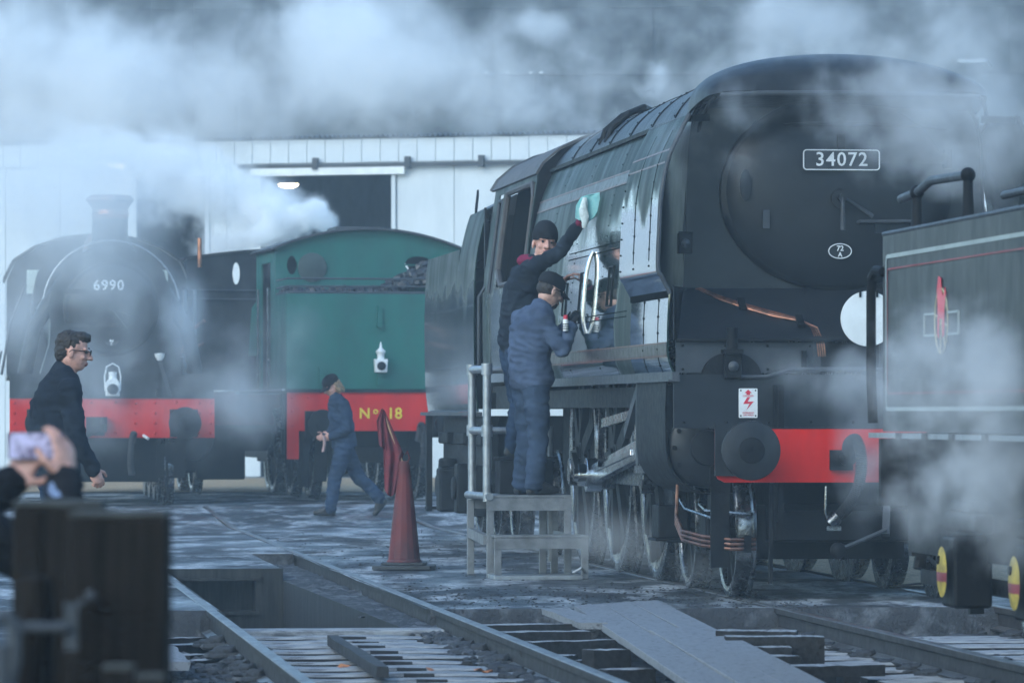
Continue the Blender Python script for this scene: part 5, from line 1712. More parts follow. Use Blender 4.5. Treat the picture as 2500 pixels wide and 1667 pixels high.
# saddle tank, boiler, chimney beyond the cab
mb = MB(); mb.prism([(-1.15, 2.0), (-1.1, 2.7), (-.8, 3.1), (0, 3.25), (.8, 3.1), (1.1, 2.7), (1.15, 2.0)], 3.4, 8.2); obj('saddle_tank', mb, M['tankgreen'], tank)
mb = MB(); mb.cyl((0, 3.3, 2.2), (0, 8.6, 2.2), .62, n=28); obj('boiler', mb, M['soot'], tank)
mb = MB(); mb.lathe([(.3, 0), (.2, .1), (.18, .45), (.24, .5), (.24, .55), (.16, .55)], (0, 8.2, 3.0), 'z', 20); obj('chimney', mb, M['soot'], tank)
for y in (1.1, 3.0, 4.9):
    for sgn in (-1, 1): wheel(tank, sgn * .745, y + .4, .62, sgn, 'spoke', ns=11)
mb = MB(); mb.span((-.68, .05, .45), (-.62, 8, 1.44)); mb.span((.62, .05, .45), (.68, 8, 1.44)); mb.span((-.6, 1.5, .7), (.6, 8, 1.3)); mb.span((-1.28, .35, .55), (-1.0, .62, .60)); mb.span((-1.28, .35, .95), (-1.0, .62, 1.0)); mb.span((-1.28, .30, .5), (-1.25, .36, 1.44)); mb.span((-1.28, .60, .5), (-1.25, .66, 1.44)); obj('main_frame', mb, M['frame'], tank)
for (aa, bb_) in (((-1.02, .1, .92), (-1.05, .3, .2)), ((1.02, .1, .92), (1.05, .3, .2)), ((-.8, .15, .9), (-.82, .2, .25))):
    mb = MB(); mb.bar(aa, bb_, .09, .18); obj('guard_iron', mb, M['frame'], tank)
R18 = Matrix.Rotation(.178, 3, 'Z')
Lp = head_lamp('white pointed top lamp on the green bunker of the No 18 locomotive', Vector((-1.76, 67, .14)) + R18 @ Vector((-.03, -.10, 1.72)), .178, True)
Lp.scale = (.68, .68, .66)

# ------------------------------------------------------------------ black tank engine half hidden on its left
bt = thing('tank_locomotive', 'dark tank locomotive in shadow between the 6990 engine and the green one', 'locomotive', (-3.92, 72.0, .14), .16)
mb = MB(); mb.span((-.78, 0, 1.0), (.95, .03, 1.47)); obj('buffer_beam', mb, M['dullred'], bt)
mb = MB(); mb.prism([(-.80, 1.5), (.95, 1.5), (.95, 2.28), (.14, 2.28), (.17, 2.50), (.25, 2.75), (.36, 2.95), (.42, 3.02), (-.80, 3.02)], .03, .06); obj('bunker_back', mb, M['soot'], bt)
mb = MB(); holed(mb, .1, -.80, .60, 2.9, lambda x: 3.40 + .14 * (1 - ((x - .9) / 1.7) ** 2), [(-.08, 3.20, .055, .16, 1.0)]); obj('cab_back', mb, M['soot'], bt, solid=.012)
for z in (2.82, 2.95):
    mb = MB(); mb.tube([(-.80, .0, z), (.34, .0, z)], .016, 6); obj('coal_rail', mb, M['greyplate'], bt)
mb = MB(); mb.loft([[(x, y, 3.42 + .14 * (1 - ((x - .9) / 1.7) ** 2)) for x in np.linspace(-.84, .9, 15)] for y in (.05, 1.2)]); obj('cab_roof', mb, M['soot'], bt, solid=.03)
for x in (-.84, -.70):
    mb = MB(); mb.tube([(x, -.05, 1.5), (x, -.05, 2.95)], .026, 8); obj('handrail', mb, M['galv'], bt)
mb = MB(); mb.box((-.78, -.05, 1.48), (.42, .16, .06)); mb.box((.35, -.1, 1.47), (.9, .16, .05)); obj('step', mb, M['galv'], bt)
mb = MB(); mb.span((-.9, .05, .5), (-.8, 6, 1.45)); mb.span((.5, .1, .5), (.9, 6, 1.45)); mb.span((-.78, .2, .62), (.98, .5, 1.0)); mb.span((-.75, .5, 1.48), (-.72, 7, 3.0)); obj('main_frame', mb, M['frame'], bt)
mb = MB(); mb.span((-.86, .05, .35), (-.60, .4, .9)); obj('step_block', mb, M['frame'], bt)
mb = MB(); mb.span((-.62, .5, .20), (.10, .8, .66)); mb.span((-.9, .6, .30), (-.6, .9, .66)); obj('brake_gear', mb, M['frame'], bt, bevel=.03)
for y in (1.4, 3.3):
    for x in (-.55, .8): wheel(bt, x, y, .60, -1, 'spoke', ns=11)
mb = MB(); mb.bar((.14, .04, 2.44), (.9, .04, 2.44), .02, .035); obj('door_bar', mb, M['frame'], bt)

# ------------------------------------------------------------------ lined black tender on the right, nearest us
RT = Vector((3.265, 27.08, 0))
nt_ = thing('tender', 'lined black locomotive tender with lion crest and handrail, in steam at the right edge', 'tender', RT, TH)
HW = 1.25
TZ0, TZ1 = 1.205, 2.275
mb = MB(); mb.loft([[(-HW, -y, z) for z in (TZ0, 1.5, 2.0, TZ1)] for y in (0, 2, 4, 6, 7.5)]); obj('tank_side', mb, M['soot'], nt_, solid=.014)
mb = MB(); mb.span((-HW, -.02, TZ0), (HW, .012, TZ1)); mb.span((HW - .01, -7.5, TZ0), (HW, 0, TZ1)); obj('tank_end', mb, M['soot'], nt_)
mb = MB(); mb.span((-HW + .02, -7.5, TZ1 - .10), (HW - .02, -.05, TZ1 - .08)); obj('tank_top', mb, M['frame'], nt_)
mb = MB(); mb.tube([(-HW, 0, TZ1), (-HW, -7.5, TZ1)], .014, 8); obj('top_bead', mb, M['greyplate'], nt_)
M['creamline'] = mk('pale_lining', (.30, .34, .33), .5, var=.1, bump=0)
def frame_line(y0, y1, z0, z1, w_, mat, off, r=.05):
    def rr(o):
        pts = []
        for (cy, cz, a0) in ((y1 - r, z1 - r, 0), (y0 + r, z1 - r, 90), (y0 + r, z0 + r, 180), (y1 - r, z0 + r, 270)):
            for k in range(6):
                a = math.radians(a0 + 90 * k / 5)
                pts.append((cy + (r + o) * math.cos(a), cz + (r + o) * math.sin(a)))
        return pts
    A, B = rr(0), rr(-w_)
    n = len(A)
    mb = MB()
    mb.add([(-HW - off, p[0], p[1]) for p in A + B], [(k, (k + 1) % n, n + (k + 1) % n, n + k) for k in range(n)])
    return obj('lining_line', mb, mat, nt_, solid=.002)
frame_line(-7.0, -.10, 1.315, 2.160, .022, M['creamline'], .011)
M['dimred'] = mk('dim_red_lining', (.22, .03, .04), .5, var=.2, bump=0)
frame_line(-6.92, -.15, 1.405, 2.085, .009, M['dimred'], .012, .03)
# crest: a wheel with a banner and a lion
EY, EZ = -1.62, 1.775
cr = MB()
for (ra, n, t) in ((.165, 40, .008),):
    cr.tube([(-HW - .012, EY + ra * math.cos(2 * PI * k / n), EZ + ra * math.sin(2 * PI * k / n)) for k in range(n)], t * .6, 5, closed=True)
for k in range(8):
    a = 2 * PI * k / 8 + .2
    cr.bar((-HW - .011, EY, EZ), (-HW - .011, EY + .17 * math.cos(a), EZ + .17 * math.sin(a)), .006, .008)
emb = obj('crest_wheel', cr, M['gilt'], nt_)
for sgn in (-1, 1):
    cr = MB()
    for (a, b) in ((( .17, .05), (.44, .05)), ((.17, -.06), (.44, -.06)), ((.44, -.06), (.44, .05))):
        cr.bar((-HW - .012, EY + sgn * a[0], EZ - .01 + a[1]), (-HW - .012, EY + sgn * b[0], EZ - .01 + b[1]), .006, .012)
    obj('crest_banner', cr, M['creamline'], nt_)
lion = [(-.12, -.10), (-.06, -.12), (-.05, -.02), (.05, -.02), (.07, -.12), (.12, -.10), (.10, .04), (.13, .12), (.08, .20), (.0, .19), (-.03, .12), (-.10, .09), (-.15, .14), (-.17, .10), (-.12, .03)]
cr = MB(); cr.prism([(EY + p[0] * .75, EZ + p[1] * 1.0 + .03) for p in lion], -HW - .016, -HW - .013, axis='x'); obj('crest_lion', cr, M['signred'], nt_)
# handrail at the end, rails on top
mb = MB(); mb.tube([(-HW - .01, -.03, 2.07), (-HW - .035, .05, 2.08), (-HW - .04, .14, 2.04), (-HW - .04, .17, 1.95), (-HW - .04, .17, 1.5), (-HW - .03, .17, 1.25)], .028, 10); obj('end_handrail', mb, M['frame'], nt_)
for y in (-.62, -1.95):
    mb = MB(); mb.lathe([(.045, 0), (.032, .05), (.026, .15), (.026, .23)], (-HW + .06, y, TZ1 - .01), 'z', 14); mb.sphere((-HW + .06, y, TZ1 + .20 + (.0 if y > -1 else .03)), .04, 12); obj('rail_post', mb, M['frame'], nt_)
mb = MB(); mb.tube([(-HW + .06, -.18, TZ1 + .185), (-HW + .06, -.62, TZ1 + .20), (-HW + .06, -1.0, TZ1 + .245), (-HW + .06, -1.95, TZ1 + .23)], .024, 10); obj('top_rail', mb, M['greyplate'], nt_)
mb = MB(); mb.tube([(-HW + .45, -1.0, TZ1 + .17), (-HW + .45, -7, TZ1 + .20)], .022, 10); mb.sphere((-HW + .45, -2.2, TZ1 + .17), .04, 10); mb.cyl((-HW + .45, -2.2, TZ1 - .05), (-HW + .45, -2.2, TZ1 + .17), .024, n=10); obj('top_rail', mb, M['greyplate'], nt_)
mb = MB(); mb.tube([(-HW + .10, -.25, TZ1), (-HW + .08, -.55, TZ1 + .16)], .010, 6); obj('rail_stay', mb, M['frame'], nt_)
# footplate edge, frames, axleboxes with yellow covers
mb = MB(); mb.span((-HW - .05, -7.5, TZ0 - .035), (HW + .05, .20, TZ0 - .008)); obj('footplate', mb, M['galv'], nt_)
mb = MB()
for y in (-.7, -1.4, -2.1, -2.9): mb.box((-HW - .053, y, TZ0 - .022), (.02, .10, .034))
obj('footplate_bolt', mb, M['frame'], nt_, kind='stuff')
mb = MB(); mb.span((-1.10, -7.4, .55), (-1.05, .10, TZ0 - .04)); mb.span((1.05, -7.4, .55), (1.10, .10, TZ0 - .04)); mb.span((-1.0, -7.3, .8), (1.0, .05, TZ0 - .05)); mb.span((-1.25, .10, .80), (1.25, .16, TZ0 - .04)); mb.span((-1.05, -7.3, .38), (-1.0, .0, .46)); obj('tender_frame', mb, M['frame'], nt_)
for sgn in (-1, 1): 
    b_ = MB(); b_.lathe([(.14, .16), (.11, .4), (.11, .46)], (sgn * .865, 0, 1.0), 'y', 20); b_.lathe([(.10, .46), (.20, .48), (.205, .50), (.19, .515), (.001, .52)], (sgn * .865, 0, 1.0), 'y', 28); obj('buffer', b_, M['frame'], nt_)
AX = []
for i, (px, py_) in enumerate(((2294, 1391), (2470, 1417))):
    # where the ray meets the outer face of the axleboxes
    a = (px - 1250) / FPX
    off = -HW - .06
    # X = RT.x + off*cos - y*(-sin)...: local y = s -> world = RT + R(off, s)
    s = (a * RT.y + a * off * math.sin(TH) - RT.x - off * math.cos(TH)) / (-math.sin(TH) - a * math.cos(TH))
    AX.append(s)
AX.append(AX[1] - 1.75)
for y in AX:
    mb = MB(); mb.box((-1.17, y, .50), (.20, .32, .36)); mb.box((-1.16, y, .75), (.10, .80, .10)); mb.box((-1.16, y, .83), (.10, .5, .06)); ab = obj('axle_box', mb, M['frame'], nt_, bevel=.02)
    mb = MB(); mb.lathe([(.128 - .128 * q / 16, -.031 - .014 * math.sin(q / 16 * PI / 2)) for q in range(16)] + [(.001, -.045)], (-1.27, y, .50), 'x', 72)
    me = mb.mesh('yellow_cover')
    for q in me.polygons: q.material_index = 1 if .452 < q.center.z < .500 else 0
    obj('yellow_cover', me, [M['yellow'], M['dimred']], ab, ang=50)
    mb = MB(); mb.cyl((-1.3, y + .02, .56), (-1.322, y + .02, .56), .022, n=12); obj('cover_nut', mb, M['frame'], ab)
    for sgn in (-1, 1): wheel(nt_, sgn * .745, y, .50, sgn, 'spoke', ns=10)
mb = MB(); mb.span((-1.2, -3.9, .12), (-1.05, -3.6, .65)); mb.bar((-1.12, -3.3, .9), (-1.12, -3.5, .15), .06, .12); obj('brake_hanger', mb, M['frame'], nt_)
mb = MB(); mb.tube([(-.9, .25, .9), (-.95, .35, .7), (-1.0, .3, .45)], .035, 8); mb.bar((-.7, .3, .9), (-.68, .3, .2), .05, .08); mb.box((-.9, .3, .62), (.3, .1, .2)); obj('front_step', mb, M['frame'], nt_)
vac_pipe(nt_, [(-.35, .16, 1.0), (-.36, .30, 1.08), (-.38, .34, .95), (-.40, .32, .68), (-.44, .3, .5)], .042)

# ------------------------------------------------------------------ metal work steps
ST = Vector((-.20, 39.32, 0))
sp_ = thing('work_steps', 'grey metal two tread work steps with tubular handrail on the left', 'steps', ST, TH)
PW, PDp, PZt = .68, .95, .655
def tread(name, x0, x1, y0, y1, z, fh=.10):
    mb = MB(); mb.span((x0, y0, z - .02), (x1, y1, z)); o = obj(name, mb, M['alu'], sp_, bevel=.004)
    mb = MB(); mb.span((x0, y0 - .006, z - .022 - fh), (x1, y0 + .012, z - .022)); obj('tread_apron', mb, M['alu'], sp_); mb = MB(); mb.span((x0, y1 - .012, z - .022 - fh), (x1, y1, z - .022)); obj('tread_apron', mb, M['alu'], sp_)
    return o
tread('tread', 0, PW, 0, PDp, PZt, .10)
tread('tread', .03, .77, -.32, -.01, .345, .085)
for (x, y, z) in ((.03, .03, PZt - .02), (PW - .03, .03, PZt - .02), (-.03, PDp, PZt), (PW - .03, PDp - .03, PZt - .02), (.055, -.29, .32), (.745, -.29, .32), (.50, .45, .6)):
    mb = MB(); mb.span((x - .028, y - .028, 0), (x + .028, y + .028, z)); obj('leg', mb, M['alu'], sp_, bevel=.004)
mb = MB(); mb.bar((.0, .03, .30), (-.03, PDp, .34), .05, .08); mb.bar((.73, -.29, .30), (.65, PDp, .33), .03, .06); obj('side_brace', mb, M['alu'], sp_)
for (x, y) in ((.005, .04), (-.02, .93)):
    mb = MB(); mb.cyl((x, y, PZt - .05), (x, y, 1.655), .033, n=14); obj('handrail_post', mb, M['galv'], sp_)
for z in (1.655, 1.165):
    mb = MB()
    mb.cyl((.005, .04, z), (-.02, .93, z), .032, n=14); mb.cyl((-.02, .93, z), (.42, .94, z), .028, n=14)
    obj('handrail', mb, M['galv'], sp_)
    for (x, y) in ((.005, .04), (-.02, .93)):
        mb = MB(); mb.cyl((x, y, z - .045), (x, y, z + .045), .045, n=14); obj('rail_clamp', mb, M['galv'], sp_)
mb = MB(); mb.cyl((.02, -.03, PZt - .01), (-.05, .98, PZt - .01), .03, n=12); obj('kick_rail', mb, M['galv'], sp_)
mb = MB(); mb.cyl((.62, .93, .1), (.62, .93, 1.2), .022, n=10); obj('rear_post', mb, M['alu'], sp_)
pal = thing('metal_sheet', 'flat wet metal sheet lying on the ground under the work steps', 'metal sheet', Vector((.02, 39.2, .0)), TH)
mb = MB(); mb.span((-.20, -.35, .0), (.50, .12, .035)); mb.tube([(.44, -.2, .05), (.50, -.24, .09), (.54, -.18, .05)], .014, 6); obj('sheet_plate', mb, M['galv'], pal, bevel=.006)
bxs = thing('step_box', 'black box on the work steps behind the boiler suit man', 'box', Vector((.02, 39.97, PZt)), TH)
mb = MB(); mb.span((-.14, -.16, 0.003), (.30, .16, .27)); bo = obj('box_body', mb, M['black'], bxs, bevel=.012)
mb = MB(); mb.span((-.15, -.17, .27), (.31, .17, .30)); obj('box_lid', mb, M['black'], bxs, bevel=.01)

# ------------------------------------------------------------------ tall faded cone with a flag
CL = gp(987, 1388, 0)
cn = thing('traffic_cone', 'tall faded red traffic cone standing beside the pit rail', 'cone', CL)
mb = MB(); mb.lathe([(.145, .055), (.150, .06), (.143, .075), (.135, .08), (.112, .30), (.085, .55), (.055, .80), (.05, .83), (.052, .86), (.040, .90), (.032, .905)], n=14); obj('cone_body', mb, M['cone'], cn, ang=25)
mb = MB(); mb.prism([(-.265, -.22), (-.22, -.265), (.22, -.265), (.265, -.22), (.265, .22), (.22, .265), (-.22, .265), (-.265, .22)], 0, .035, axis='z'); mb.prism([(-.19, -.16), (-.16, -.19), (.16, -.19), (.19, -.16), (.19, .16), (.16, .19), (-.16, .19), (-.19, .16)], .035, .057, axis='z'); obj('cone_base', mb, M['rubber'], cn, bevel=.008)
mb = MB()
for s_ in (-1, 1): mb.tube([(s_ * .02, 0, .88), (s_ * .045, -.02, .93), (s_ * .025, -.03, .99), (s_ * .01, 0, .96)], .008, 6)
obj('cone_loop', mb, M['cone'], cn)
fl = thing('flag', 'dark red flag rolled on a wooden stick stuck in the top of the cone', 'flag', CL + Vector((0, 0, .90)))
mb = MB(); mb.tube([(.0, 0, -.06), (-.06, 0, .12), (-.19, .01, .44)], .011, 8); M['stick'] = mk('pale_wooden_stick', (.42, .29, .16), .7); obj('stick', mb, M['stick'], fl)
def drape(x0, x1, zt, zb, ztip, ny, amp, name, depth):
    """a hanging strip of cloth: outline from two side curves, with vertical folds"""
    mb = MB()
    secs = []
    for i in range(19):
        t = i / 18
        a, b = x0(t), x1(t)
        sec = []
        for k in range(21):
            s = k / 20
            z = zt(s) + (zb(s) - zt(s)) * t
            sec.append((a + (b - a) * s, depth + amp * math.sin(s * ny + 1.3 * t) * (.35 + .65 * t) + .02 * s, z))
        secs.append(sec)
    mb.loft(secs)
    return obj(name, mb, M['flag'], fl, solid=.006, ang=80)
drape(lambda t: -.19 - .05 * min(1, t * 3) + .03 * t, lambda t: -.17 + .02 * t, lambda s: .44 - .02 * s, lambda s: .14 - .05 * s, 0, 9, .018, 'cloth_fold', -.03)
drape(lambda t: -.185 + .02 * t, lambda t: -.165 + .155 * min(1, t * 1.9) - .13 * max(0, t - .53), lambda s: .445 - .02 * s, lambda s: -.23 - .05 * math.sin(s * 3.1) - .02 * s, 0, 12, .022, 'cloth', -.015)
# ------------------------------------------------------------------ blurred fence posts close to the camera
def post(label, px0, px1, pyt, Y, dep=.16, ry=0.0):
    s = FPX / Y
    w_ = (px1 - px0) / s
    top = CAM_H - (pyt - HORY) / s
    p = thing('gate_post', label, 'post', (((px0 + px1) / 2 - 1250) / s, Y, -.3), ry)
    h = top + .3
    mb = MB(); mb.span((-w_ / 2, 0, 0), (w_ / 2, dep, h - .012)); obj('post_shaft', mb, M['darkwood'], p, bevel=.008)
    mb = MB(); mb.span((-w_ / 2, 0.0, h - .012), (w_ / 2, dep, h)); obj('post_top', mb, M['postcap'], p, bevel=.004)
    return p
post('left square dark timber post at the lower left corner, blurred', 30, 250, 1222, 9.9)
post('right wider dark timber post in the lower left foreground, blurred', 168, 406, 1247, 9.1)
def pipe_post(label, px, r, pyt, Y, mat):
    s = FPX / Y
    p = thing('bollard', label, 'bollard', ((px - 1250) / s, Y, -.3))
    top = CAM_H - (pyt - HORY) / s + .3
    mb = MB(); mb.lathe([(r, 0), (r, top - .03), (r * .96, top - .014), (r * .75, top - .003), (.001, top)], n=24); obj('bollard_body', mb, M[mat], p, ang=50)
    return p
pipe_post('round topped dark bollard in front of the left foreground post', 86, .034, 1403, 8.9, 'darkwood')
def s8(px, py_, Y): return at(px, py_, Y)
gt = thing('gate_latch', 'grey galvanised gate bar and hinge between the blurred foreground posts', 'gate latch', s8(110, 1530, 8.8))
mb = MB(); mb.cyl((-.040, 0, 0), (.040, 0, 0), .010, n=12); obj('latch_bar', mb, M['greyplate'], gt)
mb = MB(); mb.box((.045, .02, .0), (.022, .02, .085)); obj('latch_plate', mb, M['greyplate'], gt)
gh = thing('gate_fitting', 'pale galvanised hinge at the left edge below the blurred posts', 'gate fitting', s8(18, 1545, 8.8))
mb = MB(); mb.tube([(-.03, 0, .02), (0, 0, .03), (.014, 0, .015), (.012, 0, -.05), (0, 0, -.10)], .014, 8); mb.cyl((-.01, 0, -.02), (-.01, 0, -.12), .02, n=10); obj('hinge_strap', mb, M['greyplate'], gh)
for (px, py_, w_, lb) in ((288, 1622, .052, 'small square fence stake in front of the right blurred post, left one'), (365, 1645, .05, 'small square fence stake in front of the right blurred post, right one')):
    p0 = s8(px, py_, 8.6)
    pk = thing('fence_stake', lb, 'stake', (p0.x, p0.y, -.3), 0, 'small stakes in front of the blurred posts')
    mb = MB(); mb.span((-w_ / 2, 0, 0), (w_ / 2, .05, p0.z + .3 - .008)); obj('stake_shaft', mb, M['darkwood'], pk, bevel=.004)
    mb = MB(); mb.span((-w_ / 2, 0, p0.z + .3 - .008), (w_ / 2, .05, p0.z + .3)); obj('stake_top', mb, M['postcap'], pk)
mb = MB()
p0 = s8(215, 1460, 9.05)
kn = thing('bolt_head', 'small shiny bolt heads on the face of the right blurred post', 'bolt', p0)
mb = MB(); mb.lathe([(.010, .02), (.010, -.012), (.001, -.016)], (.005, 0, .006), 'y', 10); mb.lathe([(.008, .02), (.008, -.010), (.001, -.012)], (-.012, 0, -.008), 'y', 10); obj('bolt_pair', mb, M['greyplate'], kn)
# ------------------------------------------------------------------ people
def V(*a): return Vector(a)
class Body:
    def __init__(s):
        s.p = []                         # (kind, a, b, ra, rb, material, R)
    def cap(s, a, b, ra, rb=None, m=0):
        s.p.append(('c', Vector(a), Vector(b), ra, ra if rb is None else rb, m, None)); return s
    def ell(s, c, r, m=0, R=None):
        s.p.append(('e', Vector(c), Vector(r), 0, 0, m, R if R is not None else Matrix.Identity(3))); return s
    def build(s, voxel, it=6, fold=0.0, seed=0, foldmats=()):
        mb = MB()
        for (k, a, b, ra, rb, m, R) in s.p:
            if k == 'c':
                n = 5 if (b - a).length < .1 else 9
                n = max(3, int((b - a).length / (min(ra, rb) * .55)) + 1)
                for i in range(n):
                    t = i / (n - 1)
                    mb.sphere(a.lerp(b, t), ra + (rb - ra) * t, 12)
            else:
                mb.sphere(a, 1.0, 18, sc=tuple(b), R=R)
        me = mb.mesh('t')
        o = bpy.data.objects.new('t', me)
        COL.objects.link(o)
        md = o.modifiers.new('r', 'REMESH')
        md.mode = 'VOXEL'
        md.voxel_size = voxel
        dg = bpy.context.evaluated_depsgraph_get()
        out = bpy.data.meshes.new_from_object(o.evaluated_get(dg))
        bpy.data.objects.remove(o)
        bpy.data.meshes.remove(me)
        nv = len(out.vertices)
        co = np.empty(nv * 3); out.vertices.foreach_get('co', co); co = co.reshape(-1, 3)
        e = np.empty(len(out.edges) * 2, dtype=np.int64); out.edges.foreach_get('vertices', e); e = e.reshape(-1, 2)
        deg = np.bincount(e.ravel(), minlength=nv).astype(float)[:, None]
        for _ in range(it):
            acc = np.zeros_like(co)
            for a_, b_ in ((0, 1), (1, 0)):
                for d in range(3):
                    acc[:, d] += np.bincount(e[:, a_], weights=co[e[:, b_], d], minlength=nv)
            co += .55 * (acc / np.maximum(deg, 1) - co)
        faces = [tuple(p.vertices) for p in out.polygons]
        fc = np.array([co[list(f)].mean(axis=0) for f in faces])
        best = np.full(len(faces), 1e9); mi = np.zeros(len(faces), dtype=int)
        bv = np.full(nv, 1e9); mv = np.zeros(nv, dtype=int)
        for (k, a, b, ra, rb, m, R) in s.p:
            for (P, bst, mm) in ((fc, best, mi), (co, bv, mv)):
                if k == 'c':
                    A, B = np.array(a), np.array(b)
                    d = B - A
                    L = max(1e-9, d @ d)
                    t = np.clip(((P - A) @ d) / L, 0, 1)
                    dist = np.linalg.norm(P - (A + t[:, None] * d), axis=1) - (ra + (rb - ra) * t)
                else:
                    Rm = np.array(R)
                    q = (P - np.array(a)) @ Rm
                    r = np.array(b)
                    k0 = np.linalg.norm(q / r, axis=1)
                    dist = (k0 - 1) * r.min()
                w_ = dist < bst
                bst[w_] = dist[w_]; mm[w_] = m
        if fold:
            nrm = np.empty(nv * 3); out.vertices.foreach_set('co', co.ravel()); out.update()
            out.vertex_normals[0]
            nrm = np.array([v.vector for v in out.vertex_normals])
            for i in range(nv):
                if mv[i] in foldmats:
                    p = Vector(co[i])
                    q = p + Vector((mnoise.noise(p * 5 + Vector((seed, 0, 0))), mnoise.noise(p * 5 + Vector((0, seed, 3))), 0)) * .06
                    n_ = mnoise.noise(Vector((q.x * 8 + q.z * 5, q.y * 8 - q.z * 4, q.z * 13 + seed)))
                    n2 = mnoise.noise(Vector((q.x * 19, q.y * 19 + q.z * 9, q.z * 30 + seed)))
                    co[i] += nrm[i] * fold * ((1 - abs(n_) * 2.2) + .45 * n2 - .3)
        bpy.data.meshes.remove(out)
        return co, faces, mi

def basis(f, up=Vector((0, 0, 1))):
    f = Vector(f).normalized()
    r = f.cross(up).normalized()
    u = r.cross(f)
    return f, r, u

def head_prims(B, c, f, up, m_skin, m_eye, m_lip, hs=1.0):
    """skull, jaw, nose, ears, brow as shapes to be merged; c is the middle of the head"""
    f, r, u = basis(f, up)
    R = Matrix((r, f, u)).transposed()
    P = lambda x, y, z: c + (r * x + f * y + u * z) * hs
    B_ = B
    class S:
        def ell(q, a, rr, m, R_=None): B_.ell(a, tuple(x * hs for x in rr), m, R_)
        def cap(q, a, b, r0, r1, m): B_.cap(a, b, r0 * hs, r1 * hs, m)
    B = S()
    B.ell(P(0, -.012, .035), (.074, .094, .085), m_skin, R)
    B.ell(P(0, .020, -.030), (.062, .070, .080), m_skin, R)
    B.ell(P(0, .040, -.074), (.044, .042, .032), m_skin, R)      # chin, jaw
    B.ell(P(0, -.01, -.05), (.060, .062, .05), m_skin, R)
    B.cap(P(0, .088, .018), P(0, .112, -.022), .010, .014, m_skin)      # nose
    for s in (-1, 1):
        B.ell(P(s * .016, .098, -.025), (.010, .012, .009), m_skin, R)
        B.ell(P(s * .034, .072, .028), (.024, .012, .008), m_skin, R)   # brow ridge
        B.ell(P(s * .040, .064, -.022), (.020, .018, .016), m_skin, R)  # cheek
        B.ell(P(s * .077, -.008, -.010), (.010, .020, .032), m_skin, R) # ear
    B.ell(P(0, .090, -.052), (.022, .010, .007), m_lip, R)
    B.ell(P(0, .087, -.064), (.020, .010, .007), m_lip, R)
    return P, R

def hand_prims(B, w_, d, palm, thumb, curl, m, curl2=None, sc=1.0, spread=.0):
    """w_ wrist, d direction of the fingers, palm: direction the palm looks, thumb: lateral direction of the thumb side"""
    d = Vector(d).normalized(); palm = Vector(palm); palm = (palm - d * palm.dot(d)).normalized()
    t = Vector(thumb); t = (t - d * t.dot(d) - palm * t.dot(palm)).normalized()
    R = Matrix((t, d, palm)).transposed()
    B.ell(w_ + d * .048 * sc, (.042 * sc, .055 * sc, .017 * sc), m, R)
    B.cap(w_ - d * .03 * sc, w_ + d * .03 * sc, .024 * sc, .026 * sc, m)
    lens = (.072, .080, .074, .058)
    for i in range(4):
        off = (.030 - .020 * i) * sc
        base = w_ + d * (.088 - (.004 if i in (0, 3) else 0) - (.006 if i == 3 else 0)) * sc + t * off
        ang = curl * (1 + .12 * i)
        q = base
        for k, fr in enumerate((.45, .32, .26)):
            a = ang * (.75 + .9 * k)
            dd = (d * math.cos(a) + palm * math.sin(a) + t * spread * (1.5 - i) * .1).normalized()
            q2 = q + dd * lens[i] * fr * sc
            B.cap(q, q2, (.0092 - .0009 * k) * sc, (.0086 - .0009 * k) * sc, m)
            q = q2
    b0 = w_ + d * .025 * sc + t * .032 * sc
    b1 = b0 + (t * .75 + d * .6 + palm * .3).normalized() * .042 * sc
    b2 = b1 + (t * .25 + d * .8 + palm * (.3 + curl * .3)).normalized() * .034 * sc
    B.cap(b0, b1, .014 * sc, .011 * sc, m)
    B.cap(b1, b2, .0105 * sc, .009 * sc, m)

def join_parts(parts):
    v, f, mi = [], [], []
    for (co, fs, m) in parts:
        b = len(v)
        v += [tuple(c) for c in co]
        f += [tuple(i + b for i in q) for q in fs]
        mi += list(m)
    return v, f, mi

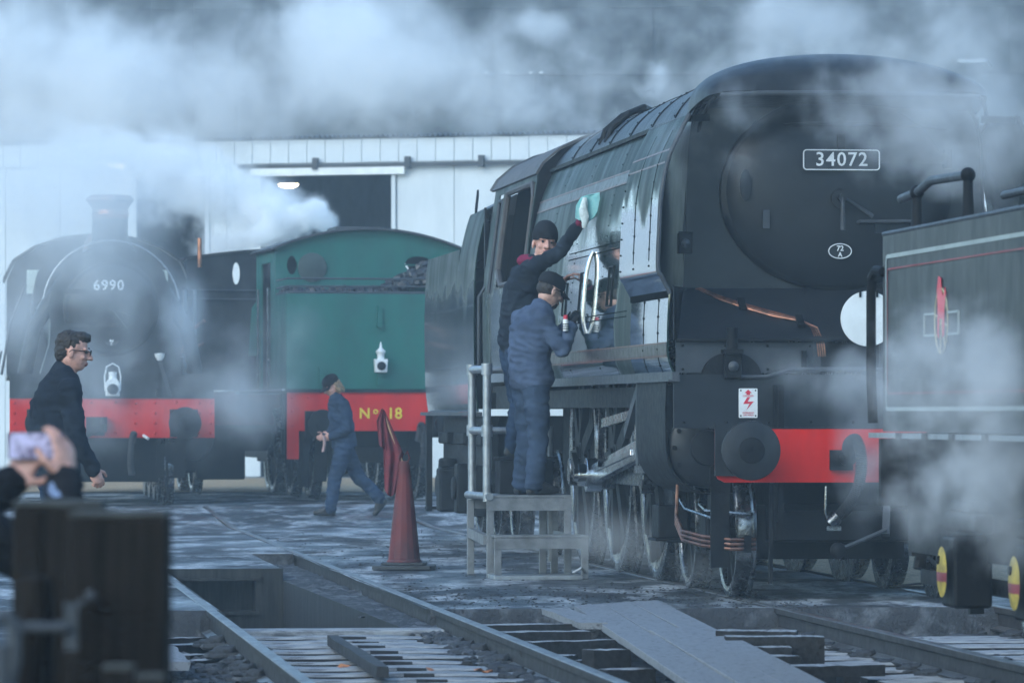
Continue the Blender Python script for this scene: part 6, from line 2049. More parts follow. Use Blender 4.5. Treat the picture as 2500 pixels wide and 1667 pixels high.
def person(label, base, J, mats, face, up=(0, 0, 1), hands=(), gloves=None, depth=.125, width=.17, girth=1.0, bare_head=False, seed=1, eyes=True, legs=True, armr=1.0, legr=1.0, group=None, bodyf=None, collar=True, hs=1.06):
    """mats: dict top, leg, boot, skin. J: joints in world coordinates"""
    base = Vector(base)
    J = {k: Vector(v) - base for k, v in J.items()}
    ML = [mats['skin'], mats['top'], mats['leg'], mats['boot'], M['eye'], M['lip'], mats.get('glove', mats['skin']), mats.get('cuff', mats['top'])]
    B = Body()
    bf = Vector(bodyf if bodyf else face)
    sh = (J['shR'] - J['shL']).normalized()
    # torso: stacked ellipsoids along the spine
    sp = [(J['pelvis'], width * 1.02, depth * 1.08), (J['waist'], width * .95, depth), (J['chest'], width * 1.10, depth * 1.08), (J['chest'].lerp(J['neck'], .62), width * .95, depth * .84), (J['neck'], .075, .072)]
    for i in range(len(sp) - 1):
        (a, wa, da), (b, wb, db) = sp[i], sp[i + 1]
        ax = (b - a).normalized()
        fr = (ax.cross(sh)).normalized()
        R = Matrix((sh, fr, ax)).transposed()
        for k in range(5):
            t = k / 5
            B.ell(a.lerp(b, t), ((wa + (wb - wa) * t) * girth, (da + (db - da) * t) * girth, .085), 1 if i > 0 or mats.get('onepiece') is None else 1, R)
    for s in ('L', 'R'):
        B.cap(J['chest'].lerp(J['neck'], .55), J['sh' + s], .075 * armr, .068 * armr, 1)
        B.cap(J['sh' + s], J['el' + s], .068 * armr, .053 * armr, 1)
        B.cap(J['el' + s], J['wr' + s], .053 * armr, .042 * armr, 1)
        d = (J['wr' + s] - J['el' + s]).normalized()
        B.cap(J['wr' + s] - d * .035, J['wr' + s] - d * .005, .043 * armr, .043 * armr, 7)
        if legs:
            B.cap(J['hip' + s], J['kn' + s], .098 * legr, .074 * legr, 2)
            B.cap(J['kn' + s], J['an' + s], .074 * legr, .066 * legr, 2)
    if collar:
        n0 = J['neck'] + (J['head'] - J['neck']) * .12
        B.cap(J['neck'] - V(0, 0, .02), n0, .078, .070, 1)
    parts = [B.build(.010, 6, .0120, seed, (1, 2, 7))]
    if legs:
        F = Body()
        for s in ('L', 'R'):
            a, t = J['an' + s], J['toe' + s]
            d = (t - a)
            F.cap(a, a + V(0, 0, -.0) , .050, .050, 3)
            heel = J.get('heel' + s, a + V(0, 0, -.055) - Vector((d.x, d.y, 0)).normalized() * .03)
            F.cap(heel, t, .040, .036, 3)
            F.cap(a, heel, .052, .042, 3)
            F.cap(a, a.lerp(t, .6), .050, .040, 3)
        parts.append(F.build(.008, 4))
    H = Body()
    P, R = head_prims(H, J['head'], face, Vector(up), 0, 4, 5, hs)
    H.cap(J['neck'] - V(0, 0, .03), J['head'] + V(0, 0, -.05), .056, .054, 0)
    parts.append(H.build(.0052, 4))
    if hands:
        G_ = Body()
        for (s, d, palm, th, curl) in hands:
            hand_prims(G_, J['wr' + s], d, palm, th, curl, 6)
        parts.append(G_.build(.0036, 2))
    if eyes:
        mb = MB()
        for s in (-1, 1):
            mb.sphere(P(s * .031, .079, .012), .0105, 10, m=4)
        co = np.array([tuple(v) for v in mb.v]); parts.append((co, mb.f, mb.mi))
        mb = MB()
        for s in (-1, 1):
            mb.sphere(P(s * .031, .089, .037), 1, 10, sc=(.019, .006, .0045), R=R, m=4)
        co = np.array([tuple(v) for v in mb.v]); parts.append((co, mb.f, mb.mi))
    v, f, mi = join_parts(parts)
    me = bpy.data.meshes.new('person')
    me.from_pydata(v, [], f)
    for m in ML: me.materials.append(m)
    me.polygons.foreach_set('material_index', [int(x) for x in mi])
    smooth(me, 70)
    o = bpy.data.objects.new('person', me)
    COL.objects.link(o)
    o.location = base
    tag(o, label, 'person', group)
    return o, P, R

def blob(name, B, voxel, mat, parent, it=3, rough=0, seed=0):
    co, f, mi = B.build(voxel, it)
    if rough:
        for i in range(len(co)):
            p = Vector(co[i])
            co[i] += np.array(mnoise.noise_vector(p * 55 + Vector((seed, 0, 0)))) * rough
    me = bpy.data.meshes.new(name)
    me.from_pydata([tuple(c) for c in co], [], f)
    me.materials.append(mat)
    smooth(me, 75)
    o = bpy.data.objects.new(name, me)
    COL.objects.link(o)
    o.parent = parent
    return o

def cap_child(parent, P, R, mat, brim=True):
    mb = MB()
    secs = []
    n = 28
    for (z, sx, sy, dy) in ((.028, .080, .099, -.010), (.045, .083, .103, -.010), (.075, .081, .101, -.012), (.105, .069, .087, -.014), (.124, .046, .06, -.015), (.132, .02, .025, -.015), (.133, .001, .001, -.015)):
        secs.append([P(sx * math.cos(2 * PI * k / n), dy + sy * math.sin(2 * PI * k / n), z) for k in range(n)])
    mb.loft(secs, closed=True)
    mb.sphere(P(0, -.015, .134), .007, 8)
    c = obj('cap', mb, mat, parent, ang=60, solid=.004)
    if brim:
        mb = MB()
        secs = []
        for t in np.linspace(0, 1, 6):
            secs.append([P(.072 * math.sin(a) * (1 - .18 * t * t), -.010 + .100 * math.cos(a) * (1) + .075 * t * math.cos(a * .8), .042 - .030 * t - .022 * abs(math.sin(a)) ** 2) for a in np.linspace(-1.15, 1.15, 15)])
        mb.loft(secs)
        obj('cap_peak', mb, mat, c, ang=60, solid=.004)
    return c

def glasses(parent, P):
    mb = MB()
    for s in (-1, 1):
        mb.tube([P(s * .032 + .022 * math.cos(2 * PI * k / 14), .104, .010 + .017 * math.sin(2 * PI * k / 14)) for k in range(14)], .0028, 5, closed=True)
        mb.tube([P(s * .054, .104, .016), P(s * .076, .07, .016), P(s * .086, -.005, .012), P(s * .084, -.02, -.004)], .0028, 5)
    mb.tube([P(-.010, .106, .014), P(.010, .106, .014)], .0028, 5)
    return obj('glasses', mb, M['frame'], parent)

def kit(top, leg, skin='skin', glove=None, cuff=None):
    d = {'top': M[top], 'leg': M[leg], 'boot': M['boot'], 'skin': M[skin]}
    if glove: d['glove'] = M[glove]
    if cuff: d['cuff'] = M[cuff]
    return d

# man in a blue boiler suit on the steps, back to us, facing the engine
Yb = 39.50
f1 = V(.86, .50, 0); r1 = V(.50, -.86, 0)
pz = PZt + .003
c1 = V(.135, Yb, 0)
J = dict(pelvis=V(.16, Yb, 1.56), waist=V(.135, Yb, 1.73), chest=V(.155, Yb, 1.95), neck=V(.225, Yb + .02, 2.145), head=V(.305, Yb + .05, 2.275),
         hipL=V(.11, Yb + .085, 1.50), hipR=V(.19, Yb - .075, 1.50), knL=V(.12, Yb + .10, 1.10), knR=V(.21, Yb - .08, 1.10),
         anL=V(.075, Yb + .11, pz + .085), anR=V(.175, Yb - .08, pz + .085), toeL=V(.24, Yb + .21, pz + .036), toeR=V(.35, Yb + .02, pz + .036),
         shL=V(.065, Yb + .165, 2.06), shR=V(.245, Yb - .155, 2.05), elL=V(.31, Yb + .20, 1.86), elR=V(.40, Yb - .17, 1.80),
         wrL=V(.46, Yb + .06, 2.02), wrR=V(.475, Yb - .12, 1.99))
o1, P1, R1 = person('man in blue boiler suit and black cap cleaning the handrail, back to the camera', (.16, Yb, pz), J, kit('blue', 'bluedark', 'skin', 'black'),
    (.80, .42, -.42), hands=[('R', (.35, .25, .9), (.9, .3, -.1), (-.3, .9, .2), .75), ('L', (.5, -.1, .8), (.6, -.8, 0), (-.2, -.3, .9), .8)], girth=1.13, depth=.14, width=.18, legr=1.16, armr=1.14, seed=1, bodyf=f1, hs=1.14)
cap_child(o1, P1, R1, M['black'])
glasses(o1, P1)
hb_ = Body(); hb_.ell(P1(0, -.032, .008), (.0865, .088, .074), 0, R1); blob('hair', hb_, .007, M['hairdark'], o1, 2, .003, 1)
bd = Body(); bd.ell(P1(0, .050, -.075), (.048, .048, .042), 0, R1); blob('beard', bd, .007, M['hairdark'], o1, 2, .003, 2)
can = thing('spray_can', 'small polish can with red cap and white striped label held by the boiler suit man', 'can', (.425, Yb - .20, 1.955), .2)
can.scale = (.8, .8, .85)
mb = MB(); mb.lathe([(.026, 0), (.028, .004), (.028, .10), (.02, .112)], n=18); obj('can_body', mb, M['white'], can)
mb = MB(); mb.lathe([(.022, .112), (.022, .145), (.018, .15), (.001, .15)], n=16); obj('can_cap', mb, M['signred'], can)
mb = MB()
for z in (.02, .04, .06): mb.lathe([(.0285, z), (.0285, z + .009)], n=18)
obj('can_label', mb, M['frame'], can)

# man in dark jacket and beanie, reaching up with a cloth
Yu = 39.88
bz = PZt + .30
J = dict(pelvis=V(.03, Yu + .05, 1.86), waist=V(.03, Yu + .04, 2.02), chest=V(.075, Yu, 2.28), neck=V(.165, Yu - .05, 2.50), head=V(.262, Yu - .08, 2.662),
         hipL=V(-.01, Yu + .13, 1.80), hipR=V(.04, Yu - .03, 1.80), knL=V(.05, Yu + .14, 1.38), knR=V(.06, Yu - .04, 1.38),
         anL=V(.0, Yu + .13, bz + .085), anR=V(.0, Yu - .02, bz + .085), toeL=V(.19, Yu + .12, bz + .037), toeR=V(.19, Yu - .03, bz + .037),
         shL=V(.06, Yu + .15, 2.43), shR=V(.135, Yu - .15, 2.455), elL=V(.27, Yu + .18, 2.22), elR=V(.375, Yu - .34, 2.585),
         wrL=V(.40, Yu + .02, 2.36), wrR=V(.555, Yu - .56, 2.835))
o2, P2, R2 = person('young man in black beanie and navy jacket reaching up to wipe the engine', (.02, Yu, bz), J, kit('jacket', 'navy', 'skin2', None, 'maroon'),
    (.20, -.97, -.02), up=(.12, 0, 1), hands=[('R', (.45, -.25, .85), (.8, .2, -.5), (-.6, -.6, .3), .35), ('L', (.7, -.3, .6), (.7, -.2, -.6), (0, 0, 1), .4)], girth=1.08, seed=5, bodyf=(.95, -.2, 0), hs=1.18, armr=1.08)
mb = MB()
secs = []
for (z, sx, sy, dy) in ((.020, .079, .098, -.008), (.040, .084, .104, -.010), (.055, .086, .106, -.010), (.085, .083, .103, -.014), (.118, .072, .090, -.020), (.145, .052, .064, -.026), (.160, .026, .032, -.028), (.164, .001, .001, -.028)):
    secs.append([P2(sx * math.cos(2 * PI * k / 28), dy + sy * math.sin(2 * PI * k / 28), z + (.012 if k in range(4, 11) else 0) * (z < .06)) for k in range(28)])
mb.loft(secs, closed=True); be = obj('beanie', mb, M['black'], o2, ang=60, solid=.006)
mb = MB(); mb.box(P2(-.078, .015, .045), (.006, .008, .02)); obj('beanie_tag', mb, M['white'], be)
hb_ = Body(); 
nk = J['neck'] - V(.02, Yu, bz)
hb_.ell(nk + V(-.045, .03, .03), (.085, .085, .055)); hb_.ell(nk + V(.02, -.03, .03), (.075, .07, .04)); blob('hood', hb_, .009, M['maroon'], o2, 3, .004, 3)
hm = Body(); hm.ell(P2(0, -.04, -.01), (.074, .062, .05), 0, R2); blob('hair', hm, .007, M['hairdark'], o2, 2, .003, 1)
# the cloth in his hand
cw = V(.600, Yu - .76, 2.925)
rg = thing('cleaning_cloth', 'teal cleaning pad pressed on the engine side by the man in the beanie', 'cloth', cw, 0)
mb = MB()
n = 12
out_ = [(-.105, -.09), (-.10, .02), (-.045, .095), (.095, .115), (.105, .02), (.055, -.075), (.0, -.11)]
secs = []
def padP(x, z): return (x * .95, -x * .30 + .010 * math.sin(x * 60), z)
K = 15
for i in range(K + 1):
    t = i / K
    z = -.11 + .225 * t
    xs = []
    for (p, q) in zip(out_, out_[1:] + out_[:1]):
        if (p[1] - z) * (q[1] - z) <= 0 and abs(p[1] - q[1]) > 1e-6:
            xs.append(p[0] + (q[0] - p[0]) * (z - p[1]) / (q[1] - p[1]))
    if not xs: xs = [0, 0]
    a, b = min(xs), max(xs)
    secs.append([padP(a + (b - a) * k / 14, z) for k in range(15)])
mb.loft(secs); obj('pad', mb, M['rag'], rg, solid=.012, ang=60)
mb = MB()
secs = []
for i in range(9):
    t = i / 8
    z = -.16 + .24 * t
    wv = .014 + .017 * math.sin(t * PI)
    secs.append([(-.03 + wv * math.cos(a) * (1 + .35 * math.sin(3 * a + i)), -.035 + wv * .6 * math.sin(a) * (1 + .3 * math.cos(4 * a + i * 2)), z) for a in np.linspace(0, 2 * PI, 17)[:-1]])
mb.loft(secs, closed=True, caps=True); obj('rag', mb, M['ragwhite'], rg, ang=60)

# man in dark jacket with glasses walking on the left
Yl = 31.0
J = dict(pelvis=V(-2.86, Yl, .94), waist=V(-2.865, Yl, 1.10), chest=V(-2.855, Yl, 1.34), neck=V(-2.80, Yl, 1.54), head=V(-2.745, Yl - .01, 1.685),
         hipL=V(-2.89, Yl + .09, .90), hipR=V(-2.84, Yl - .09, .90), knL=V(-2.80, Yl + .10, .50), knR=V(-2.80, Yl - .09, .48),
         anL=V(-2.72, Yl + .10, .10), anR=V(-3.02, Yl - .09, .14), toeL=V(-2.54, Yl + .12, .04), toeR=V(-2.86, Yl - .07, .04),
         shL=V(-2.90, Yl + .19, 1.45), shR=V(-2.75, Yl - .19, 1.445), elL=V(-2.95, Yl + .23, 1.15), elR=V(-2.705, Yl - .25, 1.155),
         wrL=V(-2.83, Yl + .25, .93), wrR=V(-2.605, Yl - .20, .955))
o3, P3, R3 = person('young man with dark curly hair and glasses in a dark jacket walking on the left', (-2.86, Yl, 0), J, kit('jacket', 'navy', 'skin2'),
    (.97, .05, -.16), hands=[('R', (.45, .1, -.9), (-.4, .9, -.2), (.8, .2, .4), .75), ('L', (.3, .0, -.9), (0, -1, 0), (.9, 0, .3), .6)], girth=1.16, width=.18, seed=9, armr=1.18, bodyf=(.93, .3, 0))
glasses(o3, P3)
hb_ = Body(); hb_.ell(P3(0, -.024, .050), (.083, .096, .082), 0, R3); hb_.ell(P3(0, .040, .094), (.064, .058, .036), 0, R3); hb_.ell(P3(0, -.062, -.005), (.074, .052, .070), 0, R3); blob('hair', hb_, .006, M['hairdark'], o3, 2, .009, 7)
cb = Body()
nk = J['neck'] - V(-2.86, Yl, 0)
cb.cap(nk + V(-.03, 0, -.01), nk + V(-.005, 0, .035), .078, .074); blob('collar', cb, .009, M['jacket'], o3, 3)

# man in overalls and cap with fair hair, walking across the yard
Yw = 60.2
gz = rise(Yw)
J = dict(pelvis=V(-2.035, Yw, .92), waist=V(-2.045, Yw, 1.06), chest=V(-2.085, Yw, 1.30), neck=V(-2.14, Yw, 1.49), head=V(-2.19, Yw, 1.635),
         hipL=V(-2.035, Yw - .09, .88), hipR=V(-2.035, Yw + .09, .88), knL=V(-2.15, Yw - .09, .50), knR=V(-1.86, Yw + .09, .52),
         anL=V(-2.20, Yw - .09, gz + .09), anR=V(-1.60, Yw + .09, .27), toeL=V(-2.38, Yw - .10, gz + .037), toeR=V(-1.665, Yw + .09, .09), heelR=V(-1.555, Yw + .09, .23),
         shL=V(-2.03, Yw - .175, 1.41), shR=V(-2.16, Yw + .17, 1.41), elL=V(-1.975, Yw - .20, 1.12), elR=V(-2.16, Yw + .21, 1.13),
         wrL=V(-2.19, Yw - .17, 1.03), wrR=V(-2.27, Yw + .10, 1.04))
o4, P4, R4 = person('man in navy boiler suit and dark cap with long fair hair walking across the yard', (-2.05, Yw, gz), J, kit('navy', 'navy', 'skin2'),
    (-.82, -.42, -.55), hands=[('L', (-.9, .2, -.3), (.1, .9, .2), (0, .2, .9), .8), ('R', (-.8, -.3, -.4), (0, -.9, 0), (0, 0, 1), .8)], girth=1.08, legr=1.15, armr=1.12, seed=3, bodyf=(-.95, -.25, 0))
cap_child(o4, P4, R4, M['black'])
hb_ = Body()
for s in (-1, 1):
    hb_.cap(P4(s * .076, -.02, .015), P4(s * .085, -.025, -.075), .026, .030)
    hb_.cap(P4(s * .055, -.07, .01), P4(s * .06, -.075, -.09), .035, .03)
hb_.cap(P4(0, -.085, .01), P4(0, -.085, -.09), .04, .035)
blob('hair', hb_, .008, M['hairfair'], o4, 2, .012, 4)
rgw = thing('rag', 'pale rag dangling from the hand of the walking man', 'rag', J['wrL'] + V(-.07, -.02, -.02), .0)
mb = MB(); mb.loft([[(-.02 + .012 * math.sin(i) + .018 * math.cos(a), .02 * math.sin(a), .03 - .05 * i) for a in np.linspace(0, 2 * PI, 9)[:-1]] for i in range(5)], closed=True, caps=True)
M['pinkrag'] = mk('pinkish_rag', (.42, .26, .24), .8); obj('rag_cloth', mb, M['pinkrag'], rgw, ang=60)

# bystander at the lower left holding up a phone
Yp = 12.8
J = dict(pelvis=V(-1.66, Yp, .72), waist=V(-1.66, Yp, .87), chest=V(-1.66, Yp, 1.04), neck=V(-1.65, Yp + .02, 1.22), head=V(-1.65, Yp + .05, 1.36),
         hipL=V(-1.75, Yp, .70), hipR=V(-1.57, Yp, .70), knL=V(-1.75, Yp + .14, .38), knR=V(-1.57, Yp + .14, .38), anL=V(-1.75, Yp, .02), anR=V(-1.57, Yp, .02), toeL=V(-1.78, Yp + .18, -.03), toeR=V(-1.55, Yp + .18, -.03),
         shL=V(-1.82, Yp + .02, 1.12), shR=V(-1.47, Yp, 1.08), elL=V(-1.56, Yp + .26, .93), elR=V(-1.18, Yp + .10, .86),
         wrL=V(-1.325, Yp + .30, 1.115), wrR=V(-1.178, Yp + .26, 1.122))
o5, P5, R5 = person('bystander in a dark coat at the lower left, only raised hands and sleeve in view', (-1.66, Yp, -.06), J, kit('black', 'black', 'skin2'),
    (.1, 1, -.1), hands=[('R', (-.03, .15, .95), (-.75, .6, 0), (-.6, -.7, .1), .42), ('L', (.55, .1, .75), (.5, .8, 0), (.6, -.6, .3), .45)], girth=1.15, seed=11, armr=1.15)
hb_ = Body(); hb_.ell(P5(0, -.03, .04), (.082, .094, .085), 0, R5); blob('hair', hb_, .008, M['hairdark'], o5, 2, .006, 4)
# sleeve cuff of a light blue shirt
mb = MB()
a_, b_ = J['wrR'] - V(-1.66, Yp, -.06), J['elR'] - V(-1.66, Yp, -.06)
dd = (b_ - a_).normalized()
mb.cyl(a_ - dd * .002, a_ + dd * .075, .041, .050, n=18, cap=False); obj('shirt_cuff', mb, M['shirt'], o5, ang=60)
ph = thing('mobile_phone', 'mobile phone with bright screen held up in landscape at lower left', 'phone', at(88, 1088, Yp + .28), .06)
mb = MB(); mb.prism(rplate(.150, .074, .010, 0), 0, .008); obj('phone_body', mb, M['phone'], ph)
mb = MB(); mb.prism(rplate(.142, .067, .007, 0), -.0012, -.0002); obj('phone_screen', mb, M['screen'], ph)
# ------------------------------------------------------------------ air and steam
def haze_box(dens, a, b):
    m = bpy.data.materials.new('hazy_air')
    m.use_nodes = True
    nt = m.node_tree
    for n in list(nt.nodes): nt.nodes.remove(n)
    o = N(nt, 'ShaderNodeOutputMaterial')
    v = N(nt, 'ShaderNodeVolumePrincipled')
    v.inputs['Color'].default_value = (.74, .90, 1.0, 1)
    v.inputs['Density'].default_value = dens
    v.inputs['Anisotropy'].default_value = .0
    nt.links.new(v.outputs[0], o.inputs['Volume'])
    mb = MB(); mb.span(a, b)
    h = obj('haze', mb, m, kind='stuff')
    return h
haze_box(HAZE, (-160, -115, -2.6), (160, 250, 17.5))

def steam(name, label, lo, hi, blobs, dens, nscale=.8, amp=1.0, thr=(.30, .80), warp=.35, detail=5, vox=.06, color=(.995, .998, 1.0), aniso=.0, seed=0, rough=.58, stretch=(1, 1, 1), voxy=2.0):
    """a cloud as a density grid, filled once by geometry nodes from puffs and noise"""
    m = bpy.data.materials.new(name + '_vapour')
    m.use_nodes = True
    nt = m.node_tree
    for n in list(nt.nodes): nt.nodes.remove(n)
    out = N(nt, 'ShaderNodeOutputMaterial')
    v = N(nt, 'ShaderNodeVolumePrincipled')
    v.inputs['Color'].default_value = color + (1,)
    v.inputs['Anisotropy'].default_value = aniso
    v.inputs['Density'].default_value = 1.0
    nt.links.new(v.outputs[0], out.inputs['Volume'])
    m.cycles.volume_step_rate = 2.0
    nt = bpy.data.node_groups.new(name + '_density', 'GeometryNodeTree')
    nt.interface.new_socket('Geometry', in_out='INPUT', socket_type='NodeSocketGeometry')
    nt.interface.new_socket('Geometry', in_out='OUTPUT', socket_type='NodeSocketGeometry')
    L = nt.links.new
    pos = N(nt, 'GeometryNodeInputPosition').outputs[0]
    mp = N(nt, 'ShaderNodeVectorMath', operation='MULTIPLY_ADD')
    mp.inputs[1].default_value = stretch
    mp.inputs[2].default_value = (seed * 3.7, seed * 1.3, seed * 2.1)
    L(pos, mp.inputs[0])
    nz = N(nt, 'ShaderNodeTexNoise', i_Scale=nscale, i_Detail=detail, i_Roughness=rough, i_Distortion=.35)
    L(mp.outputs[0], nz.inputs['Vector'])
    sub = N(nt, 'ShaderNodeVectorMath', operation='SUBTRACT'); sub.inputs[1].default_value = (.5, .5, .5)
    L(nz.outputs['Color'], sub.inputs[0])
    scl = N(nt, 'ShaderNodeVectorMath', operation='SCALE'); scl.inputs['Scale'].default_value = warp
    L(sub.outputs[0], scl.inputs[0])
    add = N(nt, 'ShaderNodeVectorMath', operation='ADD')
    L(pos, add.inputs[0]); L(scl.outputs[0], add.inputs[1])
    tot = None
    for (c, r, st) in blobs:
        a = N(nt, 'ShaderNodeVectorMath', operation='SUBTRACT'); a.inputs[1].default_value = tuple(c); L(add.outputs[0], a.inputs[0])
        d = N(nt, 'ShaderNodeVectorMath', operation='DIVIDE'); d.inputs[1].default_value = tuple(r); L(a.outputs[0], d.inputs[0])
        l = N(nt, 'ShaderNodeVectorMath', operation='LENGTH'); L(d.outputs[0], l.inputs[0])
        g = N(nt, 'ShaderNodeMapRange', interpolation_type='SMOOTHSTEP')
        for k, x in zip(('From Min', 'From Max', 'To Min', 'To Max'), (0, 1, st, 0)): g.inputs[k].default_value = x
        L(l.outputs['Value'], g.inputs['Value'])
        if tot is None: tot = g.outputs[0]
        else:
            s = N(nt, 'ShaderNodeMath', operation='ADD'); L(tot, s.inputs[0]); L(g.outputs[0], s.inputs[1]); tot = s.outputs[0]
    n2 = N(nt, 'ShaderNodeMapRange')
    for k, x in zip(('From Min', 'From Max', 'To Min', 'To Max'), (.3, .7, -amp / 2, amp / 2)): n2.inputs[k].default_value = x
    L(nz.outputs['Fac'], n2.inputs['Value'])
    mulc = N(nt, 'ShaderNodeMath', operation='ADD'); L(tot, mulc.inputs[0]); L(n2.outputs[0], mulc.inputs[1])
    f = N(nt, 'ShaderNodeMapRange', interpolation_type='SMOOTHSTEP')
    for k, x in zip(('From Min', 'From Max', 'To Min', 'To Max'), (thr[0], thr[1], 0, dens)): f.inputs[k].default_value = x
    L(mulc.outputs[0], f.inputs['Value'])
    gt0 = N(nt, 'ShaderNodeMapRange', interpolation_type='SMOOTHSTEP')
    for k, x in zip(('From Min', 'From Max', 'To Min', 'To Max'), (0, .25, 0, 1)): gt0.inputs[k].default_value = x
    L(tot, gt0.inputs['Value'])
    ml = N(nt, 'ShaderNodeMath', operation='MULTIPLY'); L(f.outputs[0], ml.inputs[0]); L(gt0.outputs[0], ml.inputs[1])
    vc = N(nt, 'GeometryNodeVolumeCube')
    L(ml.outputs[0], vc.inputs['Density'])
    vc.inputs['Min'].default_value = lo
    vc.inputs['Max'].default_value = hi
    for ax, i, f_ in (('X', 0, 1), ('Y', 1, voxy), ('Z', 2, 1)):
        vc.inputs['Resolution ' + ax].default_value = max(8, int((hi[i] - lo[i]) / (vox * f_)))
    sm = N(nt, 'GeometryNodeSetMaterial'); sm.inputs['Material'].default_value = m
    L(vc.outputs[0], sm.inputs[0])
    go = N(nt, 'NodeGroupOutput')
    L(sm.outputs[0], go.inputs[0])
    vd = bpy.data.volumes.new(name)
    vd.materials.append(m)
    o = bpy.data.objects.new(name, vd)
    COL.objects.link(o)
    md = o.modifiers.new('density', 'NODES')
    md.node_group = nt
    tag(o, label, 'steam', kind='stuff')
    return o

def blob_at(px, py, Y, rx, rz, ry, st):
    """a puff seen at a pixel, radii given in photograph pixels (across, up) and metres (deep)"""
    s = FPX / Y
    return (tuple(at(px, py, Y)), (rx / s, ry, rz / s), st)
def bbox(bl, pad=.3):
    lo = [min(b[0][i] - b[1][i] for b in bl) - pad for i in range(3)]
    hi = [max(b[0][i] + b[1][i] for b in bl) + pad for i in range(3)]
    return lo, hi

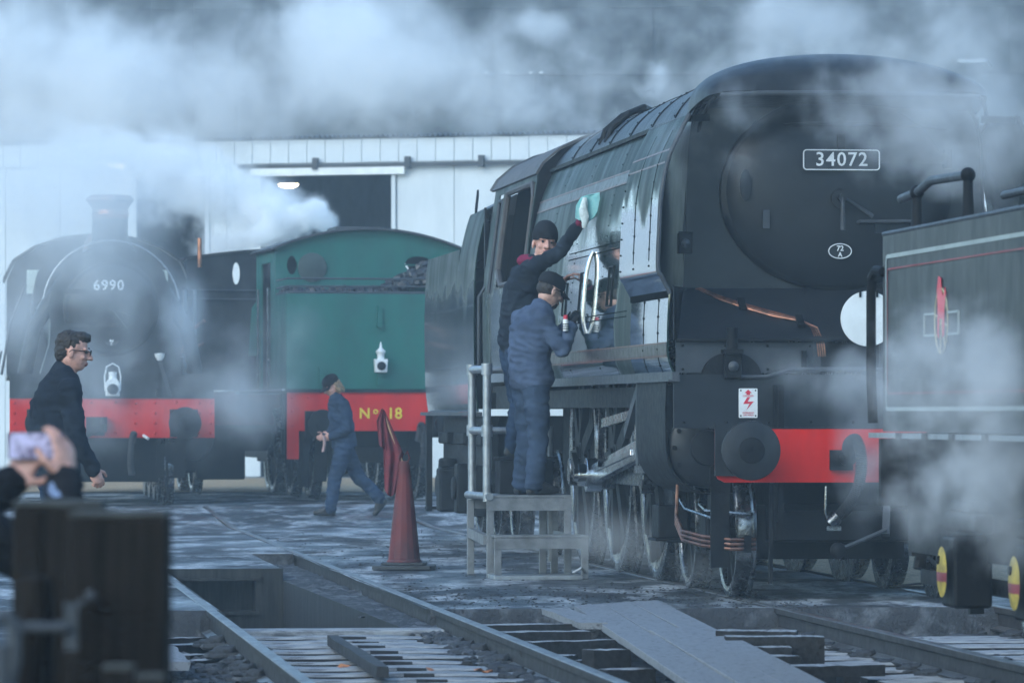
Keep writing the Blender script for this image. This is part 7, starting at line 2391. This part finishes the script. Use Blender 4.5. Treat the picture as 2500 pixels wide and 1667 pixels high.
if STEAM:
    bl = [blob_at(60, 120, 79, 400, 320, 2.4, .95), blob_at(-450, 200, 79, 420, 360, 2.4, .9), blob_at(300, 200, 79, 320, 200, 2.4, .75), blob_at(150, 330, 78, 460, 150, 2, .8), blob_at(520, 300, 79, 290, 130, 2, .55), blob_at(500, 190, 79, 210, 120, 2, .4),  # second puff lies out of view, added for the deflector to reflect
          blob_at(860, 90, 80, 300, 220, 2.4, 1.05), blob_at(780, 220, 80, 220, 130, 2, .7), blob_at(980, 210, 80, 220, 140, 2, .65), blob_at(1130, 150, 80, 260, 170, 2, .5), blob_at(1230, 270, 80, 220, 100, 2, .4), blob_at(1320, 70, 80, 110, 60, 1.6, .7),
          blob_at(600, 200, 79, 900, 330, 2.2, .42), blob_at(1300, 180, 79, 700, 300, 2.2, .32), blob_at(2000, 150, 79, 700, 330, 2.2, .36)]
    lo, hi = bbox(bl); lo[2] = max(lo[2], 1.3 + (HORY - 420) / FPX * 80)
    steam('steam_bank', 'wide bank of drifting steam across the top of the picture before the dark building', lo, hi, bl, 1.15, nscale=.95, amp=1.5, thr=(.02, 1.35), vox=.06, voxy=1.5, warp=1.0, detail=9, seed=1, rough=.66)
    bl = [blob_at(610, 500, 73.5, 200, 130, 1.6, 1.0), blob_at(470, 450, 74, 240, 160, 1.8, .9), blob_at(700, 530, 73, 120, 90, 1.2, 1.1), blob_at(750, 530, 72.8, 70, 60, .9, 1.1), blob_at(800, 545, 72.8, 50, 45, .7, 1.1), blob_at(770, 500, 72.8, 50, 40, .7, .9), blob_at(560, 595, 72.8, 170, 60, 1.2, .9), blob_at(330, 390, 75, 260, 130, 1.8, .8), blob_at(200, 380, 76, 260, 130, 1.8, .6)]
    lo, hi = bbox(bl)
    steam('steam_plume', 'dense white steam plume rolling over the roof of the green tank locomotive', lo, hi, bl, 2.7, nscale=2.2, amp=1.3, thr=(.25, 1.15), vox=.034, warp=.75, detail=8, seed=2, rough=.64)
    bl = [blob_at(690, 545, 72.3, 95, 62, .8, 1.0), blob_at(750, 535, 72.2, 70, 62, .7, 1.0), blob_at(802, 548, 72.2, 48, 42, .6, 1.0), blob_at(778, 502, 72.2, 46, 40, .6, .95), blob_at(640, 580, 72.2, 110, 46, .7, .9), blob_at(655, 500, 72.6, 90, 70, .8, .8)]
    lo, hi = bbox(bl)
    steam('steam_billow', 'crisp billowing end of the white plume at the roof edge of the green tank locomotive', lo, hi, bl, 6.5, nscale=3.0, amp=1.25, thr=(.42, .80), vox=.028, warp=.42, detail=7, seed=12, rough=.6)
    bl = [blob_at(100, 470, 60.5, 350, 280, 1.9, 1.0), blob_at(300, 500, 60.5, 250, 210, 1.7, .75), blob_at(40, 760, 60, 150, 190, 1.5, .55), blob_at(450, 760, 62, 85, 210, 1.4, .80), blob_at(250, 690, 60.5, 290, 170, 1.5, .60), blob_at(240, 920, 60, 340, 280, 1.4, .50), blob_at(560, 1010, 61, 280, 210, 1.4, .36), blob_at(620, 820, 61, 300, 330, 1.4, .30)]
    lo, hi = bbox(bl); lo[2] = max(lo[2], .15)
    steam('steam_veil', 'thin veil of steam hanging round the 6990 locomotive', lo, hi, bl, 1.05, vox=.055, nscale=1.2, amp=.75, thr=(.05, 1.15), warp=.6, detail=7, seed=3, rough=.62)
    bl = [blob_at(1612, 190, 45, 52, 62, .35, 1.0), blob_at(1585, 222, 45, 60, 34, .4, .8)]
    lo, hi = bbox(bl)
    steam('steam_puff', 'small white puff of steam above the boiler of the big locomotive', lo, hi, bl, 2.6, vox=.018, nscale=4.0, amp=1.0, thr=(.2, 1.1), warp=.30, seed=4)
    bl = [blob_at(1420, 290, 42.5, 160, 105, .5, .75), blob_at(1330, 240, 43, 170, 90, .6, .6), blob_at(1450, 340, 42.0, 90, 85, .4, .7), blob_at(1250, 290, 43, 130, 60, .5, .5)]
    lo, hi = bbox(bl)
    steam('steam_wisp', 'wisps of steam blowing over the cab roof of the big locomotive', lo, hi, bl, 2.0, vox=.028, nscale=3.0, amp=1.2, thr=(.2, 1.15), warp=.3, detail=7, seed=5, rough=.63)
    bl = [blob_at(2230, 250, 33.2, 370, 200, .6, .85), blob_at(1960, 50, 34.5, 320, 140, .8, 1.0), blob_at(2330, 90, 33.8, 360, 200, .7, .8), blob_at(2270, 390, 33, 280, 140, .5, .65), blob_at(2440, 330, 33, 240, 290, .6, .7), blob_at(1760, 330, 33.4, 330, 260, .4, .34)]
    lo, hi = bbox(bl)
    steam('steam_cloud', 'pale steam drifting over the hood and front of the big locomotive', lo, hi, bl, 1.7, vox=.03, nscale=2.4, amp=1.1, thr=(.12, 1.15), warp=.45, detail=8, seed=6, rough=.62)
    bl = [blob_at(2290, 860, 22.6, 230, 190, .35, .95), blob_at(2430, 900, 21.8, 150, 230, .35, 1.15), blob_at(2200, 960, 23.2, 200, 120, .35, .7), blob_at(2420, 1120, 22.0, 220, 260, .4, .9), blob_at(2330, 1010, 22.4, 200, 150, .35, .7), blob_at(2440, 1330, 22, 180, 190, .35, .6), blob_at(2250, 1180, 23, 170, 260, .35, .6)]
    lo, hi = bbox(bl)
    steam('steam_drift', 'steam rising in front of the lined black tender at right', lo, hi, bl, 3.8, vox=.02, nscale=3.2, amp=1.2, thr=(.15, 1.2), warp=.35, detail=8, seed=7, rough=.62)
    bl = [blob_at(2080, 930, 32.6, 240, 140, .45, .8), blob_at(1940, 930, 33, 200, 120, .4, .55), blob_at(2120, 1120, 32, 130, 260, .4, .6)]
    lo, hi = bbox(bl)
    steam('steam_drift', 'thin steam in front of the red buffer beam of the big locomotive', lo, hi, bl, 1.3, vox=.028, nscale=2.6, amp=1.0, thr=(.12, 1.15), warp=.3, detail=7, seed=8)
    bl = [blob_at(1560, 1330, 38.5, 260, 130, .7, .7), blob_at(1420, 1290, 38.9, 190, 130, .6, .6), blob_at(1700, 1390, 35.5, 150, 80, .5, .55), blob_at(1250, 1300, 41, 300, 90, .6, .4)]
    lo, hi = bbox(bl); lo[2] = .002
    steam('ground_steam', 'low steam leaking round the driving wheels of the big locomotive', lo, hi, bl, .6, vox=.032, nscale=2.2, amp=.7, thr=(.1, 1.05), warp=.25, detail=6, seed=9)
